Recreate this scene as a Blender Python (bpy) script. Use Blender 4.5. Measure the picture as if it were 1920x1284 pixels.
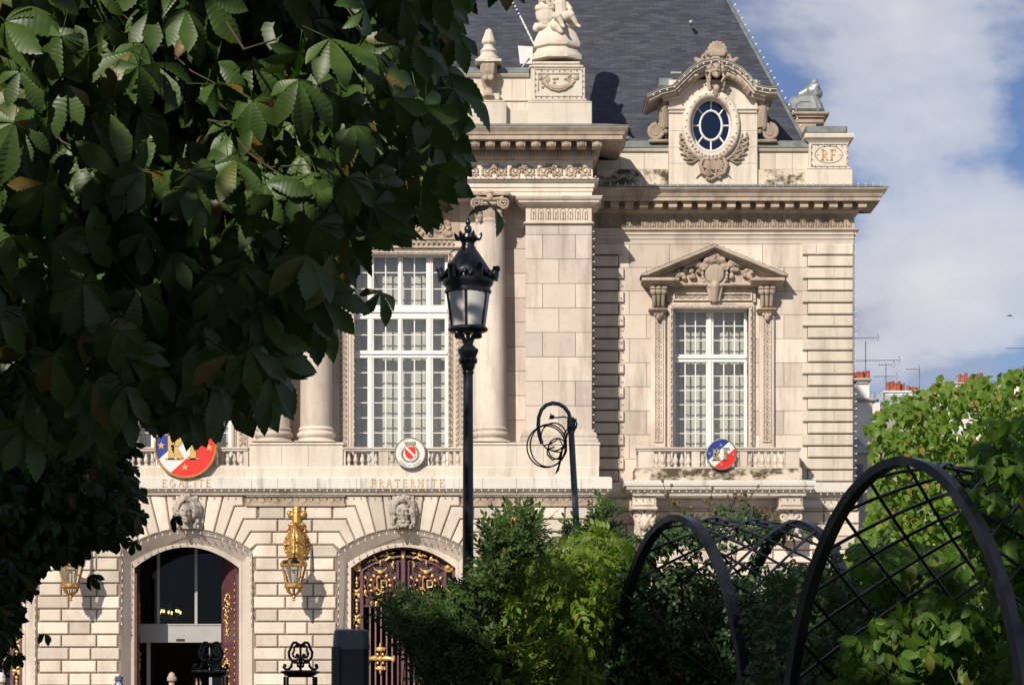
import bpy, bmesh, math, random
import numpy as np
from mathutils import Vector, Matrix, Euler
random.seed(7); rng = np.random.default_rng(7)
R = math.radians
for o in list(bpy.data.objects): bpy.data.objects.remove(o)
SC = bpy.context.scene; COL = SC.collection
# ---------------------------------------------------------------- camera, sky, sun, exposure
F = 4200.0; CZ = 1.6; HY = 1275.0; CX = 960.0        # focal length in photo pixels, eye height, horizon row, centre column
cam = bpy.data.cameras.new('camera'); camo = bpy.data.objects.new('camera', cam); COL.objects.link(camo)
cam.sensor_width = 36; cam.lens = F/1920*36; cam.shift_y = (HY-642)/1920; cam.clip_start = .1; cam.clip_end = 3000
camo.location = (0, 0, CZ); camo.rotation_euler = (R(90), 0, 0); SC.camera = camo
SUND = Vector((.50, 1.0, -.68)).normalized()          # the way the sunlight travels
SKY_STRENGTH = .066; SUN_STRENGTH = 4.6
sun = bpy.data.lights.new('sun', 'SUN'); suno = bpy.data.objects.new('sun', sun); COL.objects.link(suno)
sun.energy = SUN_STRENGTH; sun.angle = R(.5); sun.color = (1, .915, .81)
suno.rotation_euler = SUND.to_track_quat('-Z', 'Y').to_euler(); suno.location = (-20, -40, 40)
SC.view_settings.view_transform = 'Standard'; SC.view_settings.look = 'None'; SC.view_settings.gamma = 1
SC.view_settings.use_curve_mapping = False; SC.view_settings.exposure = .22

def N(nt, typ, inp=None, **kw):
    n = nt.nodes.new(typ)
    for k, v in kw.items(): setattr(n, k, v)
    for k, v in (inp or {}).items():
        if isinstance(v, tuple) and len(v) == 2 and hasattr(v[0], 'outputs'): nt.links.new(v[0].outputs[v[1]], n.inputs[k])
        elif hasattr(v, 'outputs'): nt.links.new(v.outputs[0], n.inputs[k])
        else: n.inputs[k].default_value = v
    return n
def ramp(nt, src, stops, interp='LINEAR'):
    n = nt.nodes.new('ShaderNodeValToRGB'); nt.links.new(src[0].outputs[src[1]] if isinstance(src, tuple) else src.outputs[0], n.inputs[0])
    n.color_ramp.interpolation = interp
    e = n.color_ramp.elements
    while len(e) < len(stops): e.new(.5)
    for el, (p, c) in zip(e, stops):
        el.position = p; el.color = (c, c, c, 1) if not isinstance(c, tuple) else (c+(1,))[:4]
    return n
def mixc(nt, fac, a, b, mode='MIX'):
    n = nt.nodes.new('ShaderNodeMix'); n.data_type = 'RGBA'; n.blend_type = mode
    for s, v in ((n.inputs[0], fac), (n.inputs[6], a), (n.inputs[7], b)):
        if isinstance(v, tuple) and hasattr(v[0], 'outputs'): nt.links.new(v[0].outputs[v[1]], s)
        elif hasattr(v, 'outputs'): nt.links.new(v.outputs[2] if v.bl_idname == 'ShaderNodeMix' else v.outputs[0], s)
        elif isinstance(v, (tuple, list)): s.default_value = tuple(v)+(1,) if len(v) == 3 else v
        else: s.default_value = v
    return n

W = bpy.data.worlds.new('World'); SC.world = W; W.use_nodes = True
nt = W.node_tree; nt.nodes.clear()
sky = N(nt, 'ShaderNodeTexSky', sky_type='NISHITA', sun_disc=False, sun_elevation=math.asin(-SUND.z), sun_rotation=math.atan2(-SUND.x, -SUND.y),
        altitude=300, air_density=1.0, dust_density=.3, ozone_density=3.0)
tc = N(nt, 'ShaderNodeTexCoord')
sep = N(nt, 'ShaderNodeSeparateXYZ', {0: (tc, 'Generated')})
# clouds: a layer of wide grey banks and smaller white heaps, the same all round the sky
mp = N(nt, 'ShaderNodeMapping', {0: (tc, 'Generated'), 'Location': (3.06, .70, .153), 'Scale': (1, 1, 1.8)})
n1 = N(nt, 'ShaderNodeTexNoise', {'Vector': mp, 'Scale': 3.0, 'Detail': 9, 'Roughness': .52, 'Distortion': .35})
n2 = N(nt, 'ShaderNodeTexNoise', {'Vector': mp, 'Scale': 6.0, 'Detail': 10, 'Roughness': .54, 'Distortion': .2})
c1 = ramp(nt, n1, [(.42, 0.), (.64, .85)]); c2 = ramp(nt, n2, [(.50, 0.), (.57, .5), (.80, 1.)])
blue = mixc(nt, 1., (sky, 0), (.70, .78, 1.0), 'MULTIPLY')
warm = mixc(nt, c1, blue, (5.3, 5.6, 6.8)); both = mixc(nt, c2, warm, (10.4, 10.4, 10.6))
bg = N(nt, 'ShaderNodeBackground', {'Color': (both, 2), 'Strength': SKY_STRENGTH})
out = N(nt, 'ShaderNodeOutputWorld', {0: bg})

# ---------------------------------------------------------------- helpers
def X(px, Y): return (px-CX)*Y/F
def Z(py, Y): return CZ+(HY-py)*Y/F
def P(px, py, Y): return Vector((X(px, Y), Y, Z(py, Y)))
def inset(pts, d):
    n = len(pts); A = sum(pts[i][0]*pts[(i+1) % n][1]-pts[(i+1) % n][0]*pts[i][1] for i in range(n))
    s = 1 if A > 0 else -1; out = []
    for i in range(n):
        p0, p1, p2 = pts[i-1], pts[i], pts[(i+1) % n]
        def nr(a, b):
            dx, dz = b[0]-a[0], b[1]-a[1]; l = math.hypot(dx, dz) or 1e-9
            return (-dz/l*s, dx/l*s)
        a, b = nr(p0, p1), nr(p1, p2); k = max(.3, 1+a[0]*b[0]+a[1]*b[1])
        out.append((p1[0]+(a[0]+b[0])/k*d, p1[1]+(a[1]+b[1])/k*d))
    return out
class M:
    def __init__(s): s.v = []; s.f = []
    def add(s, vs, fs):
        b = len(s.v); s.v += [tuple(v) for v in vs]; s.f += [tuple(i+b for i in f) for f in fs]; return s
    def box(s, x0, x1, y0, y1, z0, z1):
        return s.add([(x0,y0,z0),(x1,y0,z0),(x1,y1,z0),(x0,y1,z0),(x0,y0,z1),(x1,y0,z1),(x1,y1,z1),(x0,y1,z1)],
                     [(0,3,2,1),(4,5,6,7),(0,1,5,4),(1,2,6,5),(2,3,7,6),(3,0,4,7)])
    def prism(s, pts, yf, yb, ch=0):
        n = len(pts)
        if sum(pts[i][0]*pts[(i+1) % n][1]-pts[(i+1) % n][0]*pts[i][1] for i in range(n)) < 0: pts = pts[::-1]
        rings = [(inset(pts, ch), yf), (pts, yf+ch), (pts, yb)] if ch else [(pts, yf), (pts, yb)]
        vs = [(p[0], y, p[1]) for ps, y in rings for p in ps]; fs = [tuple(range(n))]
        for k in range(len(rings)-1):
            for i in range(n): j = (i+1) % n; fs.append((k*n+j, k*n+i, (k+1)*n+i, (k+1)*n+j))
        fs.append(tuple(reversed(range((len(rings)-1)*n, len(rings)*n))))
        return s.add(vs, fs)
    def pb(s, x0, x1, y0, y1, Yf, Yb, ch=0):            # a block given by its photo extent on the plane Y = Yf
        return s.prism([(X(x0,Yf), Z(y1,Yf)), (X(x1,Yf), Z(y1,Yf)), (X(x1,Yf), Z(y0,Yf)), (X(x0,Yf), Z(y0,Yf))], Yf, Yb, ch)
    def pp(s, pts, Yf, Yb, ch=0): return s.prism([(X(a,Yf), Z(b,Yf)) for a, b in pts], Yf, Yb, ch)
    def lathe(s, prof, c=(0,0,0), seg=16, sx=1, sy=1, rot=0):
        vs = []; fs = []; n = len(prof)
        for r, z in prof:
            for k in range(seg):
                a = 2*math.pi*k/seg+rot; vs.append((c[0]+math.cos(a)*r*sx, c[1]+math.sin(a)*r*sy, c[2]+z))
        for i in range(n-1):
            for k in range(seg): j = (k+1) % seg; fs.append((i*seg+k, i*seg+j, (i+1)*seg+j, (i+1)*seg+k))
        fs.append(tuple(reversed(range(seg)))); fs.append(tuple(range((n-1)*seg, n*seg)))
        return s.add(vs, fs)
    def tube(s, pts, r, seg=6, closed=False, flat=None):
        pts = [Vector(p) for p in pts]; n = len(pts)
        if n < 2: return s
        rs = r if isinstance(r, (list, tuple)) else [r]*n
        vs = []; fs = []; up = None
        for i in range(n):
            a = pts[i-1] if (i > 0 or closed) else pts[i]; b = pts[(i+1) % n] if (i < n-1 or closed) else pts[i]
            t = (b-a).normalized() if (b-a).length > 1e-9 else Vector((0,0,1))
            if up is None: up = t.orthogonal().normalized() if flat is None else Vector(flat)
            u = (up-t*up.dot(t)); u = u.normalized() if u.length > 1e-6 else t.orthogonal().normalized(); w = t.cross(u)
            if flat is None: up = u
            for k in range(seg):
                an = 2*math.pi*(k+.5)/seg; vs.append(pts[i]+u*math.cos(an)*rs[i]+w*math.sin(an)*rs[i])
        for i in range(n if closed else n-1):
            j = (i+1) % n
            for k in range(seg): l = (k+1) % seg; fs.append((i*seg+k, i*seg+l, j*seg+l, j*seg+k))
        if not closed: fs.append(tuple(reversed(range(seg)))); fs.append(tuple(range((n-1)*seg, n*seg)))
        return s.add(vs, fs)
    def strap(s, pts, wdir, w, h, closed=False):          # a flat bar: width w along wdir, thickness h across
        pts = [Vector(p) for p in pts]; n = len(pts); wd = Vector(wdir).normalized(); vs = []; fs = []
        for i in range(n):
            a = pts[max(0, i-1)]; b = pts[min(n-1, i+1)]; t = (b-a).normalized(); q = t.cross(wd).normalized()
            for su, sv in ((-1,-1),(1,-1),(1,1),(-1,1)): vs.append(pts[i]+wd*su*w/2+q*sv*h/2)
        for i in range(n-1):
            for k in range(4): l = (k+1) % 4; fs.append((i*4+k, i*4+l, i*4+4+l, i*4+4+k))
        fs += [(3,2,1,0), tuple(range(n*4-4, n*4))]
        return s.add(vs, fs)
    def ell(s, c, r, seg=10, rings=6, rot=None):
        c = Vector(c); r = (r,)*3 if not isinstance(r, (tuple, list)) else r; vs = [(0,0,-1)]; fs = []
        for i in range(1, rings):
            p = -math.pi/2+math.pi*i/rings
            for k in range(seg): a = 2*math.pi*k/seg; vs.append((math.cos(p)*math.cos(a), math.cos(p)*math.sin(a), math.sin(p)))
        vs.append((0,0,1)); t = len(vs)-1
        for k in range(seg):
            l = (k+1) % seg; fs.append((0, 1+l, 1+k)); fs.append((t, t-seg+k, t-seg+l))
            for i in range(rings-2): a = 1+i*seg; fs.append((a+k, a+l, a+seg+l, a+seg+k))
        o = []
        for v in vs:
            q = Vector((v[0]*r[0], v[1]*r[1], v[2]*r[2]))
            if rot is not None: q = rot @ q
            o.append(q+c)
        return s.add(o, fs)
    def cap(s, a, b, ra, rb, seg=10):                     # a tapered capsule between two points
        a, b = Vector(a), Vector(b); t = (b-a); L = t.length or 1e-6; t = t/L; pts = []; rs = []
        for k in range(5): an = math.pi/2*(1-k/4); pts.append(a-t*ra*math.sin(an)); rs.append(max(1e-3, ra*math.cos(an)))
        for k in range(5): an = math.pi/2*k/4; pts.append(b+t*rb*math.sin(an)); rs.append(max(1e-3, rb*math.cos(an)))
        return s.tube(pts, rs, seg)
    def cornice(s, prof, x0, x1, Yf, Yb, left=True, right=True):  # prof: (projection in m, photo row); mitred returns at the ends
        vs = []; fs = []; n = len(prof); xl = X(x0, Yf); xr = X(x1, Yf)
        for p, py in prof:
            y = Yf-p; z = Z(py, y); a = xl-(p if left else 0); b = xr+(p if right else 0)
            vs += [(a, Yb, z), (a, y, z), (b, y, z), (b, Yb, z)]
        for i in range(n-1):
            for k in range(3): fs.append((i*4+k, i*4+k+4, i*4+k+5, i*4+k+1))
            fs.append((i*4+3, i*4+7, i*4+4, i*4))
        fs += [(0,1,2,3), tuple(n*4-k for k in (1,2,3,4))]
        return s.add(vs, fs)
    def scroll(s, c, r, turns=1.6, a0=0, sgn=1, th=.02, seg=5, per=12, grow=None, ay=(0,)):
        pts = []; n = int(turns*per)+1                     # a spiral in the plane of a facade
        for i in range(n):
            t = i/(n-1); rr = r*(1-.86*t); a = a0+sgn*2*math.pi*turns*t
            pts.append((c[0]+rr*math.cos(a), c[1]-ay[0]*t, c[2]+rr*math.sin(a)))
        return s.tube(pts, [th*(1-.35*i/(n-1)) for i in range(n)], seg)
    def mesh(s, name):
        me = bpy.data.meshes.new(name); me.from_pydata([tuple(v) for v in s.v], [], s.f); me.update(); return me
def smooth(me, on=True, angle=None):
    me.polygons.foreach_set('use_smooth', [on]*len(me.polygons))
    if angle is not None: me.set_sharp_from_angle(angle=angle)
    return me
def thing(name, label, cat, loc=(0,0,0), group=None, rz=0):
    o = bpy.data.objects.new(name, None); COL.objects.link(o); o.location = loc; o.rotation_euler = (0,0,rz); o.empty_display_size = .2
    o['label'] = label; o['category'] = cat
    if group: o['group'] = group
    return o
def obj(name, m, mat, parent=None, sm=None, local=False, kind=None, loc=None):
    me = m if isinstance(m, bpy.types.Mesh) else m.mesh(name)
    if sm is not None: smooth(me, True, R(sm))
    if mat and not me.materials: me.materials.append(mat)
    o = bpy.data.objects.new(name, me); COL.objects.link(o)
    if parent is not None:
        o.parent = parent
        if not local and parent.type == 'EMPTY': o.matrix_parent_inverse = Matrix.Translation(-Vector(parent.location))
    if loc is not None: o.location = loc
    if kind: o['kind'] = kind
    return o
def tag(o, label, cat, group=None, kind=None):
    o['label'] = label; o['category'] = cat
    if group: o['group'] = group
    return o
def struct(name, m, mat, **k): o = obj(name, m, mat, **k); o['kind'] = 'structure'; return o
def copy_tree(o, parent=None):
    c = o.copy(); COL.objects.link(c)
    if parent is not None:
        mpi = o.matrix_parent_inverse.copy(); c.parent = parent; c.matrix_parent_inverse = mpi
    for ch in list(o.children): copy_tree(ch, c)
    return c
def remesh(m, voxel, name='sculpture', it=3):            # many overlapping lumps become one carved surface
    me = m.mesh(name); o = bpy.data.objects.new(name, me); COL.objects.link(o)
    md = o.modifiers.new('r', 'REMESH'); md.mode = 'VOXEL'; md.voxel_size = voxel; md.use_smooth_shade = True
    if it: s = o.modifiers.new('s', 'SMOOTH'); s.iterations = it; s.factor = .4
    dg = bpy.context.evaluated_depsgraph_get(); res = bpy.data.meshes.new_from_object(o.evaluated_get(dg))
    bpy.data.objects.remove(o); bpy.data.meshes.remove(me); res.name = name; return smooth(res)
CACHE = {}
def block_mesh(w, h, d, ch, key='b'):                    # chamfered stone, shared between stones of one size; origin at centre of front face
    k = (key, round(w, 2), round(h, 2), round(d, 3), round(ch, 4))
    if k not in CACHE:
        CACHE[k] = M().prism([(-w/2,-h/2),(w/2,-h/2),(w/2,h/2),(-w/2,h/2)], 0, d, ch).mesh('stone')
    return CACHE[k]
def stone(name, x0, x1, y0, y1, Yf, parent, mat, ch=.02, gap=.012, d=.2):
    w = (x1-x0)*Yf/F-gap; h = (y1-y0)*Yf/F-gap
    if w < .04 or h < .04: return None
    jz = random.uniform(-.002, .002)
    return obj(name, block_mesh(w, h, d, ch, mat.name), mat, parent, loc=(X((x0+x1)/2, Yf), Yf+jz, Z((y0+y1)/2, Yf)))

# ---------------------------------------------------------------- materials
def newmat(name):
    m = bpy.data.materials.new(name); m.use_nodes = True; m.node_tree.nodes.clear(); return m, m.node_tree
def finish(nt, bsdf): N(nt, 'ShaderNodeOutputMaterial', {0: bsdf})
def simple(name, col, rough=.5, metal=0, var=.12, scale=8, bump=.0, spec=.5, coat=0):
    m, nt = newmat(name); g = N(nt, 'ShaderNodeNewGeometry')
    n = N(nt, 'ShaderNodeTexNoise', {'Vector': (g, 'Position'), 'Scale': scale, 'Detail': 5, 'Roughness': .6})
    rp = ramp(nt, n, [(.3, 1-var), (.7, 1+var)])
    c = mixc(nt, 1., col, (rp, 0), 'MULTIPLY')
    rr = N(nt, 'ShaderNodeMapRange', {0: (n, 0), 3: max(.03, rough-.1), 4: min(1, rough+.12)})
    b = N(nt, 'ShaderNodeBsdfPrincipled', {'Base Color': (c, 2), 'Roughness': (rr, 0), 'Metallic': metal, 'Specular IOR Level': spec, 'Coat Weight': coat})
    if bump: nt.links.new(N(nt, 'ShaderNodeBump', {'Height': (n, 0), 'Strength': bump, 'Distance': .02}).outputs[0], b.inputs['Normal'])
    finish(nt, b); return m
def stonemat(name, a, b, stain=(.16,.12,.09), amt=.5, blk=.10, bump=.35, lo=.52, hi=.72, grime=.0, streak=(2.6,2.6,.28)):
    m, nt = newmat(name); g = N(nt, 'ShaderNodeNewGeometry'); oi = N(nt, 'ShaderNodeObjectInfo')
    big = N(nt, 'ShaderNodeTexNoise', {'Vector': (g, 'Position'), 'Scale': .7, 'Detail': 7, 'Roughness': .62})
    c = mixc(nt, (ramp(nt, big, [(.32, 0.), (.68, 1.)]), 0), a, b)
    rv = N(nt, 'ShaderNodeMapRange', {0: (oi, 'Random'), 3: 1-blk, 4: 1+blk*.6})
    cb = N(nt, 'ShaderNodeCombineColor', {0: (rv, 0), 1: (rv, 0), 2: (rv, 0)})
    c = mixc(nt, 1., c, (cb, 0), 'MULTIPLY')
    mp = N(nt, 'ShaderNodeMapping', {0: (g, 'Position'), 'Scale': streak})
    st = N(nt, 'ShaderNodeTexNoise', {'Vector': mp, 'Scale': 1.0, 'Detail': 8, 'Roughness': .68})
    sf = N(nt, 'ShaderNodeMath', {0: (ramp(nt, st, [(lo, 0.), (hi, 1.)]), 0), 1: amt}, operation='MULTIPLY')
    c = mixc(nt, (sf, 0), c, stain)
    sp = N(nt, 'ShaderNodeTexNoise', {'Vector': (g, 'Position'), 'Scale': 5.5, 'Detail': 8, 'Roughness': .7})
    pf = N(nt, 'ShaderNodeMath', {0: (ramp(nt, sp, [(.58, 0.), (.74, 1.)]), 0), 1: .35*amt+grime}, operation='MULTIPLY')
    c = mixc(nt, (pf, 0), c, tuple(x*.6 for x in stain))
    fn = N(nt, 'ShaderNodeTexNoise', {'Vector': (g, 'Position'), 'Scale': 26, 'Detail': 6, 'Roughness': .7})
    c = mixc(nt, 1., c, (ramp(nt, fn, [(.25, .90), (.75, 1.07)]), 0), 'MULTIPLY')
    bs = N(nt, 'ShaderNodeBsdfPrincipled', {'Base Color': (c, 2), 'Roughness': .88, 'Specular IOR Level': .2})
    nt.links.new(N(nt, 'ShaderNodeBump', {'Height': (fn, 0), 'Strength': bump, 'Distance': .03}).outputs[0], bs.inputs['Normal'])
    finish(nt, bs); return m
STONE = stonemat('limestone', (.65,.566,.478), (.55,.468,.39), amt=.6, stain=(.24,.195,.155), lo=.49, hi=.70, blk=.20, streak=(1.8,1.8,.30))
STONE_G = stonemat('limestone_rusticated', (.66,.583,.49), (.57,.488,.40), amt=.5, grime=.08, blk=.24, stain=(.30,.225,.165), lo=.50, hi=.74, streak=(1.5,1.5,.8))
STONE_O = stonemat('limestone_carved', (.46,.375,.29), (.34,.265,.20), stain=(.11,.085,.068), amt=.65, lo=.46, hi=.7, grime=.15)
STONE_P = stonemat('limestone_pale', (.65,.58,.485), (.56,.485,.395), amt=.45, stain=(.22,.19,.15), lo=.48, hi=.7)
STONE_M = stonemat('limestone_mossy', (.64,.56,.45), (.54,.455,.35), stain=(.055,.040,.020), amt=.95, lo=.465, hi=.56, grime=.3, streak=(1.1,1.1,1.6))
STONE_F = stonemat('limestone_fascia', (.67,.63,.565), (.58,.535,.47), amt=.75, stain=(.20,.18,.155), lo=.54, hi=.68)
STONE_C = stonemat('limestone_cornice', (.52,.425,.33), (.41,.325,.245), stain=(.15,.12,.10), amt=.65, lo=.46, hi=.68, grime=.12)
JOINT = stonemat('joint_mortar', (.27,.20,.15), (.21,.155,.115), amt=.3)
CARV = stonemat('mask_stone', (.54,.48,.41), (.38,.33,.275), stain=(.085,.07,.058), amt=.75, lo=.45, hi=.65, grime=.2)
WHITE = simple('white_paint', (.68,.665,.63), .45, var=.06, scale=3)
def slate():
    m, nt = newmat('slate'); g = N(nt, 'ShaderNodeNewGeometry'); sp = N(nt, 'ShaderNodeSeparateXYZ', {0: (g, 'Position')})
    cb = N(nt, 'ShaderNodeCombineXYZ', {0: (sp, 0), 1: (sp, 2), 2: 0.})
    br = N(nt, 'ShaderNodeTexBrick', {'Vector': cb, 'Color1': (.0,.0,.0,1), 'Color2': (1,1,1,1), 'Mortar': (.0,.0,.0,1), 'Scale': 1.0, 'Mortar Size': .004, 'Mortar Smooth': .3, 'Bias': 0., 'Brick Width': .34, 'Row Height': .075})
    pv = N(nt, 'ShaderNodeTexNoise', {'Vector': N(nt, 'ShaderNodeMapping', {0: cb, 'Scale': (.45, 1.6, 1)}), 'Scale': 2.2, 'Detail': 6, 'Roughness': .62})
    c = ramp(nt, br, [(0., (.033,.036,.050)), (.5, (.041,.045,.062)), (1., (.057,.061,.081))])
    c = mixc(nt, 1., (c, 0), (ramp(nt, pv, [(.3, .66), (.5, .95), (.72, 1.42)]), 0), 'MULTIPLY')
    c = mixc(nt, (br, 1), c, (.026,.026,.032))
    rr = N(nt, 'ShaderNodeMapRange', {0: (br, 0), 3: .42, 4: .62})
    bs = N(nt, 'ShaderNodeBsdfPrincipled', {'Base Color': (c, 2), 'Roughness': (rr, 0), 'Specular IOR Level': .35})
    nt.links.new(N(nt, 'ShaderNodeBump', {'Height': (br, 0), 'Strength': .5, 'Distance': .02}).outputs[0], bs.inputs['Normal'])
    finish(nt, bs); return m
SLATE = slate()
ZINC = simple('zinc', (.30,.32,.32), .45, .55, var=.25, scale=2.5, bump=.1)
LEAD = simple('lead_flashing', (.17,.19,.18), .6, .2, var=.35, scale=3, bump=.2)
GOLD = simple('gilding', (.46,.275,.085), .44, .72, var=.7, scale=18, bump=.6)
GOLDG = simple('gate_gilding', (.62,.40,.14), .42, .45, var=.4, scale=16, bump=.4)
GOLDP = simple('gold_paint', (.48,.31,.10), .45, .4, var=.15, scale=14)
PURP = simple('aubergine_paint', (.105,.042,.046), .42, .0, var=.2, scale=6)
PINKBAR = simple('mauve_paint', (.24,.125,.12), .45, var=.15, scale=6)
IRON = simple('black_iron', (.011,.011,.014), .38, .0, var=.3, scale=20, bump=.15)
LAMPBLK = simple('lamp_black_paint', (.012,.013,.019), .28, .0, var=.25, scale=12, bump=.08)
POST = simple('grey_blue_paint', (.10,.115,.14), .42, .1, var=.25, scale=9, bump=.1)
PERG = simple('pergola_paint', (.010,.011,.016), .26, .0, var=.35, scale=10, bump=.08, spec=.45)
RUBBER = simple('black_rubber', (.018,.018,.02), .6, var=.2)
TERM = simple('anthracite_plastic', (.055,.058,.068), .42, var=.12, scale=5, bump=.06)
TERMT = simple('grey_plastic_lid', (.15,.16,.19), .38, var=.12, scale=5, bump=.06)
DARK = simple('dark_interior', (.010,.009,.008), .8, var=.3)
CURT = simple('cream_curtain', (.56,.53,.46), .9, var=.06, scale=2)
BULB = simple('white_bulb', (.62,.60,.55), .3, var=.03)
CABLE = simple('dark_cable', (.05,.04,.035), .6, var=.2)
TERRA = simple('terracotta', (.30,.075,.042), .8, var=.3, scale=3, bump=.2)
PLAST = stonemat('white_plaster', (.74,.72,.68), (.62,.60,.56), amt=.3)
GREYWALL = stonemat('grey_plaster', (.40,.37,.33), (.30,.28,.25), amt=.5)
BLUE = simple('enamel_blue', (.012,.03,.22), .35, var=.06); RED = simple('enamel_red', (.60,.018,.012), .35, var=.06); WENA = simple('enamel_white', (.60,.60,.57), .35, var=.05)
KHAKI = simple('bronze_letters', (.26,.225,.14), .5, .2, var=.12)
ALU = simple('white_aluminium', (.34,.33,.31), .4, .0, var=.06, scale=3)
STEEL = simple('galvanised_steel', (.28,.29,.30), .4, .7, var=.2)
BARK = simple('bark', (.045,.034,.026), .9, var=.4, scale=14, bump=.7)
TWIG = simple('twig', (.055,.038,.024), .8, var=.3, scale=20)
STEM = simple('green_stem', (.05,.055,.02), .7, var=.3, scale=20)
def glassmat(name, tint, refl=.10, rough=.02, ior=1.5):
    m, nt = newmat(name); t = N(nt, 'ShaderNodeBsdfTransparent', {0: tuple(tint)+(1,)}); g = N(nt, 'ShaderNodeBsdfGlossy', {'Color': (.9,.95,1,1), 'Roughness': rough})
    lw = N(nt, 'ShaderNodeFresnel', {'IOR': ior}); ad = N(nt, 'ShaderNodeMath', {0: (lw, 0), 1: refl}, operation='ADD')
    mx = N(nt, 'ShaderNodeMixShader', {0: (ad, 0), 1: t, 2: g}); finish(nt, mx); return m
GLASS = glassmat('window_glass', (.95,.955,.95), .0, ior=1.45)
GLASSD = glassmat('dark_glass', (.20,.21,.24), .0, ior=1.32)
GLASSO = glassmat('oval_glass', (.30,.36,.50), .05, ior=1.5)
GLASSL = glassmat('lantern_glass', (.80,.82,.80), .10)
def frost():
    m, nt = newmat('frosted_glass'); d = N(nt, 'ShaderNodeBsdfPrincipled', {'Base Color': (.72,.70,.67,1), 'Roughness': .5}); t = N(nt, 'ShaderNodeBsdfTranslucent', {0: (.75,.72,.68,1)})
    finish(nt, N(nt, 'ShaderNodeMixShader', {0: .25, 1: d, 2: t})); return m
FROST = frost()
def glow(name, col, s):
    m, nt = newmat(name); finish(nt, N(nt, 'ShaderNodeEmission', {0: tuple(col)+(1,), 1: s})); return m
LITBULB = glow('lit_bulb', (1,.62,.18), 40.)
def leafmat(name, a, b, yellow=None, rough=.42, trans=.35, yfrac=.04, tcol=None, spec=.28):
    m, nt = newmat(name); g = N(nt, 'ShaderNodeNewGeometry'); oi = N(nt, 'ShaderNodeObjectInfo')
    s = N(nt, 'ShaderNodeMath', {0: (g, 'Random Per Island'), 1: (oi, 'Random')}, operation='ADD'); fr = N(nt, 'ShaderNodeMath', {0: (s, 0)}, operation='FRACT')
    c = mixc(nt, (fr, 0), a, b)
    if yellow: c = mixc(nt, (ramp(nt, fr, [(1-yfrac-.02, 0.), (1-yfrac+.01, 1.)]), 0), c, yellow)
    n = N(nt, 'ShaderNodeTexNoise', {'Vector': (g, 'Position'), 'Scale': 22, 'Detail': 4})
    c = mixc(nt, 1., c, (ramp(nt, n, [(.3, .78), (.7, 1.18)]), 0), 'MULTIPLY')
    p = N(nt, 'ShaderNodeBsdfPrincipled', {'Base Color': (c, 2), 'Roughness': rough+.06, 'Specular IOR Level': spec})
    tcm = mixc(nt, 1., c, tcol or (1.5,1.9,.55), 'MULTIPLY')
    t = N(nt, 'ShaderNodeBsdfTranslucent', {0: (tcm, 2)})
    finish(nt, N(nt, 'ShaderNodeMixShader', {0: trans, 1: p, 2: t})); return m
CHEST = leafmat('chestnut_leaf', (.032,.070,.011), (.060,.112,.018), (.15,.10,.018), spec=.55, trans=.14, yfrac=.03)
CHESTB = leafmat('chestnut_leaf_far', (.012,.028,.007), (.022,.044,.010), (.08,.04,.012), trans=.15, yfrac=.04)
LINDEN = leafmat('linden_leaf', (.080,.160,.016), (.15,.22,.026), (.26,.20,.05), trans=.35, yfrac=.07)
WIST = leafmat('wisteria_leaf', (.10,.175,.012), (.165,.235,.022), (.26,.24,.05), trans=.4, yfrac=.04)
EVERG = leafmat('evergreen_leaf', (.026,.058,.012), (.052,.094,.018), (.09,.08,.02), trans=.15, rough=.38, yfrac=.03, spec=.16)
ROSE = leafmat('rose_leaf', (.028,.062,.022), (.050,.100,.030), (.16,.05,.03), trans=.25, rough=.38, yfrac=.02)
CREEP = leafmat('creeper_leaf', (.055,.125,.014), (.095,.170,.022), (.15,.16,.03), trans=.4, rough=.38, yfrac=.06)
FRUIT = simple('orange_fruit', (.55,.22,.06), .5, var=.1)
DRYHEAD = simple('dry_seed_head', (.13,.075,.035), .9, var=.3)
# ---------------------------------------------------------------- ground and streets (below the frame, but there)
YC, YB, YW = 69.0, 69.95, 71.0                            # central pavilion front, its bay wall behind the columns, the wing wall
ASPH = simple('asphalt', (.05,.05,.052), .9, var=.25, scale=3, bump=.2); PAVE = simple('paving', (.28,.26,.23), .85, var=.15, scale=2, bump=.15)
SOIL = simple('lawn_ground', (.045,.07,.025), .95, var=.35, scale=1.5, bump=.4); KERB = simple('granite_kerb', (.30,.29,.28), .8, var=.15)
def sheet(x0, x1, y0, y1, z): return M().add([(x0,y0,z),(x1,y0,z),(x1,y1,z),(x0,y1,z)], [(0,1,2,3)])
struct('ground', sheet(-1500, 1500, -600, 2200, -.13), simple('far_ground', (.16,.15,.14), .9, var=.2, scale=.05))
struct('lawn', sheet(-60, 60, -30, 40, -.004), SOIL)
struct('garden_path', sheet(-2.2, 1.0, -30, 40, .0), PAVE)
struct('road', sheet(-120, 120, 44, 56, -.12), ASPH)
struct('pavement', M().box(-120, 120, 56, 110, -.2, -.004), PAVE)
struct('garden_pavement', M().box(-120, 120, 40, 44, -.2, -.004), PAVE)
struct('kerb', M().box(-120, 120, 55.7, 56, -.2, -.008), KERB)

# ---------------------------------------------------------------- the town hall
HALL = thing('town_hall', 'cream limestone town hall with columns, slate roof and arched gilded gates', 'town hall', (X(756,YC), YC, 0))
BOT = 1275+1.6*F/YC
def part(name, m, mat, parent=HALL, **k): return obj(name, m, mat, parent, **k)
ARCHES = (-56, 350, 756)
def arc(c, half, spring, crown, n=14, a=-1, b=1):          # a flat arch curve in photo pixels
    return [(c+half*(a+(b-a)*i/n), crown+(spring-crown)*(a+(b-a)*i/n)**2) for i in range(n+1)]
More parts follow.
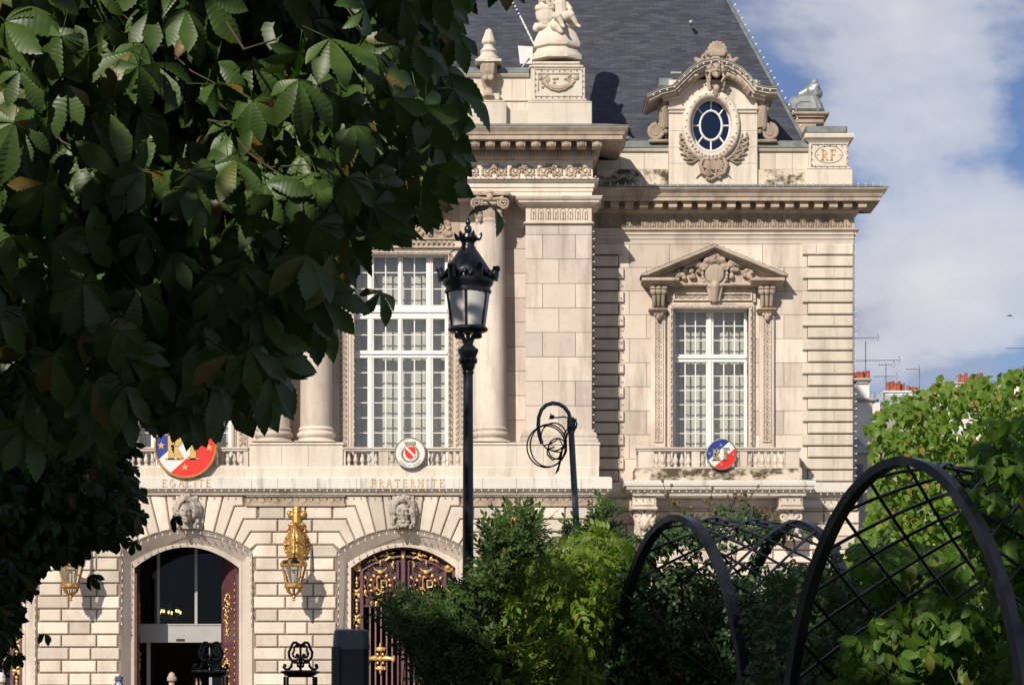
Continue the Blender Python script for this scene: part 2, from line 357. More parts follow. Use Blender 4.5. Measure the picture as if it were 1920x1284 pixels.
# --- ground floor of the central pavilion
yj = YC+.07
for c in ARCHES:
    pts = [(c-203, 927), (c+203, 927), (c+203, BOT), (c+123, BOT)]+arc(c, 123, 1034, 992)[::-1]+[(c-123, BOT), (c-203, BOT)]
    if c == 756: pts[1] = (1130, 927); pts[2] = (1130, BOT)
    gw = part('ground_floor_wall', M().pp(pts, yj, yj+.45), JOINT)
    m = M(); rings = [(123,1034,992,yj-.02),(120,1036,996,yj+.03),(104,1054,1018,yj+.36),(103,1055,1019,yj+.34),(98,1064,1025,yj+.36),(98,1064,1025,yj+1.3)]
    vs = []; K = 0
    for h, sp, cr, Y in rings:
        q = [(c-h, BOT)]+arc(c, h, sp, cr)+[(c+h, BOT)]; K = len(q); vs += [P(a, b, Y) for a, b in q]
    m.add(vs, [(i*K+j, i*K+j+1, (i+1)*K+j+1, (i+1)*K+j) for i in range(len(rings)-1) for j in range(K-1)])
    part('arch_surround', m, STONE, sm=30)
    # voussoirs, with the ears that turn into the courses
    A = lambda x: 992+42*(x/123)**2-.5
    V = [[(-22,929),(-39,929),(-30,A(30)),(-15.5,A(15))],
         [(-39,929),(-69,929),(-51,A(51)),(-40,A(40)),(-30,A(30))],
         [(-69,929),(-107,929),(-107,949),(-90,949),(-70,A(70)),(-60,A(60)),(-51,A(51))],
         [(-132,949),(-90,949),(-70,A(70)),(-80,A(80)),(-89,A(89)),(-107,973),(-132,973)],
         [(-170,973),(-107,973),(-89,A(89)),(-97,A(97)),(-104.7,A(104.7)),(-120,997),(-170,997)],
         [(-160,997),(-120,997),(-104.7,A(104.7)),(-112,A(112)),(-119,A(119)),(-131,1021),(-160,1021)],
         [(-170,1021),(-131,1021),(-122,A(122)),(-123,1045),(-170,1045)]]
    for sg in (-1, 1):
        for i, q in enumerate(V):
            if c == 756 and sg == -1 and False: continue
            q2 = inset([(X(c+sg*-a, YC), Z(b, YC)) for a, b in q], .018)
            part('voussoir', M().prism(q2, YC+.004*(i % 2), yj+.05, .03), STONE_G, gw)
def courses(spans, Yf, mat, parent, name='stone_block'):
    for (x0, x1, y0, y1) in spans: stone(name, x0, x1, y0, y1, Yf, parent, mat, ch=.03, gap=.042, d=.12)
rowy = lambda k: 949+24.0*k
for mid in (147, 553):
    sp = [(mid-68,mid-19,rowy(0),rowy(1)),(mid-19,mid+20,rowy(0),rowy(1)),(mid+20,mid+70,rowy(0),rowy(1)),(mid-32,mid+32,rowy(1),rowy(2)),
          (mid-43,mid+43,rowy(2),rowy(3)),(mid-33,mid+33,rowy(3),rowy(4))]
    for k in range(4, 18):
        e = 78 if k % 2 else 74; j = (mid-28, mid+31) if k % 2 else (mid-19, mid+22)
        if k % 2 == 0: j = (mid-32, mid+34)
        else: j = (mid-18, mid+23)
        b = min(rowy(k+1), BOT)
        if rowy(k) < BOT-6: sp += [(mid-e, j[0], rowy(k), b), (j[0], j[1], rowy(k), b), (j[1], mid+e, rowy(k), b)]
    courses(sp, YC, STONE_G, gw)
sp = []
for k in range(0, 18):
    x0 = 756+(132,170,160,170)[k] if k < 4 else 880; b = min(rowy(k+1), BOT)
    if rowy(k) >= BOT-6: break
    js = [x0]+[v for v in ((948,987,1060) if k % 2 == 0 else (925,1010,1090)) if v > x0+15]+[1130-(3 if k % 2 else 0)]
    sp += [(a, bb, rowy(k), b) for a, bb in zip(js, js[1:])]
courses(sp, YC, STONE_G, gw)
part('return_wall', M().box(X(1128,yj), X(1130,yj), yj+.45, YW+.1, 0, Z(895,YC)), STONE)
# carved wave bands over the piers
def wave(x0, x1, y0, y1, Yf, parent, step=25, mat=STONE_O):
    band = part('wave_band', M().pb(x0, x1, y0, y1, Yf+.05, Yf+.15).pb(x0-2, x1+2, y0-.5, y0+2.5, Yf-.02, Yf+.15).pb(x0-2, x1+2, y1-2, y1+2.5, Yf-.03, Yf+.15), mat, parent)
    n = max(1, round((x1-x0)/step)); st = (x1-x0)/n; r = (y1-y0-5)*Yf/F/2; w = st*Yf/F; m = M()
    m.scroll((0,0,0), r, 1.5, R(200), -1, r*.17, 5, 11)
    m.tube([(-w*.62,0,-r*.9),(-w*.45,0,-r*.75),(-w*.30,0,-r*.2),(-w*.2,0,r*.4),(0,0,r*.98)], [r*.05,r*.16,r*.2,r*.2,r*.12], 5)
    m.tube([(-w*.45,0,r*.9),(-w*.32,0,r*.5),(-w*.25,0,r*.1)], [r*.06,r*.15,r*.05], 5); me = smooth(m.mesh('wave'))
    me.materials.append(mat)
    for i in range(n): obj('wave_scroll', me, None, band, loc=(X(x0+st*(i+.55),Yf), Yf+.05, Z((y0+y1)/2,Yf)))
for a, b in ((57, 239), (463, 645)): wave(a, b, 928, 946, YC-.02, HALL)
wave(866, 1130, 928, 946, YC-.02, HALL)
# --- string course with the carved words
part('string_course', M().cornice([(.0,928.5),(.06,927),(.10,922),(.24,917),(.26,915.5)], -330, 1131, YC, YC+1, False, True), STONE)
fas = part('fascia', M().cornice([(.26,915.5),(.26,896),(.20,893.5)], -330, 1131, YC, YC+1, False, True), STONE_F)
for x in (472, 520, 595, 668, 834, 905, 968, 1035, 1090): part('joint_line', M().pb(x-.4, x+.4, 897, 915, YC-.263, YC-.2), JOINT, fas)
def letter(m, ch, x, z, h, Y, t=.02, bold=.16):           # capitals with serifs; returns the advance
    b = h*bold; s = h*.045; th = h*.07
    def bar(x0, z0, x1, z1, w):
        dx, dz = x1-x0, z1-z0; l = math.hypot(dx, dz); nx, nz = -dz/l*w/2, dx/l*w/2
        m.prism([(x+x0+nx,z+z0+nz),(x+x0-nx,z+z0-nz),(x+x1-nx,z+z1-nz),(x+x1+nx,z+z1+nz)], Y-t, Y+.01)
    def stem(a, hh=h): bar(a, 0, a, hh, b); bar(a-b*.95, s/2, a+b*.95, s/2, s); bar(a-b*.95, hh-s/2, a+b*.95, hh-s/2, s)
    def bowl(cx, cz, rx, rz, a0, a1, w):
        n = 10; o = []; i_ = []
        for k in range(n+1):
            a = R(a0+(a1-a0)*k/n); o.append((x+cx+rx*math.cos(a), z+cz+rz*math.sin(a))); q = max(.3, abs(math.cos(a))); i_.append((x+cx+(rx-w*q)*math.cos(a), z+cz+(rz-w*.45)*math.sin(a)))
        m.prism(o+i_[::-1], Y-t, Y+.01)
    if ch in 'EFL':
        stem(b); wd = h*.55
        if ch in 'EF': bar(b, h-th/2, wd, h-th/2, th); bar(wd, h-h*.2, wd, h, s*1.4); bar(b, h*.52, wd*.8, h*.52, th); bar(wd*.8, h*.42, wd*.8, h*.62, s*1.2)
        if ch in 'EL': bar(b, th/2, wd*1.05, th/2, th); bar(wd*1.05, 0, wd*1.05, h*.22, s*1.4)
        return wd+h*.17
    if ch == 'I': stem(b); return b*2+h*.1
    if ch == 'T': stem(h*.33); bar(0, h-th/2, h*.66, h-th/2, th); bar(.02*h, h*.78, .02*h, h, s*1.4); bar(h*.64, h*.78, h*.64, h, s*1.4); return h*.74
    if ch in 'RP':
        stem(b); bowl(b, h*.73, h*.42, h*.27, -90, 90, b)
        if ch == 'R': bar(b+h*.12, h*.48, h*.62, h*.03, b); bar(h*.5, s/2, h*.74, s/2, s)
        return h*.70
    if ch == 'A': bar(h*.08, 0, h*.36, h, th); bar(h*.36, h, h*.66, 0, b); bar(h*.16, h*.34, h*.56, h*.34, th*.9); bar(0, s/2, h*.18, s/2, s); bar(h*.52, s/2, h*.8, s/2, s); return h*.80
    if ch == 'G': bowl(h*.42, h*.5, h*.42, h*.52, 45, 330, b); bar(h*.74, h*.05, h*.74, h*.42, b*.9); bar(h*.58, h*.42, h*.86, h*.42, s); return h*.95
    if ch == 'N': bar(h*.12, 0, h*.12, h, th); bar(h*.12, h*.97, h*.66, h*.03, b); bar(h*.66, 0, h*.66, h, th); bar(0, s/2, h*.24, s/2, s); bar(h*.55, h-s/2, h*.78, h-s/2, s); bar(0, h-s/2, h*.2, h-s/2, s); return h*.85
    return h*.4
def word(text, x0, x1, ytop, ybot, Y, parent, mat, t=.02, bold=.16, name='letter'):
    h = (ybot-ytop)*Y/F; adv = []; xs = 0
    for ch in text: adv.append(xs); xs += letter(M(), ch, 0, 0, h, Y, t, bold)
    tgt = (x1-x0)*Y/F; ex = (tgt-xs)/max(1, len(text)-1)
    for i, ch in enumerate(text): m = M(); letter(m, ch, X(x0,Y)+adv[i]+ex*i, Z(ybot,Y), h, Y, t, bold); obj(name, m, mat, parent)
GILT = simple('faded_gilt_letters', (.52,.32,.12), .6, .1, var=.3, scale=9)
word('FRATERNITE', 696, 834, 898.5, 912.5, YC-.262, fas, GILT, .012, .135); word('EGALITE', 304, 396, 898.5, 912.5, YC-.262, fas, GILT, .012, .135)
# --- pedestals and balustrades in front of the windows
ped = part('pedestal_course', M().cornice([(.16,893.5),(.16,877),(.13,874.5),(.0,874)], -330, 1113, YC, YC+1.4, False, True), STONE_P)
for a, b in ((63, 233), (469, 643), (871, 1124)):
    m = M().pb(a, b, 834, 875, YC-.13, YC+.9, .01); m.pb(a-2, b+2, 829, 834, YC-.17, YC+.9, .02)
    pd = part('pedestal', m, STONE_P)
    for x in ((a+b)//2-28, (a+b)//2+22): part('joint_line', M().pb(x-.3, x+.3, 835, 875, YC-.133, YC-.1), JOINT, pd)
part('return_wall', M().box(X(1110,YC+.1)-.3, X(1110,YC+.1), YC+.15, YW+.1, Z(893,YC), Z(250,YC)), STONE)
BAL = None
def baluster_mesh(h):
    r = h*.16; pr = [(r*.95,0),(r*.95,h*.07),(r*.6,h*.09),(r*.5,h*.16),(r*.8,h*.24),(r*1.08,h*.36),(r*.95,h*.48),(r*.6,h*.62),(r*.47,h*.76),(r*.5,h*.84),(r*.75,h*.86),(r*.75,h*.89),(r*.9,h*.92),(r*.95,h)]
    return smooth(M().lathe(pr, seg=12).mesh('baluster'), True, R(40))
def balustrade(x0, x1, Yf, xs, dados, name, mat=STONE, top=838, bot=875, plinth=None, side=0):
    b = part('balustrade', M().pb(x0, x1, top, top+3.5, Yf-.10, Yf+.28, .015).pb(x0+1, x1-1, top+3.5, top+7, Yf-.06, Yf+.24).pb(x0, x1, bot-3, bot, Yf-.06, Yf+.26), mat)
    for a, c in dados: part('dado', M().pb(a, c, top+7, bot-3, Yf-.03, Yf+.20), mat, b)
    z0 = Z(bot-3, Yf); h = Z(top+7, Yf)-z0; me = baluster_mesh(h); me.materials.append(mat)
    for x in xs: obj('baluster', me, None, b, loc=(X(x, Yf), Yf+.09, z0))
    return b
for c in (350, 756):
    xs = [c+sg*v for sg in (-1,1) for v in (102,89.4,76.8,64.2,51.6)]+[c+sg*v for sg in (-1,1) for v in (20.5,7.5)]
    balustrade(c-113, c+115, YC-.05, xs, [(c-113,c-108),(c-46,c-28),(c+28,c+46),(c+108,c+115)], 'b')
# --- upper floor: bay wall with windows, pilasters, columns
def wall_with_hole(x0, x1, y0, y1, hx0, hx1, hy0, hy1, Yf, Yb, mat, name='bay_wall'):
    m = M().pb(x0, hx0, y0, y1, Yf, Yb).pb(hx1, x1, y0, y1, Yf, Yb).pb(hx0, hx1, y0, hy0, Yf, Yb)
    if hy1 < y1: m.pb(hx0, hx1, hy1, y1, Yf, Yb)
    return part(name, m, mat)
PANE = M().box(-.5,.5,-.003,.003,-.5,.5).mesh('pane'); PANE.materials.append(GLASS)
def window(xc, yc, Yf, heavy_x, heavy_y, name='window', d=.16):
    """xc, yc: lists of pane intervals in photo pixels."""
    x0, x1, y0, y1 = xc[0][0], xc[-1][1], yc[0][0], yc[-1][1]; fr = M(); mu = M()
    fr.pb(x0-6, x0, y0-5, y1+6, Yf-d*.5, Yf+d*.5, .01).pb(x1, x1+6, y0-5, y1+6, Yf-d*.5, Yf+d*.5, .01).pb(x0, x1, y0-5, y0, Yf-d*.5, Yf+d*.5, .01)
    for (a, b), (c, e) in zip(xc, xc[1:]):
        g = c-b
        if g > 4: fr.pb(b, c, y0, y1+5, Yf-d*.42, Yf+d*.42, .012); fr.pb((b+c)/2-g*.2, (b+c)/2+g*.2, y0+1, y1+5, Yf-d*.62, Yf-d*.4, .01)
        else: mu.pb(b, c, y0, y1+5, Yf-.025, Yf+.025)
    for (a, b), (c, e) in zip(yc, yc[1:]):
        g = c-b
        if g > 8: fr.pb(x0-5, x1+5, b, c, Yf-d*.55, Yf+d*.5, .012); fr.pb(x0-5, x1+5, b+g*.28, b+g*.55, Yf-d*.85, Yf-d*.5, .02)
        else: mu.pb(x0, x1, b, c, Yf-.020, Yf+.020)
    w = part('window', fr, WHITE); part('muntins', mu, WHITE, w)
    for a, b in xc:
        for c, e in yc:
            o = obj('pane', PANE, None, w, loc=(X((a+b)/2,Yf), Yf+.0, Z((c+e)/2,Yf))); o.scale = ((b-a+1.4)*Yf/F, 1, (e-c+1.4)*Yf/F)
    cu = M(); n = 90; Yc = Yf+.42; xa, xb = X(x0-22,Yc), X(x1+22,Yc); za, zb = Z(y1+40,Yc), Z(y0-16,Yc); vs = []
    for i in range(n+1):
        t = i/n; yy = Yc+.010*math.sin(t*95)+.008*math.sin(t*41+1); vs += [(xa+(xb-xa)*t, yy, za), (xa+(xb-xa)*t, yy, zb)]
    cu.add(vs, [(2*i, 2*i+2, 2*i+3, 2*i+1) for i in range(n)]); part('curtain', cu, CURT, w, sm=60)
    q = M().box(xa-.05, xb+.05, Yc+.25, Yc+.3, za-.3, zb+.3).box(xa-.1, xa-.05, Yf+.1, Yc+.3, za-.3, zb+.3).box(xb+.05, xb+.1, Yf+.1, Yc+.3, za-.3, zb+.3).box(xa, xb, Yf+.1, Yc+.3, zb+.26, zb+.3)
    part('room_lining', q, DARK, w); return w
for c in (350, 756):
    wall_with_hole(c-203, c+203 if c != 756 else 1112, 300, 893, c-91, c+84, 477, 893, YB, YB+.35, STONE)
    xs = [(-91,-67),(-55,-34),(-32,-10),(-1,20),(22,43),(56,78)]
    ys = [(482,510.5),(512,541),(542.5,572),(598,627),(628.5,657)]+[(671+28.2*k, 671+28.2*k+26.7) for k in range(7)]
    window([(c+a, c+b) for a, b in xs], ys, YB+.28, None, None)
    # surround: mouldings, laurel strips, carved lintel
    m = M()
    for a, b, p in ((-96,-91,.10),(-100,-96,.05),(84,89,.10),(89,93,.05)): m.pb(c+a, c+b, 476, 893, YB-p, YB+.1, .02)
    m.pb(c-100, c+93, 466, 471, YB-.06, YB+.1, .02).pb(c-96, c+89, 471, 477, YB-.11, YB+.1, .02).pb(c-122, c+118, 461, 465, YB-.16, YB+.1, .03)
    m.pb(c-120,c-103, 470, 893, YB-.03, YB+.1).pb(c+97, c+114, 470, 893, YB-.03, YB+.1).pb(c-122,c+118,446,449,YB-.08,YB+.1,.02)
    sw = part('window_surround', m, STONE)
    lf = M().ell((0,0,0), (.055,.03,.11), 7, 5, Euler((0,.5,0)).to_matrix()).ell((.09,0,.03), (.055,.03,.11), 7, 5, Euler((0,-.6,0)).to_matrix()).ell((.045,-.01,.09), (.03,.03,.035), 6, 4)
    lme = smooth(lf.mesh('leaf_carving')); lme.materials.append(STONE_O)
    for x in (c-112, c+105):
        for k in range(34): obj('carved_leaf', lme, None, sw, loc=(X(x,YB)-.045, YB-.03, Z(832-k*10.6,YB)))
    for k in range(20): o = obj('carved_leaf', lme, None, sw, loc=(X(c-92+k*9.5,YB), YB-.05, Z(455,YB))); o.rotation_euler = (0,R(70),0); o.scale = (1.1,1,.8)
    tm = M()
    for i in range(70):
        a = random.uniform(-1,1); b = random.uniform(0,1)**1.3*(1-.35*abs(a)); tm.ell(P(c-2+a*95, 442-b*62, YB), (random.uniform(.05,.16),.10,random.uniform(.05,.13)), 7, 5, Euler((0,random.uniform(-1.2,1.2),0)).to_matrix())
    for sg in (-1,1): tm.scroll(P(c-2+sg*70, 425, YB-.03), .22, 1.7, R(90), sg, .06); tm.scroll(P(c-2+sg*38, 415, YB-.03), .18, 1.5, R(-90), -sg, .05)
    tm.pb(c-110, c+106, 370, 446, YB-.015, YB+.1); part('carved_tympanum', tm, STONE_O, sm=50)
for x0, x1 in ((945,986),(548,560)): 
    for k in range(10):
        y0 = 421+45.8*k
        stone('ashlar_block', x0, x1, y0, min(y0+45.8, 829), YB-.03, HALL, STONE, ch=.006, gap=.014, d=.1)
# columns
def column(x):
    Yc = YC+.42; s = Yc/F; cx = X(x, Yc); c = part('column', M().lathe([(27.5*s*(1), 0)]+[(r*s, Z(y,Yc)-Z(806,Yc)) for r, y in ((30,806),(30,802),(29.6,700),(28.8,600),(27.6,500),(26.6,430),(26.4,419),(28,417),(28,414),(26,412))], (cx, Yc, Z(806,Yc)), 40), STONE, sm=40)
    for y in (485, 531, 577, 623, 669, 715, 761): 
        part('joint_ring', M().lathe([(29.3*s*(1-.0004*(806-y)/1)+.0, -.006),(29.3*s*(1-.0004*(806-y))+.012, -.004),(29.3*s*(1-.0004*(806-y))+.012, .004),(29.3*s*(1-.0004*(806-y)), .006)], (cx, Yc, Z(y,Yc)), 40), JOINT, c) if False else None
    part('column_base', M().lathe([(36*s,-.13),(36*s,-.09),(34.5*s,-.05),(33*s,-.02),(31.5*s,.0),(33.5*s,.03),(35.5*s,.07),(36.5*s,.12),(35.5*s,.17),(33*s,.2),(31*s,.22),(32.5*s,.25),(33*s,.29),(31.5*s,.33),(30*s,.36)][0:], (cx, Yc, Z(826,Yc)+.05), 40).box(cx-.62, cx+.62, Yc-.62, Yc+.5, Z(830,Yc)-.02, Z(826,Yc)-.06), STONE, c, sm=40)
    z = Z(390, Yc); k = M(); k.box(cx-.60, cx+.60, YC-.16, Yc+.45, Z(373,Yc), Z(366,Yc)).lathe([(.44,-.52),(.47,-.30),(.50,-.05),(.46,.12)], (cx,Yc,z), 24)
    for sg in (-1, 1):
        q = (cx+sg*.42, YC-.08, z+.05)
        k.lathe([(.205,0),(.205,.10)], (0,0,0), 3) if False else None
        k.scroll(q, .20, 2.2, R(90), sg, .042, 6, 14, ay=(.05,))
        k.tube([(q[0], YC-.05, q[2]), (q[0], Yc+.3, q[2])], .185, 16)
        for dy, rr in ((-.22,.085),(-.36,.10),(-.46,.07)): k.ell((cx+sg*.30, YC+.03, z+dy), (rr,.09,rr), 8, 6)
    k.tube([(cx-.40, YC-.09, z+.19), (cx, YC-.11, z+.15), (cx+.40, YC-.09, z+.19)], .06, 6); k.tube([(cx-.2,YC-.10,z+.03),(cx+.2,YC-.10,z+.03)], .06, 6)
    k.ell((cx, YC-.12, z+.24), (.11,.10,.15), 8, 6).ell((cx,YC-.13,z+.36),(.13,.10,.07),8,6)
    part('capital', k, STONE_O, c, sm=45); return c
for x in (187, 513, 593, 919): column(x)
# pier at the corner of the pavilion
pier = part('corner_pier', M().pb(986, 1109, 300, 829, YC+.09, YC+1.2), JOINT)
for k in range(9):
    y0 = 421 if k == 0 else 440+45.8*(k-1); y1 = 440 if k == 0 else min(y0+45.8, 806)
    if y0 > 800: break
    js = [985,1048,1110] if k % 2 == 0 else [985,1017.5,1079,1110]
    for a, b in zip(js, js[1:]): stone('ashlar_block', a, b, y0, y1, YC+.06, pier, STONE, ch=.006, gap=.012, d=.12)
part('pier_base', M().cornice([(.22,829),(.22,824),(.16,820),(.18,816),(.16,812),(.08,809),(.06,805)], 987, 1108, YC+.06, YC+1.2), STONE, pier)
part('pier_capital', M().cornice([(.0,421),(.05,420),(.10,418),(.08,416.5),(.02,415),(.02,388),(.06,387),(.24,379),(.26,374),(.30,373),(.34,368),(.34,366.5)], 987, 1108, YC+.06, YC+1.2), STONE, pier)
def motif_mesh(h, w):
    m = M(); m.tube([(-w*.32,0,-h*.45),(-w*.32,0,h*.25),(-w*.2,0,h*.42),(0,0,h*.47),(w*.2,0,h*.42),(w*.32,0,h*.25),(w*.32,0,-h*.45)], w*.07, 5)
    m.tube([(0,0,-h*.46),(0,0,-h*.05)], [w*.05,w*.13], 5); m.scroll((0,0,h*.12), w*.2, 1.1, R(-90), 1, w*.06, 5, 9); m.ell((0,-.01,-h*.33), (w*.13,.03,h*.09), 6, 4); m.ell((0,-.01,h*.12), (w*.08,.04,w*.08), 6, 4)
    return smooth(m.mesh('frieze_motif'))
def frieze(x0, x1, y0, y1, Yf, step, parent, mat=STONE_O):
    h = (y1-y0)*Yf/F; n = round((x1-x0)/step); w = (x1-x0)/n*Yf/F; me = motif_mesh(h, w); me.materials.append(mat)
    for i in range(n): obj('frieze_motif', me, None, parent, loc=(X(x0+(i+.5)*(x1-x0)/n, Yf), Yf, Z((y0+y1)/2, Yf)))
frieze(993, 1104, 390, 414, YC+.04, 14, pier)
# --- entablature and great cornice of the pavilion
ent = part('entablature', M().cornice([(.0,366.5),(.0,359),(.03,358.5),(.03,352),(.07,351),(.07,342),(.15,340),(.20,336.5),(.20,334.5),(.02,333.5),(.02,301)], -330, 1110, YC, YC+1.6, False, True), STONE)
def foliage_relief(x0, x1, y0, y1, Yf, parent, step=52):
    n = round((x1-x0)/step); w = (x1-x0)/n*Yf/F; h = (y1-y0)*Yf/F; m = M()
    for sg in (-1,1):
        m.scroll((sg*w*.27,0,-h*.05), h*.36, 1.7, R(90+sg*90), sg, h*.075, 5, 11); m.scroll((sg*w*.10,0,h*.22), h*.2, 1.3, R(-90), -sg, h*.06, 5, 10)
        for k in range(4): m.ell((sg*w*(.12+.1*k), -.01, h*(-.38+.06*(k % 2))), (h*.10,.05,h*.07), 6, 4, Euler((0,sg*.6,0)).to_matrix())
    for k in range(7): a = R(30+20*k); m.ell((math.cos(a)*h*.2, -.02, -h*.08+math.sin(a)*h*.22), (h*.14,.05,h*.05), 6, 4, Euler((0,-a,0)).to_matrix())
    m.ell((0,-.03,-h*.1), (h*.1,.07,h*.1), 8, 5); me = smooth(m.mesh('rinceau')); me.materials.append(STONE_O)
    for i in range(n): obj('carved_rinceau', me, None, parent, loc=(X(x0+(i+.5)*(x1-x0)/n,Yf), Yf, Z((y0+y1)/2,Yf)))
foliage_relief(690, 1110, 303, 333, YC-.03, ent)
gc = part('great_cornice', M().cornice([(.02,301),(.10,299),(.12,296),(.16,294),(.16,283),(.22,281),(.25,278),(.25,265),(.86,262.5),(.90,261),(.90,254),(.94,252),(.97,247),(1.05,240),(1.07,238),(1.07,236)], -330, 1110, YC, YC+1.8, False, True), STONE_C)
dm = M()
for i in range(120):
    x = 1112-6.3*i
    if x < 380: break
    dm.pb(x-2, x+2, 283.6, 290.5, YC-.235, YC-.1)
part('dentils', dm, STONE_C, gc, kind='stuff')
md = M().box(-.14,.14,-.55,0,-.10,.07).box(-.17,.17,-.60,0,.07,.12).ell((0,-.53,-.04), (.13,.08,.09), 8, 5).mesh('modillion'); md.materials.append(STONE_O)
for i in range(26):
    x = 1118-28.4*i
    obj('modillion', md, None, gc, loc=(X(x,YC-.25), YC-.24, Z(270.5,YC-.6)))
rm = M().ell((0,0,0), (.13,.13,.05), 8, 5).mesh('rosette'); rm.materials.append(STONE_O)
part('cornice_flashing', M().cornice([(1.09,236),(1.09,234.5),(.4,232)], -330, 1110, YC, YC+1.8, False, True), LEAD)
# --- attic of the pavilion
YA = YC+.55
att = part('attic_wall', M().pb(-330, 1000, 138, 236, YA, YA+.5), STONE_P)
part('attic_plinth', M().pb(-330, 1000, 205, 236, YA-.10, YA+.1, .02).pb(-330,1000,186,190,YA-.05,YA+.1,.02), STONE_P)
part('attic_coping', M().cornice([(.0,146),(.08,144),(.14,139),(.14,137)], -330, 992, YA, YA+.6, False, False), STONE_P)
part('lead_coping', M().cornice([(.16,137),(.16,133),(.02,127)], -330, 992, YA, YA+.8, False, False), LEAD)
for x in (835, 878, 960, 985): part('joint_line', M().pb(x-.3,x+.3,147,205,YA-.003,YA+.1), JOINT, att)
pd = part('statue_pedestal', M().pb(990, 1110, 193, 236.5, YC+.1, YC+1.9, .02).pb(990,1110,189,193,YC+.13,YC+1.8,.05).pb(994, 1100, 185, 190, YC+.2, YC+1.7,.04).pb(995, 1097, 127, 186, YC+.25, YC+1.7, .015).pb(992,1094,122,127,YC+.2,YC+1.75,.03).pb(999,1088,115,122,YC+.25,YC+1.7,.05), STONE_P)
Yp = YC+.25
m = M().pb(1008,1086,137,139,Yp-.03,Yp+.02).pb(1008,1010,139,170,Yp-.03,Yp+.02)
for sg in (-1,1): m.scroll(P(1047+sg*24,149,Yp), .13, 1.5, R(90), sg, .04); m.ell(P(1047+sg*34,146,Yp),(.09,.06,.09),8,5)
m.tube([P(1047+dx, 152+14*(1-(dx/32)**2), Yp-.01) for dx in range(-32,33,8)], [.03,.06,.08,.09,.09,.09,.08,.06,.03], 6)
m.tube([P(1047+dx, 158+12*(1-(dx/26)**2), Yp-.03) for dx in range(-26,27,13)], .05, 6)
for k in range(12): m.ell(P(1047+random.uniform(-30,30), 150+random.uniform(-6,16), Yp), (.06,.05,.05), 6, 4)
part('carved_garland', m, STONE_O, pd, sm=50)
# flame finial on the attic
fx = 916; Yf_ = YC+.4; s = Yf_/F; fc = (X(fx,Yf_), Yf_)
fin = part('finial', M().pb(885, 950, 192, 236.2, YC+.2, YC+.9, .02).pb(889,946,188,192,YC+.24,YC+.9,.03).pb(905,937,175,188,YC+.28,YC+.7,.03), STONE_P)
m = M(); zf = lambda y: Z(y, Yf_)
m.tube([(fc[0],Yf_-.10,zf(188)),(fc[0],Yf_+.0,zf(176)),(fc[0],Yf_+.05,zf(168)),(fc[0],Yf_-.05,zf(150)),(fc[0],Yf_-.15,zf(135)),(fc[0],Yf_-.18,zf(123))], [.22,.16,.15,.24,.28,.26], 10)
for sg in (-1,0,1): m.cap((fc[0]+sg*.15, Yf_-.36, zf(128)), (fc[0]+sg*.12, Yf_-.30, zf(142)), .07, .08)
for sg in (-.6,.6): m.ell((fc[0]+sg*.15, Yf_-.3, zf(152)), .10)
part('finial_console', remesh(m, .03, 'finial_console'), STONE_O, fin)
m = M().lathe([(25*s,-.0),(25*s,.10),(22*s,.13),(22*s,.18),(16*s,.26),(15*s,.34),(17*s,.40),(14*s,.46),(10*s,.54),(8.5*s,.68),(11*s,.74),(11.5*s,.80),(9*s,.84)], (fc[0],Yf_,zf(122)), 16, rot=R(22))
m.box(fc[0]-.40, fc[0]+.40, Yf_-.4, Yf_+.4, zf(122)+.01, zf(117)); part('finial_vase', m, STONE_P, fin, sm=35)
m = M().ell((fc[0],Yf_,zf(78)), (.20,.20,.22))
for k in range(9): a = k*.7; m.cap((fc[0]+.14*math.cos(a),Yf_+.14*math.sin(a),zf(80)), (fc[0]+.07*math.cos(a+.6),Yf_+.07*math.sin(a+.6),zf(62-(k % 3)*2)), .09, .04)
m.cap((fc[0],Yf_,zf(72)), (fc[0]+.01,Yf_,zf(55)), .12, .03); part('stone_flame', remesh(m, .025, 'stone_flame', 1), STONE_P, fin)
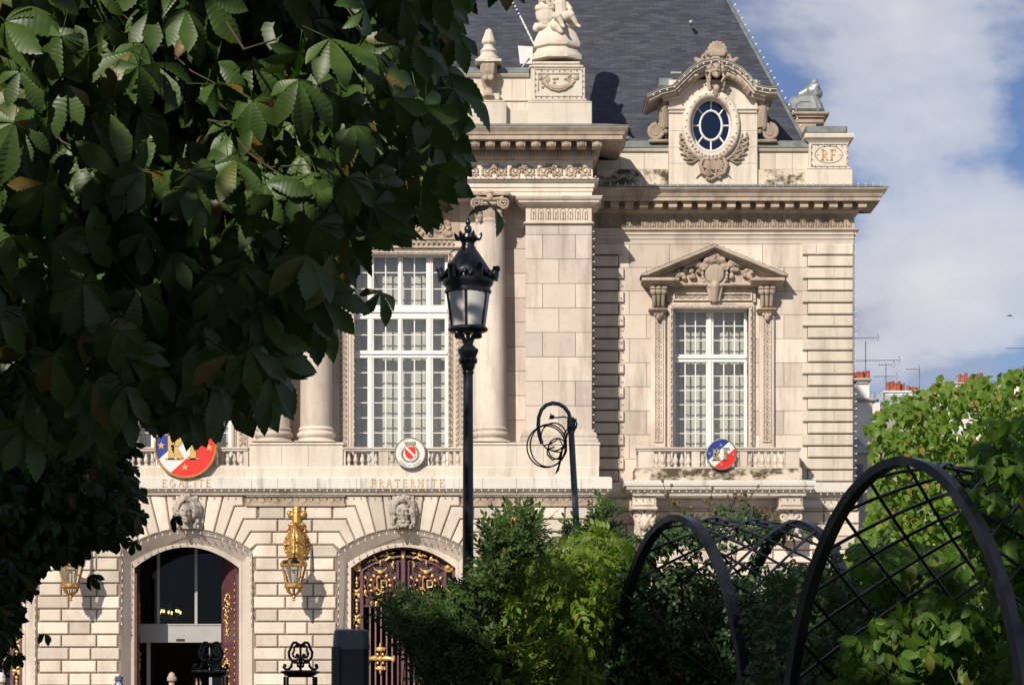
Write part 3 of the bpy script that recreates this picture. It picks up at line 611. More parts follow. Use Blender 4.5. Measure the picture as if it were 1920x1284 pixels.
# --- statue group on the pedestal
def statue():
    Y = YC+.8; t = thing('stone_statue', 'carved stone child seated with shield on the roof pedestal above the corner pier', 'statue', (X(1045,Y), Y, Z(115,Y)))
    q = lambda px, py, dy=0.: P(px, py, Y)+Vector((0, dy, 0)); s = Y/F
    m = M().lathe([(50*s,-.06),(50*s,.08),(43*s,.20),(40*s,.30),(46*s,.34),(47*s,.45),(43*s,.62),(36*s,.85),(31*s,1.05),(29*s,1.18),(33*s,1.22),(34*s,1.34),(30*s,1.38)], (X(1044,Y),Y,Z(113,Y)), 8, sx=1., sy=.85, rot=R(22.5))
    obj('bell_plinth', m, STONE_P, t, sm=40)
    b = M()   # the child
    b.cap(q(1052,40,-.25), q(1050,14,-.25), .21, .22); b.ell(q(1052,-4,-.28), (.16,.17,.20)); b.cap(q(1051,8,-.25), q(1052,0,-.27), .09, .09)
    b.cap(q(1042,14,-.28), q(1030,18,-.45), .085, .075); b.cap(q(1030,18,-.45), q(1024,8,-.5), .07, .06)
    b.cap(q(1062,13,-.25), q(1069,24,-.35), .085, .075); b.cap(q(1069,24,-.35), q(1066,34,-.55), .07, .06)
    b.cap(q(1046,42,-.3), q(1046,44,-.75), .15, .12); b.cap(q(1046,44,-.75), q(1054,62,-.75), .11, .07); b.cap(q(1054,62,-.75), q(1056,66,-.9), .06, .05)
    b.cap(q(1058,42,-.3), q(1070,40,-.65), .15, .12); b.cap(q(1070,40,-.65), q(1081,58,-.6), .11, .06); b.cap(q(1081,58,-.6), q(1086,62,-.68), .055, .045)
    b.cap(q(1052,44,-.3), q(1068,34,-.5), .17, .12)
    for k in range(12): a = k*2.1; b.ell(q(1052,-7,-.28)+Vector((.14*math.cos(a),.10*math.sin(a)+.03,.10+.06*math.sin(k*1.7))), .07)
    b.ell(q(1052,-3,-.45), (.035,.04,.05)); b.ell(q(1049,-6,-.41), (.04,.03,.03)); b.ell(q(1055,-6,-.41), (.04,.03,.03)); b.ell(q(1052,2,-.43), (.05,.03,.02))
    obj('child_figure', remesh(b, .018, 'child_figure', 0), STONE_P, t)
    g = M(); g.ell(q(1021,32,-.35), (.30,.14,.36)); g.ell(q(1021,44,-.33), (.20,.12,.22)); g.cap(q(1008,24,-.4), q(1034,22,-.4), .09, .09); g.cap(q(1009,22,-.36), q(1016,22,-.42), .11, .08); g.cap(q(1033,22,-.36), q(1028,22,-.42), .11, .08)
    g.cap(q(1021,18,-.3), q(1021,6,-.3), .12, .16); g.cap(q(1013,6,-.35), q(1029,6,-.35), .08, .08); g.cap(q(1021,4,-.3), q(1021,8,-.45), .1, .1)
    obj('shield', remesh(g, .02, 'shield', 0), STONE_P, t)
    d = M(); d.cap(q(1040,58,-.5), q(1054,66,-.55), .16, .10); d.cap(q(1014,54,-.3), q(1074,50,-.3), .11, .11); d.cap(q(1004,58,-.2), q(1006,52,-.2), .1, .1); d.cap(q(1046,64,-.55), q(1052,70,-.6), .10, .08)
    obj('drapery', remesh(d, .03, 'drapery', 2), STONE_P, t)
    f = M().lathe([(.34,-.2),(.34,2.2),(.30,2.3)], (X(1032,Y), Y+.15, Z(52,Y)), 14); 
    for k in range(14): a = k*2*math.pi/14; f.tube([(X(1032,Y)+.33*math.cos(a), Y+.15+.33*math.sin(a), Z(52,Y)), (X(1032,Y)+.33*math.cos(a), Y+.15+.33*math.sin(a), Z(52,Y)+2.2)], .045, 5)
    obj('fluted_shaft', f, STONE_P, t)
statue()
# ---------------------------------------------------------------- the wing
WB = 1275+1.6*F/YW
win = [(1266,1283.5),(1285.5,1303),(1305,1324),(1338,1356),(1358,1376),(1378,1395)]
wyn = [(585,610.5),(612,637.5),(639,664.5)]+[(679+26.8*k, 679+26.8*k+25.3) for k in range(9)]
ww = wall_with_hole(1096, 1600, 395, 905, 1258, 1407, 577, 905, YW+.03, YW+.45, JOINT, 'wing_wall')
window(win, wyn, YW+.30, None, None)
part('side_wall', M().box(X(1600,YW)-.5, X(1600,YW), YW+.05, YW+14, 0, Z(350,YW)), STONE)
rows = [456.5,501.6,545.7,590,635,680,725,770,815,860,906]
for k, (y0, y1) in enumerate(zip(rows, rows[1:])):
    js = [1160,1212,1300,1390,1470,1514] if k % 2 else [1160,1180,1255,1345,1430,1514]
    for a, b in zip(js, js[1:]):
        segs = [(a, b)]
        if y1 > 580:
            segs = []
            if a < 1256: segs.append((a, min(b, 1256)))
            if b > 1409: segs.append((max(a, 1409), b))
        for p, q in segs: stone('ashlar_block', p, q, y0, y1, YW, ww, STONE, ch=.006, gap=.012, d=.1)
k = 0; y = 457.0
while y < 900:
    h = 22.35; a = 1505 if k % 2 == 0 else 1515; l = 1170 if k % 2 == 0 else 1159
    for (p, q) in ((1112, l), (a, 1600)):
        cuts = [p, q] if q < 1300 else ([p, 1565, q] if k % 4 == 2 else [p, 1532+(k*7) % 20, q] if k % 4 == 0 else [p, q])
        for u, v in zip(cuts, cuts[1:]):
            o = stone('quoin_block', u, v, y, y+h-2.4, YW-.10, ww, STONE_P if q > 1300 else STONE, ch=.025, gap=.0 if len(cuts) > 2 else .01, d=.2)
    y += h; k += 1
# entablature and cornice of the wing
went = part('wing_entablature', M().cornice([(.02,457.5),(.02,449),(.05,448),(.05,441),(.09,440),(.09,434),(.15,432),(.18,430),(.18,428.5),(.03,428),(.03,402)], 1098, 1600, YW, YW+1, False, True), STONE)
part('frieze_band', M().pb(1104, 1600.5, 402.5, 428, YW-.036, YW+.02), STONE_O, went); frieze(1118, 1598, 404, 427, YW-.055, 14.1, went)  # dark band carries the cornice's shade as well as dirt in its tone
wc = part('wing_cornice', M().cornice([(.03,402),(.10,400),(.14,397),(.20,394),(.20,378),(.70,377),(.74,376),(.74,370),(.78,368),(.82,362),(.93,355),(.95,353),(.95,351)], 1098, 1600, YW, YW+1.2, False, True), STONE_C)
md2 = M().box(-.13,.13,-.42,0,-.12,.06).box(-.16,.16,-.46,0,.06,.11).mesh('modillion'); md2.materials.append(STONE_C)
for i in range(19): obj('modillion', md2, None, wc, loc=(X(1124+27.2*i,YW-.2), YW-.19, Z(383.5,YW-.4)))
wd_ = M()
part('wing_flashing', M().cornice([(.965,351),(.965,349.3),(.3,346)], 1098, 1600, YW, YW+1.2, False, True), LEAD)
# lower storey of the wing
lw = part('wing_lower_wall', M().pb(1120, 1610, 925, WB, YW+.06, YW+.4), JOINT)
sp = []; kk = 0
while 957+24.6*kk < WB-6:
    y0 = 957+24.6*kk; js = [1131,1175,1240,1310,1380,1450,1525,1570,1612] if kk % 2 else [1131,1190,1255,1340,1420,1490,1545,1612]
    for a, b in zip(js, js[1:]): stone('stone_block', a, b, y0, min(y0+24.6, WB), YW, lw, STONE_G, ch=.03, gap=.042, d=.12)
    kk += 1
part('wing_string_course', M().cornice([(.0,957),(.05,955),(.05,931),(.10,930),(.12,926),(.30,923),(.32,922),(.32,906),(.26,904)], 1110, 1604, YW, YW+.5, False, True), STONE_F)
wave(1140, 1604, 934, 953, YW-.07, HALL, 26)
def face(m, c, s, beard=False, hair=1.0, lion=False, seedv=1):      # a carved head looking towards -Y; s = face height
    rnd = random.Random(seedv); e = lambda dx, dy, dz, r: m.ell((c[0]+dx*s, c[1]-dy*s, c[2]+dz*s), tuple(v*s for v in r) if isinstance(r, tuple) else r*s, 10, 7)
    e(0,0,.05,(.34,.34,.46)); e(0,.10,-.22,(.25,.26,.26)); e(0,.30,.18,(.25,.10,.06)); e(0,.36,.0,(.065,.13,.17)); e(0,.40,-.08,(.085,.09,.055))
    for sg in (-1,1): e(sg*.15,.26,-.06,(.11,.11,.09)); e(sg*.13,.31,.06,(.075,.05,.035)); e(sg*.13,.36,.15,(.12,.06,.04)); e(sg*.35,-.02,.0,(.06,.08,.12))
    e(0,.33,-.24,(.11,.06,.03)); e(0,.32,-.30,(.09,.06,.03)); e(0,.30,-.40,(.12,.10,.08))
    n = int(34*hair)
    for k in range(n):
        a = math.pi*(-.15+1.3*k/n)
        for l in range(3): rr = .40+.10*l; e(math.cos(a)*rr*1.0, .14-.12*l+rnd.uniform(-.03,.05), .16+math.sin(a)*(rr+.06)+rnd.uniform(-.04,.04), rnd.uniform(.07,.11))
    for sg in (-1,1):
        for k in range(10): e(sg*(.42+.06*math.sin(k*1.3)+rnd.uniform(-.04,.06)), .05+rnd.uniform(-.05,.1), .12-.085*k, rnd.uniform(.07,.11))
    if beard:
        for k in range(34): a = rnd.uniform(-1,1); e(a*.26, .24-.1*abs(a)+rnd.uniform(-.03,.05), -.36-rnd.random()*.34*(1-.5*abs(a)), rnd.uniform(.05,.08))
        for sg in (-1,1): m.cap((c[0], c[1]-.38*s, c[2]-.18*s), (c[0]+sg*.2*s, c[1]-.30*s, c[2]-.27*s), .05*s, .03*s)
    if lion:
        e(0,.18,.62,(.26,.2,.16)); e(0,.32,.66,(.12,.12,.09))
        for sg in (-1,1): e(sg*.24,.1,.74,(.09,.07,.1)); m.cap((c[0]+sg*.45*s,c[1]-.05*s,c[2]+.4*s),(c[0]+sg*.5*s,c[1]-.05*s,c[2]-.45*s),.11*s,.09*s)
    return m
# window surround and pediment of the wing
YS = YW-.16
m = M().pb(1256,1262,577,905,YW-.22,YW+.12,.02).pb(1405,1411,577,905,YW-.22,YW+.12,.02).pb(1256,1411,572,577.5,YW-.22,YW+.12,.02).pb(1252,1256,566,905,YW-.12,YW+.1,.02).pb(1411,1415,566,905,YW-.12,YW+.1,.02).pb(1252,1415,566,572,YW-.12,YW+.1,.02)
sur = part('window_surround', m, STONE)
heart = M().scroll((-.055,0,0), .06, 1.1, R(0), 1, .017, 5, 9).scroll((.055,0,0), .06, 1.1, R(180), -1, .017, 5, 9).tube([(-.11,0,.02),(-.08,0,-.10),(0,0,-.17),(.08,0,-.10),(.11,0,.02)], .016, 5).ell((0,-.01,-.05),(.035,.03,.06),6,4)
hme = smooth(heart.mesh('heart')); hme.materials.append(STONE_O)
for x0, x1, xc in ((1221,1248,1235),(1424,1452,1438)):
    p = part('pilaster', M().pb(x0, x1, 586, 905, YS+.02, YW+.1, .02).pb(xc-8, xc-6, 600, 826, YS-.03, YS+.05).pb(xc+6, xc+8, 600, 826, YS-.03, YS+.05).pb(xc-8, xc+8, 826, 828, YS-.03, YS+.05), STONE, sur)
    for j in range(16): obj('carved_heart', hme, None, sur, loc=(X(xc,YS), YS+.02, Z(607+14.2*j,YS)))
    m = M().pb(x0-4, x1+4, 577, 581, YS-.22, YW+.1, .03).pb(x0-2, x1+2, 581, 586, YS-.14, YW+.1, .03)
    for dx in (-8, 0, 8): m.cap(P(xc+dx, 572, YS-.1), P(xc+dx*1.1, 552, YS-.25), .055, .07)
    m.pb(x0+2, x1-2, 534, 577, YS-.02, YW+.1)
    for dx in (-10, 0, 10): m.ell(P(xc+dx, 546, YS-.28), (.11,.12,.13), 8, 5); m.ell(P(xc+dx*1.1, 540, YS-.34), (.10,.10,.06), 8, 5)
    m.ell(P(xc, 594, YS-.1), (.10,.08,.13), 8, 5)
    m.ell(P(xc-6, 590, YS-.1), (.06,.08,.06), 8, 5); m.ell(P(xc+6, 590, YS-.1), (.06,.08,.06), 8, 5)
    part('console', m, STONE_O, sur, sm=45)
# pediment
PX = 1340; ped_ = []
YP = YW-.75
def rake(o, i): return [(PX-140+o*.2, 520), (PX-140, 514+0), (PX, 459), (PX+140, 514), (PX+140, 520)]
m = M()
for off, pr, th in ((0,.75,5),(5,.66,4),(9,.5,6)):
    Y = YW-pr; q = [(PX-139+off*1.2,516+off*.42),(PX,459+off),(PX+139-off*1.2,516+off*.42),(PX+139-off*1.2-th*2.4,516+off*.42),(PX,459+off+th),(PX-139+off*1.2+th*2.4,516+off*.42)]
    m.pp(q, Y, YW+.1, .015)
pdm = part('pediment', m, STONE_C)
m = M()
for a, b in ((1204,1274),(1408,1472)): m.pb(a, b, 520, 526, YW-.72, YW+.1, .02).pb(a+3 if a < 1300 else a, b if a < 1300 else b-3, 526, 531, YW-.6, YW+.1, .03)
m.pb(1212, 1466, 531, 535, YW-.45, YW+.1, .02); m.pp([(1222,520),(PX,474),(1458,520),(1458,532),(1222,532)], YW-.22, YW+.1); m.pb(1250,1417,535,566,YW-.13,YW+.1)
part('pediment_cornice', m, STONE_C, pdm)
m = M(); q = lambda x, y, d: P(x, y, YW-d)
m.ell(q(PX,515,.30), (.34,.14,.40), 14, 8); 
for k in range(22): a = k*2*math.pi/22; m.ell(q(PX+23*math.cos(a), 513+25*math.sin(a), .40), (.06,.07,.06), 7, 5)
m.cap(q(PX-14,488,.45), q(PX+14,488,.45), .12, .12); face(m, q(PX,484,.46), .30, hair=.6, seedv=12)
for sg in (-1,1):
    m.cap(q(PX+sg*16,500,.4), q(PX+sg*48,494,.3), .12, .07); m.cap(q(PX+sg*30,492,.4), q(PX+sg*55,500,.3), .08, .05); m.scroll(q(PX+sg*22,500,.45), .13, 1.3, R(90), sg, .05)
    for j in range(16): m.ell(q(PX+sg*random.uniform(30,72), random.uniform(505,522), .30), (.09,.12,.08), 7, 5)
m.cap(q(PX,535,.4), q(PX,562,.25), .17, .11)
for sg in (-1,1): m.cap(q(PX+sg*13,535,.35), q(PX+sg*8,563,.25), .06, .05)
part('pediment_cartouche', remesh(m, .02, 'pediment_cartouche', 0), STONE_O, pdm)
part('cartouche_boss', M().ell(q(PX,513,.42), (.31,.12,.34), 18, 10), STONE_C, pdm, sm=80)
lin = part('lintel_panel', M().pb(1263,1410,549,551,YW-.2,YW).pb(1263,1410,561,563,YW-.2,YW).pb(1263,1265,551,561,YW-.2,YW).pb(1408,1410,551,561,YW-.2,YW), STONE, pdm)
wm = smooth(M().scroll((0,0,0), .10, 1.5, R(200), -1, .022, 5, 10).tube([(-.2,0,-.08),(-.12,0,-.02),(-.08,0,.06),(0,0,.1)], [.01,.02,.02,.015], 5).mesh('wave')); wm.materials.append(STONE_O)
for x in (1275,1290,1305,1318,1362,1376,1390,1402): o = obj('wave_scroll', wm, None, pdm, loc=(X(x,YW-.13), YW-.14, Z(556.5,YW-.13))); o.scale = (1 if x < PX else -1, 1, .85)
# balcony of the wing
YBk = YW-1.15
bal = balustrade(1192, 1502, YBk, [1231+12*i for i in range(6)]+[1318,1330.5,1343,1355.5,1368,1380]+[1406+12*i for i in range(6)], [(1197,1225),(1297,1312),(1387,1400),(1473,1499)], 'b', bot=878)
sd = M(); 
for x in (1196, 1489): sd.box(X(x,YBk), X(x+10,YBk), YBk+.28, YW+.02, Z(845,YBk), Z(838,YBk)).box(X(x+1,YBk), X(x+9,YBk), YBk+.2, YW+.02, Z(875,YBk), Z(845,YBk)-.01)
part('balcony_side', sd, STONE, bal)
part('balcony_plinth', M().pb(1190, 1504, 878, 900.5, YBk-.06, YW+.05, .01), STONE_M, bal)
part('balcony_slab', M().cornice([(.0,929),(.02,926),(.06,921),(.20,917),(.22,914),(.22,912),(.28,910),(.30,903),(.27,901),(.06,899.5)], 1187, 1510, YBk, YW+.05), STONE_F, bal)
m = M()
for x0, x1 in ((1186,1231),(1461,1506)):
    c = (x0+x1)/2; m = M().pb(x0, x1, 930, 950, YBk+.1, YW+.05, .03).pb(x0+3, x1-3, 934, 947, YBk+.07, YBk+.2, .02).pb(x0-2, x1+2, 950, 955, YBk+.05, YW+.05, .03).pb(x0+3,x1-3,955,1012,YBk+.45,YW+.05)
    for sg in (-1,1): m.scroll(P(c+sg*12, 968, YBk+.3), .20, 1.6, R(90), sg, .06); m.cap(P(c+sg*14,975,YBk+.35), P(c+sg*8,1010,YBk+.5), .10, .06)
    m.ell(P(c,978,YBk+.38), (.20,.16,.26), 10, 6); m.tube([P(c-17,960,YBk+.3),P(c,985,YBk+.25),P(c+17,960,YBk+.3)], .05, 6)
    part('balcony_console', m, STONE, bal, sm=40)
# parapet of the wing, its stained foot, the corner pier with RF
YPA = YW+.25
pa = part('parapet', M().pb(1085, 1525, 290, 352, YPA, YPA+.5), STONE)
for a, b in ((1118,1253),(1421,1518)):
    part('parapet_foot', M().pb(a, b, 318, 350, YPA-.13, YPA+.05, .02), STONE_M); 
    part('parapet_coping', M().cornice([(.0,285),(.06,283),(.10,278),(.12,276)], a-30 if a < 1200 else a, b, YPA, YPA+.6, False, False), STONE_P)
    part('lead_coping', M().cornice([(.14,276),(.14,272),(.0,264)], a-30 if a < 1200 else a, b, YPA, YPA+.7, False, False), LEAD)
    for j in range(3): x = a+(b-a)*(j+.5)/3; stone('ashlar_block', x-(b-a)/6, x+(b-a)/6, 287, 318, YPA-.03, pa, STONE_P, ch=.006, gap=.012, d=.1)
    for j in range(2): part('joint_line', M().pb(a+(b-a)*(j+1)/3, a+(b-a)*(j+1)/3+.6, 319, 349, YPA-.133, YPA), JOINT, pa)
cp = part('corner_pedestal', M().pb(1517, 1591, 268, 318, YPA-.2, YPA+1.0, .015).pb(1509, 1599, 318, 350, YPA-.28, YPA+1.1, .02).pb(1512,1596,313,318,YPA-.25,YPA+1.05,.04), STONE_P)
part('pedestal_coping', M().cornice([(.0,269),(.03,266),(.12,260),(.16,258),(.17,253),(.14,250)], 1517, 1591, YPA-.2, YPA+1.0), STONE_P, cp)
part('lead_cap', M().pb(1512, 1589, 236, 251, YPA-.25, YPA+1.0, .05), LEAD, cp)
ov = [(1554+25.5*math.cos(2*math.pi*k/28), 290+16*math.sin(2*math.pi*k/28)) for k in range(28)]
part('oval_rim', M().tube([P(a, b, YPA-.2) for a, b in ov], .018, 5, True), STONE_O, cp)
word('RF', 1539, 1570, 281, 301, YPA-.2, cp, GILT, .02, .17); part('dot', M().ell(P(1533,291,YPA-.2), .03, 6, 4).ell(P(1575,291,YPA-.2), .03, 6, 4), GILT, cp)
# --- slate roof
YR = YW+1.15; zE = Z(285, YR); zT = zE+14; run = .50; rx = .42
xl, xr = X(-330, YR), X(1524, YR)
m = M().add([(xl,YR,zE-.8),(xr+.8*rx,YR,zE-.8),(xr-14*rx,YR+14*run,zT),(xl,YR+14*run,zT),(xr+.8*rx,YR+16,zE-.8),(xr-14*rx,YR+16-14*run,zT),(xl,YR+16,zE-.8),(xl,YR+16-14*run,zT)],
            [(0,1,2,3),(1,4,5,2),(4,6,7,5),(3,2,5,7),(0,3,7,6),(0,6,4,1)])
roof = part('roof', m, SLATE)
hip = [Vector((xr+.8*rx, YR-.02, zE-.8)), Vector((xr-14*rx, YR+14*run-.02, zT))]
part('hip_flashing', M().tube([hip[0], hip[1]], .05, 6), LEAD, roof)
part('roof_hook', M().tube([P(1296,46,YR+2.45), P(1296,42,YR+2.2)], .05, 8).ell(P(1296,42,YR+2.18), .08, 8, 5), ZINC, roof)
# --- the oval dormer
YD = YW+.02; DX, DY = 1333, 236
dor = thing('x','x','x'); bpy.data.objects.remove(dor)
def plate(x0, x1, y0, y1, rx_, ry_, Yf, Yb, n=48):
    an = sorted([2*math.pi*k/n for k in range(n)]+[math.atan2(b-DY, a-DX) % (2*math.pi) for a in (x0, x1) for b in (y0, y1)]); vi = []; vo = []
    for a in an:
        c, s_ = math.cos(a), math.sin(a); vi.append((DX+rx_*c, DY+ry_*s_)); t = min([((x1-DX) if c > 0 else (x0-DX))/c if abs(c) > 1e-6 else 1e9, ((y1-DY) if s_ > 0 else (y0-DY))/s_ if abs(s_) > 1e-6 else 1e9]); vo.append((DX+t*c, DY+t*s_))
    K = len(an); m = M(); vs = [P(a, b, Yf) for a, b in vi]+[P(a, b, Yf) for a, b in vo]
    bk = [Vector((v.x, Yb, v.z)) for v in vs]; fs = []
    for k in range(K): l = (k+1) % K; fs += [(k,l,K+l,K+k), (k,2*K+k,2*K+l,l), (K+k,K+l,3*K+l,3*K+k)]
    return m.add(vs+bk, fs)
dorm = part('dormer', plate(1254, 1420, 150, 348, 41, 53, YD, YD+2.2), STONE_P)
def oval(rx_, ry_, Y, r, seg=6, n=48): return M().tube([P(DX+rx_*math.cos(2*math.pi*k/n), DY+ry_*math.sin(2*math.pi*k/n), Y) for k in range(n)], r, seg, True)
o1 = oval(46.5, 60, YD-.02, .15, 8); o1.add(*(lambda q: (q.v, q.f))(oval(41.5, 53.5, YD-.01, .06, 6))); part('oval_surround', o1, STONE, dorm, sm=60)
fr = oval(36.5, 48.5, YD+.30, .05, 6); fr.add(*(lambda q: (q.v, q.f))(oval(20.5, 27.5, YD+.30, .042, 6)))
for k in range(8): a = 2*math.pi*(k)/8; c, s_ = math.cos(a), math.sin(a); fr.tube([P(DX+21*c, DY+28*s_, YD+.30), P(DX+36*c, DY+48*s_, YD+.30)], .028, 5)
part('oval_frame', fr, WHITE, dorm, sm=60)
def sector(r0, r1, a0, a1):
    n = 8; o = [P(DX+r1[0]*math.cos(a0+(a1-a0)*k/n), DY+r1[1]*math.sin(a0+(a1-a0)*k/n), YD+.31) for k in range(n+1)]
    i_ = [P(DX+r0[0]*math.cos(a0+(a1-a0)*k/n), DY+r0[1]*math.sin(a0+(a1-a0)*k/n), YD+.31) for k in range(n+1)]
    return M().prism([(v.x, v.z) for v in o+i_[::-1]], YD+.31, YD+.318)
for k in range(8): part('pane', sector((20.5,27.5), (36.5,48.5), 2*math.pi*k/8, 2*math.pi*(k+1)/8), GLASSO, dorm)
part('pane', M().prism([(P(DX+20.5*math.cos(a), DY, YD).x, P(DX, DY+27.5*math.sin(a), YD).z) for a in [2*math.pi*k/24 for k in range(24)]], YD+.31, YD+.318), GLASSO, dorm)
ringm = M(); vs = []
for rx_, ry_, Y in ((41,53,YD+.02),(38,50,YD+.28),(36,48,YD+.34)): vs += [P(DX+rx_*math.cos(2*math.pi*k/48), DY+ry_*math.sin(2*math.pi*k/48), Y) for k in range(48)]
ringm.add(vs, [(i*48+k, i*48+(k+1) % 48, i*48+48+(k+1) % 48, i*48+48+k) for i in range(2) for k in range(48)]); part('oval_reveal', ringm, STONE, dorm, sm=60)
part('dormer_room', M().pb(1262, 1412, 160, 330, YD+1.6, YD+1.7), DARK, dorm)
for (a, b, y) in ((1252,1288,206),(1381,1422,206)): part('impost', M().pb(a, b, y-5, y, YD-.12, YD+.3, .03).pb(a+2, b-2, y, y+6, YD-.06, YD+.3, .02), STONE, dorm)
for y in (245, 276, 306):
    for a, b in ((1255,1283),(1387,1419)): part('joint_line', M().pb(a, b, y, y+.6, YD-.003, YD+.05), JOINT, dorm)
path = [(1212,179),(1238,166),(1262,160),(1278,143),(1296,126),(1318,114),(1342,110),(1366,114),(1389,126),(1407,143),(1420,160),(1440,164),(1456,164)]
def band(path, t0, t1, Yf, Yb, m):
    n = len(path); up = []; dn = []
    for i, (a, b) in enumerate(path):
        p0 = path[max(0,i-1)]; p1 = path[min(n-1,i+1)]; dx, dy = p1[0]-p0[0], p1[1]-p0[1]; l = math.hypot(dx, dy); nx, ny = -dy/l, dx/l
        up.append((a+nx*t0, b+ny*t0)); dn.append((a+nx*t1, b+ny*t1))
    for i in range(n-1): m.pp([up[i], up[i+1], dn[i+1], dn[i]], Yf, Yb)
    return m
m = M(); band(path, 0, 5, YD-.55, YD+1.6, m); band(path, 5, 11, YD-.47, YD+1.4, m); band(path[1:-1], 11, 17, YD-.36, YD+1.2, m); band(path[1:-1], 17, 24, YD-.22, YD+1.0, m)
ar = part('dormer_pediment', m, STONE, dorm)
m = M(); band(path, -1.5, 0, YD-.58, YD+1.6, m); m.pb(1236,1262,146,163,YD+.1,YD+1.5,.05).pb(1416,1428,150,163,YD+.1,YD+1.4,.05); part('dormer_flashing', m, LEAD, dorm)
part('tympanum', M().pp([(1262,172)]+[(1342+68*math.cos(R(180-12*k)), 172-48*math.sin(R(180-12*k))) for k in range(16)]+[(1412,172)], YD-.06, YD+.3), STONE, dorm) if False else None
m = M(); q = lambda x, y, d=0.: P(x, y, YD-d)
for sg in (-1,1):
    for k in range(22):
        t = random.random(); a = R(90+sg*(22+t*52)); m.ell(q(1337+66*math.cos(a)*1.05, 192-54*math.sin(a)*1.0, .22), (random.uniform(.08,.13),.22,random.uniform(.08,.12)), 7, 5)
part('fruit_swag', remesh(m, .03, 'fruit_swag', 0), STONE_O, dorm)
m = M(); face(m, q(1343,133,.42), .52, hair=.7, seedv=3)
for sg in (-1,1): m.cap(q(1343+sg*19,128,.25), q(1343+sg*12,168,.15), .07, .06); m.cap(q(1343+sg*24,122,.2), q(1343+sg*38,112,.1), .13, .08); m.scroll(q(1343+sg*21,108,.15), .17, 1.4, R(90), sg, .07)
m.cap(q(1343,166,.2), q(1343,176,.12), .12, .10); m.cap(q(1330,100,.2), q(1356,100,.2), .12, .12)
for k in range(9): a = R(90+(k-4)*24); m.cap(q(1345,97,.14), q(1345+15*math.cos(a), 96-15*math.sin(a), .10), .05, .075)
for k in range(5): m.ell(q(1335+5*k,103,.24), .09, 8, 6)
part('crowning_mask', remesh(m, .018, 'crowning_mask', 0), STONE_O, dorm)
m = M()
for k in range(11): a = R(90+(k-5)*19); m.cap(q(1338,318,.10), q(1338+17*math.cos(a), 312-15*math.sin(a), .05), .03, .06)
for sg in (-1,1):
    m.tube([q(1338+sg*18,296,.08),q(1338+sg*25,308,.10),q(1338+sg*20,324,.1),q(1338+sg*8,330,.1)], [.05,.07,.08,.05], 7); m.scroll(q(1338+sg*9,322,.12), .12, 1.3, R(0), sg, .05)
    base = [(1338+sg*24,300),(1338+sg*38,290),(1338+sg*48,272),(1338+sg*54,250)]
    m.tube([q(a, b, .05) for a, b in base], [.05,.05,.04,.02], 7)
    for (a, b), ln in zip([(1338+sg*30,300),(1338+sg*36,293),(1338+sg*43,284),(1338+sg*47,274),(1338+sg*50,262),(1338+sg*36,288)], (24,24,22,20,16,14)):
        m.tube([q(a, b, .04), q(a+sg*ln*.5, b-2, .07), q(a+sg*ln*.85, b-ln*.35, .07), q(a+sg*ln*.8, b-ln*.65, .04)], [.03,.045,.035,.02], 7); m.ell(q(a+sg*ln*.75,b-ln*.66,.05), .04, 7, 5)
        m.tube([q(a, b, .04), q(a+sg*ln*.5, b+6, .07), q(a+sg*ln*.9, b+4, .05)], [.025,.035,.02], 7)
    m.tube([q(1338+sg*10,332,.06), q(1338+sg*24,325,.05), q(1338+sg*33,334,.03)], [.05,.03,.015], 6)
for k in range(7): m.ell(q(1326+4*k, 334+3*math.sin(k), .08), .06, 7, 5)
for k in range(16): m.ell(q(1333+44*math.cos(R(20+140*k/15)), 240+54*math.sin(R(20+140*k/15)), .12), (.07,.07,.06), 7, 5)
part('shell_cartouche', m, STONE_O, dorm, sm=60)
for sg, c in ((-1,1253),(1,1421)):
    m = M(); m.scroll(P(c+sg*22,248,YD+.1), .26, 2.0, R(90) , -sg, .075, 7, 12).scroll(P(c+sg*10,196,YD+.1), .15, 1.6, R(-90), sg, .055, 6, 12)
    m.tube([P(c+sg*3,188,YD+.1),P(c+sg*16,205,YD+.1),P(c+sg*9,222,YD+.1),P(c+sg*7,236,YD+.1),P(c+sg*20,234,YD+.1)], [.10,.11,.08,.09,.07], 8)
    m.tube([P(c+sg*22,248,YD+.05),P(c+sg*22,248,YD+1.0)], .24, 14); m.tube([P(c+sg*8,200,YD+.05),P(c+sg*8,240,YD+.1)], .17, 10); m.pb(min(c,c+sg*36),max(c,c+sg*36),261,266,YD-.05,YD+1,.02)
    for k in range(7): m.ell(P(c+sg*random.uniform(2,12), 205+7*k, YD+.02), .08, 7, 5)
    part('scroll_console', m, STONE_O, dorm, sm=60)
# --- dormer on the far slope, seen from its side
YE = YW+5.0; e0 = 1500
sdm = part('side_dormer', M().pb(1484, 1530, 224, 300, YE, YE+2.0).pb(1492,1546,222,232,YE-.05,YE+2.05,.05).pb(1488,1550,215,222,YE-.12,YE+2.1,.08).pb(1486,1555,209,215,YE-.2,YE+2.2,.04), STONE_O)
prof = [(1480,209),(1478,192),(1484,182),(1500,176),(1524,174),(1534,180),(1542,192),(1548,209)]
part('zinc_roof', M().pp(prof, YE, YE+2.0, .1).tube([P(a,b,YE+.02) for a,b in [(1524,174),(1530,188),(1534,209)]], .05, 6).tube([P(a,b,YE+.02) for a,b in [(1492,209),(1493,196),(1502,191),(1520,191)]], .04, 6), ZINC, sdm, sm=30)
m = M(); q2 = lambda x, y, d=0.: P(x, y, YE+1+d)
m.cap(q2(1500,178), q2(1522,168), .1, .22).cap(q2(1522,170), q2(1527,156), .25, .14).ell(q2(1527,155), .14).cap(q2(1532,176), q2(1529,162), .2, .12)
for k in range(8): m.ell(q2(1527+random.uniform(-4,6), 160+random.uniform(0,18), -.15), .1, 7, 5)
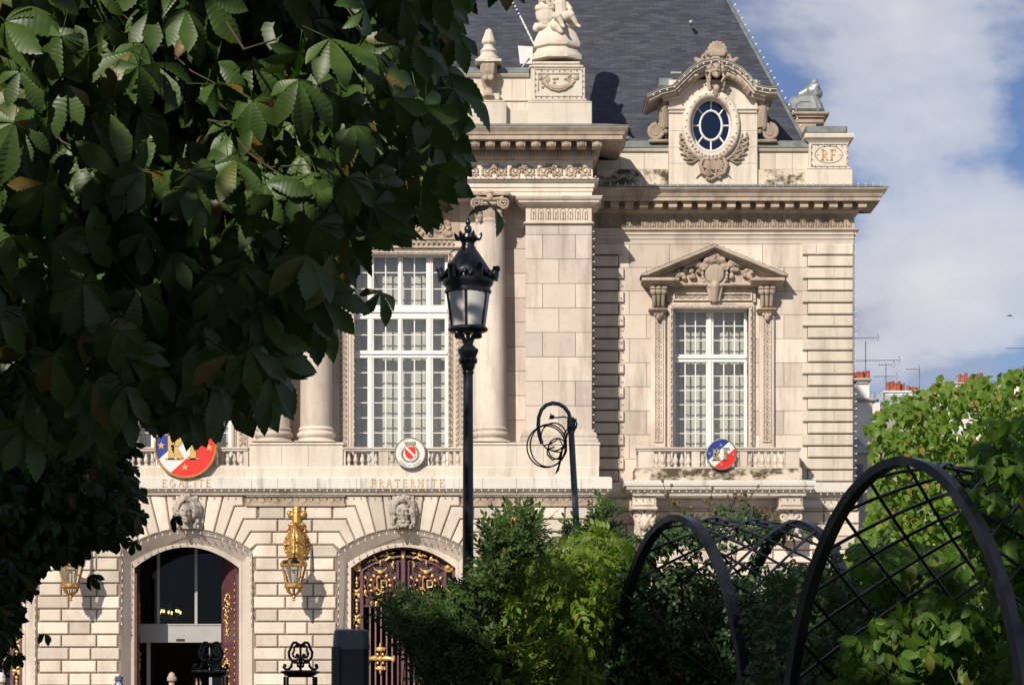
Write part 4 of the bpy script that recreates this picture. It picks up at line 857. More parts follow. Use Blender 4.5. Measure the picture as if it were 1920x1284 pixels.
part('crest_ornament', remesh(m, .035, 'crest_ornament', 1), ZINC, sdm)
# --- masks on the keystones
for c, bd in ((350, False), (756, True), (-56, True)):
    m = M(); face(m, P(c, 962, YC-.16), .66, beard=bd, hair=1., lion=bd, seedv=c+99)
    m.pb(c-14, c+14, 975, 991, YC-.12, YC+.1)
    part('keystone_mask', remesh(m, .018, 'keystone_mask', 0), CARV); part('keystone', M().pp([(c-21,929),(c+21,929),(c+15,991),(c-15,991)], YC-.03, YC+.12, .02), STONE_G)
# ---------------------------------------------------------------- gates, entrance
YG = YC+.75
def gate(c):
    g = part('gate', M().pb(c-99, c-92, 1050, BOT, YG-.06, YG+.06).pb(c+92, c+99, 1050, BOT, YG-.06, YG+.06).pb(c-4.2, c+4.2, 1030, BOT, YG-.10, YG+.06, .02), PURP)
    fr = M(); ao = arc(c, 98, 1064, 1025, 18); ai = arc(c, 82, 1072, 1043, 18)
    fr.tube([P(a, b, YG) for a, b in ao], .07, 6); fr.tube([P(a, b, YG) for a, b in ai], .05, 6)
    for x in (-78, 78): fr.pb(c+x-3, c+x+3, 1070, BOT, YG-.07, YG+.05)
    for x in (-10, 10): fr.pb(c+x-1.6, c+x+1.6, 1050, BOT, YG-.06, YG+.04)
    for y in (1134, 1290): fr.pb(c-76, c-10, y, y+2.5, YG-.05, YG+.05).pb(c+10, c+76, y, y+2.5, YG-.05, YG+.05)
    part('gate_frame', fr, PURP, g)
    part('mesh_panel', M().pb(c-97, c+97, 1050, 1139, YG+.07, YG+.09).pb(c-97, c-80, 1139, BOT, YG+.07, YG+.09).pb(c+80, c+97, 1139, BOT, YG+.07, YG+.09), simple('gate_back_plate', (.050,.020,.026), .55, var=.2), g) if c == 756 else None
    for i in range(5):
        for sg in (-1, 1): x = c+sg*(20.5+10.4*i); part('gate_bar', M().tube([P(x, 1136, YG), P(x, BOT, YG)], .026, 6), PINKBAR, g)
    def gold(m, name): return part(name, m, GOLDG, g, sm=60)
    for sg in (-1, 1):
        mx, my = c+sg*43, 1097; Q = lambda dx, dy, d=.05: P(mx+dx, my+dy, YG-d)
        med = part('medallion', M().tube([Q(13*math.cos(a), 19*math.sin(a)) for a in [2*math.pi*k/24 for k in range(24)]], .035, 5, True).tube([Q(24*math.cos(a), 27*math.sin(a)) for a in [2*math.pi*k/24 for k in range(24)]], .03, 5, True), PURP, g)
        ro = M()
        for k in range(14):
            a = R(90)+2*math.pi*(k+.5)/14
            if abs(math.sin(a)) < .93: ro.ell(Q(18.7*math.cos(a), 23*math.sin(a), .07), (.052,.035,.052), 8, 5)
        part('rosettes', ro, GOLDG, med, kind='stuff')
        lp = M(); w = .026
        lp.tube([Q(-1,-16,.09),Q(-5,-17,.09),Q(-6,-13,.09),Q(-6,5,.09),Q(-9,8,.09),Q(-12,5,.09),Q(-8,3,.09),Q(-2,9,.09),Q(3,14,.09),Q(8,11,.09)], w, 6)
        lp.tube([Q(-5,-13,.09),Q(-2,-17,.09),Q(1,-14,.09)], w, 6).tube([Q(2,-10,.1),Q(2,12,.1),Q(-2,17,.1),Q(-7,16,.1),Q(-6,12,.1)], w, 6); lp.tube([Q(2,-9,.1),Q(10,-9,.1),Q(12,-7,.1),Q(12,1,.1),Q(10,3,.1),Q(2,3,.1)], w, 6)
        part('monogram', lp, GOLDG, med, sm=60)
        m = M().ell(Q(0,-25,.08), (.10,.05,.07), 8, 5).ell(Q(0,27,.08), (.10,.05,.06), 8, 5).ell(Q(0,-42,.06), (.02,.03,.10), 6, 4).ell(Q(0,-42,.06), (.06,.03,.02), 6, 4)
        for s2 in (-1,1):
            m.tube([Q(s2*3,-27,.08),Q(s2*9,-29,.08),Q(s2*12,-34,.08)], [.03,.025,.008], 5); m.tube([Q(s2*2,28,.08),Q(s2*8,32,.08),Q(s2*8,38,.08),Q(s2*11,42,.08)], [.03,.035,.03,.008], 5)
            m.tube([Q(s2*14,28,.08),Q(s2*18,32,.08),Q(s2*16,38,.08)], [.02,.035,.01], 5); m.tube([Q(s2*26,10,.06),Q(s2*29,17,.06),Q(s2*24,22,.06)], [.01,.045,.01], 5); m.ell(Q(s2*28,12,.06), (.05,.03,.07), 7, 5)
            m.ell(Q(s2*27,-14,.06), (.035,.03,.08), 6, 4, Euler((0,s2*.7,0)).to_matrix()); m.ell(Q(s2*29,2,.06), (.02,.025,.06), 6, 4)
        m.tube([Q(sg*-8,-46,.06),Q(sg*-18,-53,.06),Q(sg*-26,-50,.06)], [.015,.05,.012], 6).tube([Q(sg*-25,-46,.06),Q(sg*-22,-38,.06),Q(sg*-26,-31,.06)], [.012,.05,.012], 6)
        gold(m, 'gilded_leaf')
        sc = M()
        for s2 in (-1,1): sc.scroll(Q(s2*18,-36,.04), .13, 1.5, R(-90), s2, .02); sc.tube([Q(s2*27,-22,.04),Q(s2*31,-5,.04),Q(s2*27,14,.04),Q(s2*20,26,.04)], .018, 5); sc.scroll(Q(s2*24,28,.04), .08, 1.3, R(90), s2, .016); sc.scroll(Q(s2*7,-44,.04), .09, 1.2, R(90), -s2, .016)
        part('iron_scrolls', sc, PURP, g, kind='stuff')
        # cross boss lower down
        yc = 1234; m = M(); B = lambda dx, dy: P(mx+dx, yc+dy, YG-.07)
        m.ell(B(0,0), .09, 8, 6)
        for s2 in (-1,1):
            m.tube([B(s2*4,0),B(s2*10,-1),B(s2*20,0),B(s2*26,1)], [.05,.09,.06,.13], 7); m.ell(B(s2*25,0), (.06,.06,.10), 7, 5); m.ell(B(0,s2*18), (.14,.06,.08), 8, 5); m.ell(B(0,s2*24), (.03,.04,.10), 6, 4)
            for s3 in (-1,1): m.tube([B(s3*4,s2*18),B(s3*9,s2*20),B(s3*8,s2*14)], [.04,.03,.01], 5); m.ell(B(s3*5,s2*8), .05, 6, 4)
        gold(m, 'gilded_boss')
        # border down the side and along the arch
        m = M(); bx = c+sg*87
        for k in range(9):
            y = 1085+24*k; S = lambda dx, dy: P(bx+dx, y+dy, YG-.07)
            if k % 2 == 0: m.ell(S(0,0), (.035,.03,.08), 6, 4).ell(S(0,7), (.05,.03,.05), 6, 4).ell(S(0,13), (.03,.03,.05), 6, 4).tube([S(-7,17),S(-4,21),S(0,23),S(4,21),S(7,17)], [.01,.04,.055,.04,.01], 6)
            else: m.ell(S(-3,4), (.09,.03,.06), 7, 5).ell(S(4,7), (.05,.03,.09), 7, 5).ell(S(0,16), (.055,.03,.05), 6, 4).ell(S(-5,10), (.03,.03,.06), 6, 4)
        m.scroll(P(c+sg*84,1064,YG-.06), .16, 1.2, R(60), -sg, .045, 6).ell(P(c+sg*84,1063,YG-.08), .08, 8, 5)
        for k, t in enumerate((.22,.33,.45,.58,.70)):
            x, y = c+sg*t*90, 1034.5+34*t*t; S = lambda dx, dy: P(x+dx, y+dy, YG-.07); ro_ = Euler((0, sg*t*.9, 0)).to_matrix()
            if k % 2: m.ell(S(0,0), (.045,.03,.10), 7, 5, ro_).ell(S(sg*3,3), (.08,.03,.035), 7, 5, ro_)
            else: m.ell(S(0,0), (.11,.03,.025), 7, 5, ro_).ell(S(0,0), (.03,.03,.05), 6, 4)
        gold(m, 'gilded_arabesque')
    gold(M().ell(P(c,1043.5,YG-.1), (.06,.05,.07), 8, 5), 'gilded_boss')
    # shadowed hall behind
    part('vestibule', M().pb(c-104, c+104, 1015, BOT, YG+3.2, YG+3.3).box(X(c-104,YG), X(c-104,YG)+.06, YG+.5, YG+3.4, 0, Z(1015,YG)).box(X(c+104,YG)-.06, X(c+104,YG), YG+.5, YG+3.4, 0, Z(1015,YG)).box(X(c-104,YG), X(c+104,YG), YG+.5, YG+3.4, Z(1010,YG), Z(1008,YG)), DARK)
for c in (756, -56): gate(c)
# entrance with sliding glass door, the old leaves folded open
c = 350; YEN = YC+2.2
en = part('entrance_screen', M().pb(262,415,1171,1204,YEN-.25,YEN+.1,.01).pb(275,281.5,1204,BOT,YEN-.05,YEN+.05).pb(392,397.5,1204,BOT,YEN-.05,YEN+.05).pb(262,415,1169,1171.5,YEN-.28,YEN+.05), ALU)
part('door_sensor', M().pb(330,345,1197,1200,YEN-.3,YEN-.24), RUBBER, en)
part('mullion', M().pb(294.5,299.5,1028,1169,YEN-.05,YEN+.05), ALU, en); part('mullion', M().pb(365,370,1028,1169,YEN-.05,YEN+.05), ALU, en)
for a, b in ((248,294.5),(299.5,365),(370,444)): part('pane', M().pb(a,b,1022,1169,YEN,YEN+.01), GLASSD, en)
for a, b in ((262,275),(397.5,415)): part('pane', M().pb(a,b,1204,BOT,YEN,YEN+.01), GLASSD, en)
for sg in (-1,1):
    xo = X(c+sg*97.5, YC+.5); lf = part("open_door_leaf", M().box(min(xo, xo-sg*.07), max(xo, xo-sg*.07), YC+.46, YC+.62, 0, Z(1075,YC+.5)), PURP); pa_, pb_ = (P(c-96,1060,YC+.55), P(c-87,1052,YEN-.15)) if sg < 0 else (P(c+94,1060,YC+.60), P(c+65.5,1046,YEN-.15)); dv = Vector((pb_.x-pa_.x, pb_.y-pa_.y, 0)).normalized(); nv = Vector((-dv.y, dv.x, 0))*.03; nv = nv if nv.x*sg > 0 else -nv
    part('leaf_panel', M().add([(pa_.x,pa_.y,0),(pb_.x,pb_.y,0),(pb_.x,pb_.y,pb_.z),(pa_.x,pa_.y,pa_.z),(pa_.x+nv.x,pa_.y+nv.y,0),(pb_.x+nv.x,pb_.y+nv.y,0),(pb_.x+nv.x,pb_.y+nv.y,pb_.z),(pa_.x+nv.x,pa_.y+nv.y,pa_.z)], [(0,1,2,3),(4,7,6,5),(0,3,7,4),(1,5,6,2),(3,2,6,7),(0,4,5,1)]), PURP, lf)
    m = M(); LP = lambda t_, z_, o_: (pa_.x+(pb_.x-pa_.x)*t_-nv.x*o_, pa_.y+(pb_.y-pa_.y)*t_-nv.y*o_, z_)
    for k in range(60):
        t = k/60; z = 3.0+t*2.0 if k < 40 else 1.4+1.2*(t-.66)*3; m.ell(LP(random.gauss(.62,.13), z, .5), (random.uniform(.015,.045),.04,random.uniform(.03,.07)), 6, 4)
    for k in range(8): m.ell(LP(random.gauss(.6,.12), 2.1+random.uniform(-.15,.25), .6), .05, 6, 4)
    for k in range(22): m.ell(LP(.12, .4+.2*k, .6), (.018,.03,.06), 6, 4)
    part('gilded_arabesque', m, GOLD, lf, kind='stuff')
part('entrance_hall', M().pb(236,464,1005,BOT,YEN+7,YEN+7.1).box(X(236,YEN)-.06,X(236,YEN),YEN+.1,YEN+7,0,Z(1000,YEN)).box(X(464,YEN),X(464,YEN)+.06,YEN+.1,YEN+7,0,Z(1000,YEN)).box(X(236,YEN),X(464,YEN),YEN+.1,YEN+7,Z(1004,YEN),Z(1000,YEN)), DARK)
def chandelier():
    Y = YEN+3.0; cc = P(319, 1150, Y); t = thing('chandelier', 'lit chandelier with yellow bulbs hanging inside the entrance hall', 'chandelier', cc)
    st_ = obj('stem', M().tube([cc+Vector((0,0,-.15)), (cc.x,cc.y,Z(1005,Y))], .02, 6), GOLDP, t); m = M(); b = M()
    for k in range(8):
        a = 2*math.pi*k/8; m.tube([cc+Vector((0,0,-.12)), cc+Vector((.22*math.cos(a),.22*math.sin(a),-.18)), cc+Vector((.34*math.cos(a),.34*math.sin(a),-.04))], .015, 5)
        o = obj('bulb', M().ell(cc+Vector((.34*math.cos(a),.34*math.sin(a),.04+.05*(k % 2))), (.035,.035,.06), 8, 6), LITBULB, st_)
    obj('arms', m, GOLDP, t)
chandelier()
# ---------------------------------------------------------------- gilded wall lanterns
def wall_lantern():
    t = thing('wall_lantern', '', 'wall lantern', (0,0,0)); s = 68.2/F; out_ = -.95     # local: x across, y towards the wall at 0, z from lantern rim
    z = lambda y: (1058-y)*s; x = lambda v: (v-559)*s
    m = M(); m.cap((0,-.05,z(955)), (0,-.06,z(985)), .14, .16); m.ell((0,-.05,z(950)), (.14,.10,.12)); m.cap((-.20,-.05,z(962)), (.20,-.05,z(962)), .08, .08); m.ell((-.22,-.05,z(958)), .09); m.ell((.22,-.05,z(958)), .09)
    m.cap((0,-.03,z(985)), (0,-.05,z(1030)), .15, .17); m.cap((0,-.02,z(1005)), (0,-.02,z(1032)), .30, .30); m.cap((-.2,-.08,z(980)), (.2,-.08,z(980)), .07, .07)
    for k in range(26): a = 2*math.pi*k/26; m.ell((.37*math.cos(a), -.05, z(1018)+.44*math.sin(a)), .055, 7, 5)
    for k in range(60): m.ell((random.uniform(-.28,.28), -.10, z(1018)+random.uniform(-.36,.36)), (random.uniform(.02,.07),random.uniform(.06,.16),random.uniform(.02,.07)), 6, 4)
    for sg in (-1,1): m.scroll((sg*.2,-.08,z(988)), .13, 1.4, R(90), sg, .035); m.scroll((sg*.18,-.1,z(1038)), .12, 1.3, R(-90), -sg, .035)
    obj('back_plate', remesh(m, .016, 'back_plate', 0), GOLD, t, local=True)
    m = M().tube([(0,-.12,z(985)),(0,-.4,z(978)),(0,-.75,z(980)),(0,-.93,z(992)),(0,out_,z(1012)),(0,out_,z(1040))], [.03,.038,.038,.04,.05,.04], 8); m.lathe([(.04,0),(.08,.05),(.045,.1),(.065,.2),(.055,.32),(.035,.38)], (0,out_,z(1040)), 10)
    m.tube([(0,-.1,z(1030)),(0,-.4,z(1010)),(0,-.7,z(1000)),(0,-.85,z(985))], .025, 6); obj('bracket', m, GOLD, t, local=True, sm=60)
    H = 6; ang = [R(60*k+15) for k in range(H)]; rt, rb = .37, .235; zt, zb = z(1060), z(1093)
    rim = M().lathe([(rt+.03,-.03),(rt+.06,0),(rt+.05,.04),(rt,.05)], (0,out_,zt), 6, rot=R(15)).lathe([(rb,-.0),(rb+.04,-.02),(rb+.04,-.10),(rb-.02,-.16),(rb-.04,-.16)], (0,out_,zb), 14)
    rm_ = obj('rim', rim, GOLD, t, local=True)
    m = M(); gl = M()
    for a in ang: m.tube([(rt*math.cos(a),out_+rt*math.sin(a),zt),(rb*math.cos(a),out_+rb*math.sin(a),zb)], .028, 6); m.tube([((rt+.02)*math.cos(a),out_+(rt+.02)*math.sin(a),zt+.04),((rt*.85)*math.cos(a),out_+rt*.85*math.sin(a),zt+.14),(rt*.4*math.cos(a),out_+rt*.4*math.sin(a),zt+.18),(.08*math.cos(a),out_+.08*math.sin(a),zt+.32)], [.05,.045,.03,.03], 6)
    obj('ribs', m, GOLD, t, local=True, sm=60)
    for k in range(H):
        a, b = ang[k], ang[(k+1) % H]; V = lambda r, an, zz: (r*math.cos(an), out_+r*math.sin(an), zz)
        obj('pane', M().add([V(rt-.01,a,zt),V(rt-.01,b,zt),V(rb-.01,b,zb),V(rb-.01,a,zb)], [(0,1,2,3)]), GLASSL, rm_, local=True)
        obj('roof_pane', M().add([V(rt-.03,a,zt+.05),V(rt-.03,b,zt+.05),V(.08,b,zt+.3),V(.08,a,zt+.3)], [(0,1,2,3)]), GLASSD, rm_, local=True)
    m = M()
    for k in range(8): a = 2*math.pi*k/8; m.tube([((rb)*math.cos(a),out_+rb*math.sin(a),zb-.14),(rb*.8*math.cos(a),out_+rb*.8*math.sin(a),zb-.26),(.05*math.cos(a),out_+.05*math.sin(a),zb-.36)], .025, 5); m.ell(((rb+.03)*math.cos(a),out_+(rb+.03)*math.sin(a),zb-.1), .04, 6, 4)
    m.lathe([(.02,-.54),(.05,-.50),(.03,-.46),(.07,-.42),(.04,-.34)], (0,out_,zb), 10); obj('basket', m, GOLD, t, local=True, sm=60)
    obj('lamp_tube', M().lathe([(.05,0),(.05,.35)], (0,out_,zb+.02), 8), FROST, t, local=True)
    return t
wl = wall_lantern(); wl.location = (X(556.5,YC), YC+.02, Z(1058,68.05)); wl['label'] = 'gilded wall lantern on the pier between the glass entrance and the monogram gate'; wl['group'] = 'gilded wall lanterns'
w2 = copy_tree(wl); w2.location.x = X(144,YC); w2['label'] = 'gilded wall lantern half covered by leaves, on the pier left of the glass entrance'
w2['label'] = 'gilded wall lantern with its upper half hidden by hanging leaves'
# ---------------------------------------------------------------- round emblems on the balconies
def disc(name, label, px, py, r, Y, rim):
    t = thing(name, label, 'emblem', P(px, py+r, Y), 'round emblems on the balconies'); n = 48; c = P(px, py, Y); rr = r*Y/F
    obj('rim', M().tube([(c.x+rr*math.cos(2*math.pi*k/n), Y, c.z+rr*math.sin(2*math.pi*k/n)) for k in range(n)], rr*.045, 6, True), rim, t, sm=60)
    return t, c, rr
def chordpoly(c, r, d0, d1, ang):         # slice of a disc between two parallel chords
    pts = []; ca, sa = math.cos(ang), math.sin(ang); n = 24
    a0, a1 = math.acos(max(-1,min(1,d1))), math.acos(max(-1,min(1,d0)))
    loc = [(math.cos(a0+(a1-a0)*k/n), math.sin(a0+(a1-a0)*k/n)) for k in range(n+1)]; loc += [(x, -y) for x, y in loc[::-1]]
    o = []
    for u, v in loc:
        q = (c.x+r*(u*ca-v*sa), c.z+r*(u*sa+v*ca))
        if not o or math.hypot(q[0]-o[-1][0], q[1]-o[-1][1]) > 1e-4: o.append(q)
    if math.hypot(o[0][0]-o[-1][0], o[0][1]-o[-1][1]) < 1e-4: o.pop()
    return o
def star(cx, cz, r): return [(cx+(r if k % 2 == 0 else r*.42)*math.sin(math.pi*k/5), cz+(r if k % 2 == 0 else r*.42)*math.cos(math.pi*k/5)) for k in range(10)]
def tricolour(label, px, py, r, Y, rimmat, lets, lmat):
    t, c, rr = disc('tricolour_emblem', label, px, py, r, Y, rimmat)
    for nm, d0, d1, mt in (('blue_field',-1,-.30,BLUE),('white_field',-.30,.30,WENA),('red_field',.30,1,RED)): obj(nm, M().prism(chordpoly(c, rr*.98, d0, d1, R(-48)), Y, Y+.06), mt, t)
    for sx, sz in ((-.05,.62),(-.80,.05),(.78,-.02),(-.02,-.66)): obj('star', M().prism(star(c.x+sx*rr, c.z+sz*rr, rr*.13), Y-.015, Y+.005), lmat, t)
    h = rr*.82; 
    for ch, dx in (('R',-.68),('F',.04)): m = M(); letter(m, ch, c.x+dx*rr, c.z-rr*.40, h, Y, .03, .25); obj('letter', m, lmat, t)
    obj('bracket', M().box(c.x-.25, c.x-.2, Y+.06, Y+.3, c.z-.1, c.z+.1).box(c.x+.2, c.x+.25, Y+.06, Y+.3, c.z-.1, c.z+.1), STEEL, t); return t
tricolour('small blue, white and red disc with letters on the wing balcony under the pediment', 1353, 851.5, 28, YBk-.18, STEEL, 'RF', KHAKI)
tricolour('large blue, white and red disc half hidden by leaves above the carved word EGALITE', 348, 838, 57, YC-.35, GOLDP, 'RF', GOLDP)
t, c, rr = disc('crest_emblem', 'white disc with a red coat of arms above the carved word FRATERNITE', 769, 849, 28.5, YC-.3, KHAKI)
Y = YC-.3
obj('white_field', M().prism([(c.x+rr*.98*math.cos(2*math.pi*k/40), c.z+rr*.98*math.sin(2*math.pi*k/40)) for k in range(40)], Y, Y+.05), WENA, t)
sh = lambda s_: [(c.x+a*rr*s_, c.z+b*rr*s_) for a, b in ((-.33,.40),(.33,.40),(.36,0),(.25,-.25),(0,-.42),(-.25,-.25),(-.36,0))]
obj('shield_border', M().prism(sh(1.14), Y-.012, Y+.01), WENA, t); obj('shield', M().prism(sh(1.), Y-.02, Y+.01), RED, t)
obj('bend', M().prism([(c.x-.36*rr,c.z+.36*rr),(c.x-.22*rr,c.z+.40*rr),(c.x+.36*rr,c.z-.18*rr),(c.x+.26*rr,c.z-.28*rr)], Y-.027, Y+.0), WENA, t)
m = M()
for k in range(5): m.box(c.x+rr*(-.36+.155*k), c.x+rr*(-.36+.155*k+.10), Y-.02, Y+.01, c.z+rr*.60, c.z+rr*.74)
m.prism([(c.x-.30*rr,c.z+.46*rr),(c.x+.30*rr,c.z+.46*rr),(c.x+.37*rr,c.z+.62*rr),(c.x-.37*rr,c.z+.62*rr)], Y-.02, Y+.01)
obj('mural_crown', m, KHAKI, t)
m = M()
for sg in (-1,1):
    for k in range(9): a = R(-75+17*k); m.ell((c.x+sg*rr*.55*math.cos(a), Y-.01, c.z-rr*.06+rr*.52*math.sin(a)), (rr*.12,.02,rr*.05), 7, 4, Euler((0,-sg*(a+1.2),0)).to_matrix())
    m.tube([(c.x+sg*rr*.5*math.cos(R(a)), Y-.01, c.z-rr*.06+rr*.5*math.sin(R(a))) for a in range(-100,60,20)], .012, 5)
obj('laurel_wreath', m, KHAKI, t)
m = M()
for k, ch in enumerate('LEVALLOIS PERRET'):
    if ch == ' ': continue
    a = R(-142+104*k/15); cx_, cz_ = c.x+rr*.84*math.cos(a), c.z+rr*.84*math.sin(a); mm = M(); hh = rr*.12
    if ch in 'EALIRPT': letter(mm, ch, -hh*.3, -hh*.5, hh, 0, .008, .2)
    elif ch == 'V': mm.prism([(-.3*hh,.5*hh),(-.12*hh,.5*hh),(.06*hh,-.5*hh),(-.06*hh,-.5*hh)], -.008, .01).prism([(.3*hh,.5*hh),(.2*hh,.5*hh),(-.02*hh,-.5*hh),(.08*hh,-.5*hh)], -.009, .01)
    elif ch == 'O': mm.tube([(.33*hh*math.cos(q), 0, .45*hh*math.sin(q)) for q in [2*math.pi*i/12 for i in range(12)]], hh*.06, 4, True)
    elif ch == 'S': mm.tube([(.25*hh,0,.38*hh),(0,0,.48*hh),(-.22*hh,0,.3*hh),(0,0,.03*hh),(.24*hh,0,-.22*hh),(0,0,-.48*hh),(-.26*hh,0,-.36*hh)], hh*.06, 4)
    rot = a+math.pi/2; m.add([(cx_+v[0]*math.cos(rot)-v[2]*math.sin(rot), Y+v[1], cz_+v[0]*math.sin(rot)+v[2]*math.cos(rot)) for v in mm.v], mm.f)
obj('rim_lettering', m, KHAKI, t)
obj('bracket', M().box(c.x-.25, c.x-.2, Y+.05, Y+.3, c.z-.1, c.z+.1).box(c.x+.2, c.x+.25, Y+.05, Y+.3, c.z-.1, c.z+.1), STEEL, t)
# ---------------------------------------------------------------- festoon lights
def festoon(label, pts, step=.26, out_=Vector((0,-1,0)), ln=.055, r=.025, cable=True, closed=False):
    pts = [Vector(p) for p in pts]; t = thing('light_string', label, 'string lights', pts[0], 'strings of small white bulbs'); cb = M(); bu = M(); so = M()
    cb.tube(pts, .009, 4); acc = 0.
    for a, b in zip(pts, pts[1:]):
        L = (b-a).length; d = step-acc
        while d <= L:
            p = a.lerp(b, d/L); q = p+out_*ln+Vector((random.uniform(-.012,.012),0,random.uniform(-.012,.012))); so.tube([p, q], .009, 5); bu.ell(q+out_*r*.7, r, 6, 4); d += step
        acc = (L-(d-step))
    obj('cable', cb, CABLE, t); obj('bulbs', bu, BULB, t, kind='stuff', sm=80); obj('sockets', so, WHITE, t, kind='stuff')
UPF = Vector((0,-.55,.85)).normalized(); DNF = Vector((.0,-.75,-.65)).normalized()
Yk = YW-.97
festoon('string of bulbs standing along the top edge of the wing cornice', [P(1130,349.5,Yk), P(1655,349.5,Yk)], .235, Vector((0,-.2,1)), .06)
festoon('string of bulbs down the outer corner of the wing', [P(1601.5,432,YW-.1), P(1601.5,905,YW-.1)], .235, Vector((1,-.2,0)), .05)
festoon('string of bulbs down the corner pier of the columned pavilion', [P(1111,420,YC+.06), P(1111,830,YC+.06)], .235, Vector((.8,-.6,0)), .04)
festoon('string of bulbs along the moulding under the great cornice', [P(700,336,YC-.21), P(1121,336,YC-.21)], .235, UPF, .05)
festoon('string of bulbs along both slopes of the pediment', [P(1202,514,YP-.01), P(PX,457.5,YP-.01), P(1478,514,YP-.01)], .20, UPF, .04)
festoon('string of bulbs round the wing window', [P(1259,838,YW-.24), P(1259,574,YW-.24), P(1408,574,YW-.24), P(1408,838,YW-.24)], .22, Vector((0,-1,-.1)), .06)
festoon('string of bulbs round the tall window behind the lamp post', [P(664,838,YB-.12), P(664,474,YB-.12), P(842,474,YB-.12), P(842,838,YB-.12)], .20, Vector((0,-1,0)), .06)
festoon('string of bulbs along the lower edge of the lettered fascia', [P(285,917,YC-.29), P(1146,917,YC-.29)], .215, DNF, .045)
festoon('string of bulbs along the edge of the wing balcony slab', [P(1170,919,YBk-.24), P(1524,919,YBk-.24)], .215, DNF, .045)
festoon('string of bulbs along the string course at the end of the wing', [P(1526,924,YW-.33), P(1614,924,YW-.33)], .215, DNF, .045)
for c, lb in ((350,'string of bulbs round the arch of the glass entrance'), (756,'string of bulbs round the arch of the monogram gate')):
    festoon(lb, [P(c-122,1180,YC-.02)]+[P(a,b,YC-.02) for a, b in arc(c,120,1035,994,16)]+[P(c+122,1180,YC-.02)], .235, Vector((0,-.55,-.83)).normalized(), .07, .026)
festoon('string of bulbs down the arch with only a strip of its gate showing', [P(66,1060,YC-.02), P(66,1284,YC-.02)], .235, Vector((0,-.55,-.83)).normalized(), .07, .026)
hd = (hip[1]-hip[0]); festoon('string of bulbs up the slate roof hip', [hip[0]+Vector((.05,-.08,0)), hip[0]+hd*.65+Vector((.05,-.08,0))], .30, Vector((.6,-.6,.4)).normalized(), .06, .04)
festoon('string of bulbs from the roof down to the statue pedestal', [P(952,-12,YR+2.7), P(975,34,YR+2.2), P(1003,92,YC+1.6)], .17, Vector((.2,-1,.3)).normalized(), .05, .04)
festoon('string of bulbs round the carved panel of the statue pedestal', [P(1003,131,YC+.24), P(1092,131,YC+.24), P(1092,181,YC+.24), P(1003,181,YC+.24), P(1003,131,YC+.24)], .18, Vector((0,-1,0)), .05, .022)
festoon('string of bulbs round the pedestal with the gilt letters', [P(1521,271,YPA-.22), P(1588,271,YPA-.22), P(1588,312,YPA-.22), P(1521,312,YPA-.22), P(1521,271,YPA-.22)], .19, Vector((0,-1,0)), .05, .022)
festoon('string of bulbs round the oval dormer window', [P(DX+48*math.cos(2*math.pi*k/40), DY+61*math.sin(2*math.pi*k/40), YD-.12) for k in range(41)], .22, Vector((0,-1,0)), .05, .024)
festoon('string of bulbs under the curved dormer pediment', [P(a, b+4, YD-.56) for a, b in path], .24, DNF, .05, .032)
# roof floodlights and a panel seen over the attic
t = thing('solar_panel', 'small pale metal panel standing on the attic beside the statue', 'panel', P(985,130,YA+.6))
obj('panel', M().pp([(971,86),(999,88),(999,120),(975,120)], YA+.55, YA+.6), WENA, t); obj('strut', M().tube([P(975,132,YA+.6),P(992,108,YA+.5)], .02, 5).tube([P(992,132,YA+.7),P(992,110,YA+.62)], .02, 5), STEEL, t)
def flood(px, py, Y, w, label):
    t = thing('floodlight', label, 'floodlight', P(px, py+4, Y), 'floodlights on the cornices'); obj('housing', M().pb(px-w/2, px+w/2, py-2.5, py+1.5, Y, Y+.3, .02), ALU, t); obj('stand', M().pb(px-w/5, px+w/5, py+1, py+5.5, Y+.08, Y+.22), STEEL, t)
flood(822, 121, YA-.02, 38, 'long white floodlight on the attic coping beside the chestnut leaves'); flood(1170, 259, YPA-.1, 18, 'short white floodlight at the foot of the roof behind the great cornice'); flood(1268, 137, YD+.3, 20, 'white floodlight on the curved dormer roof')
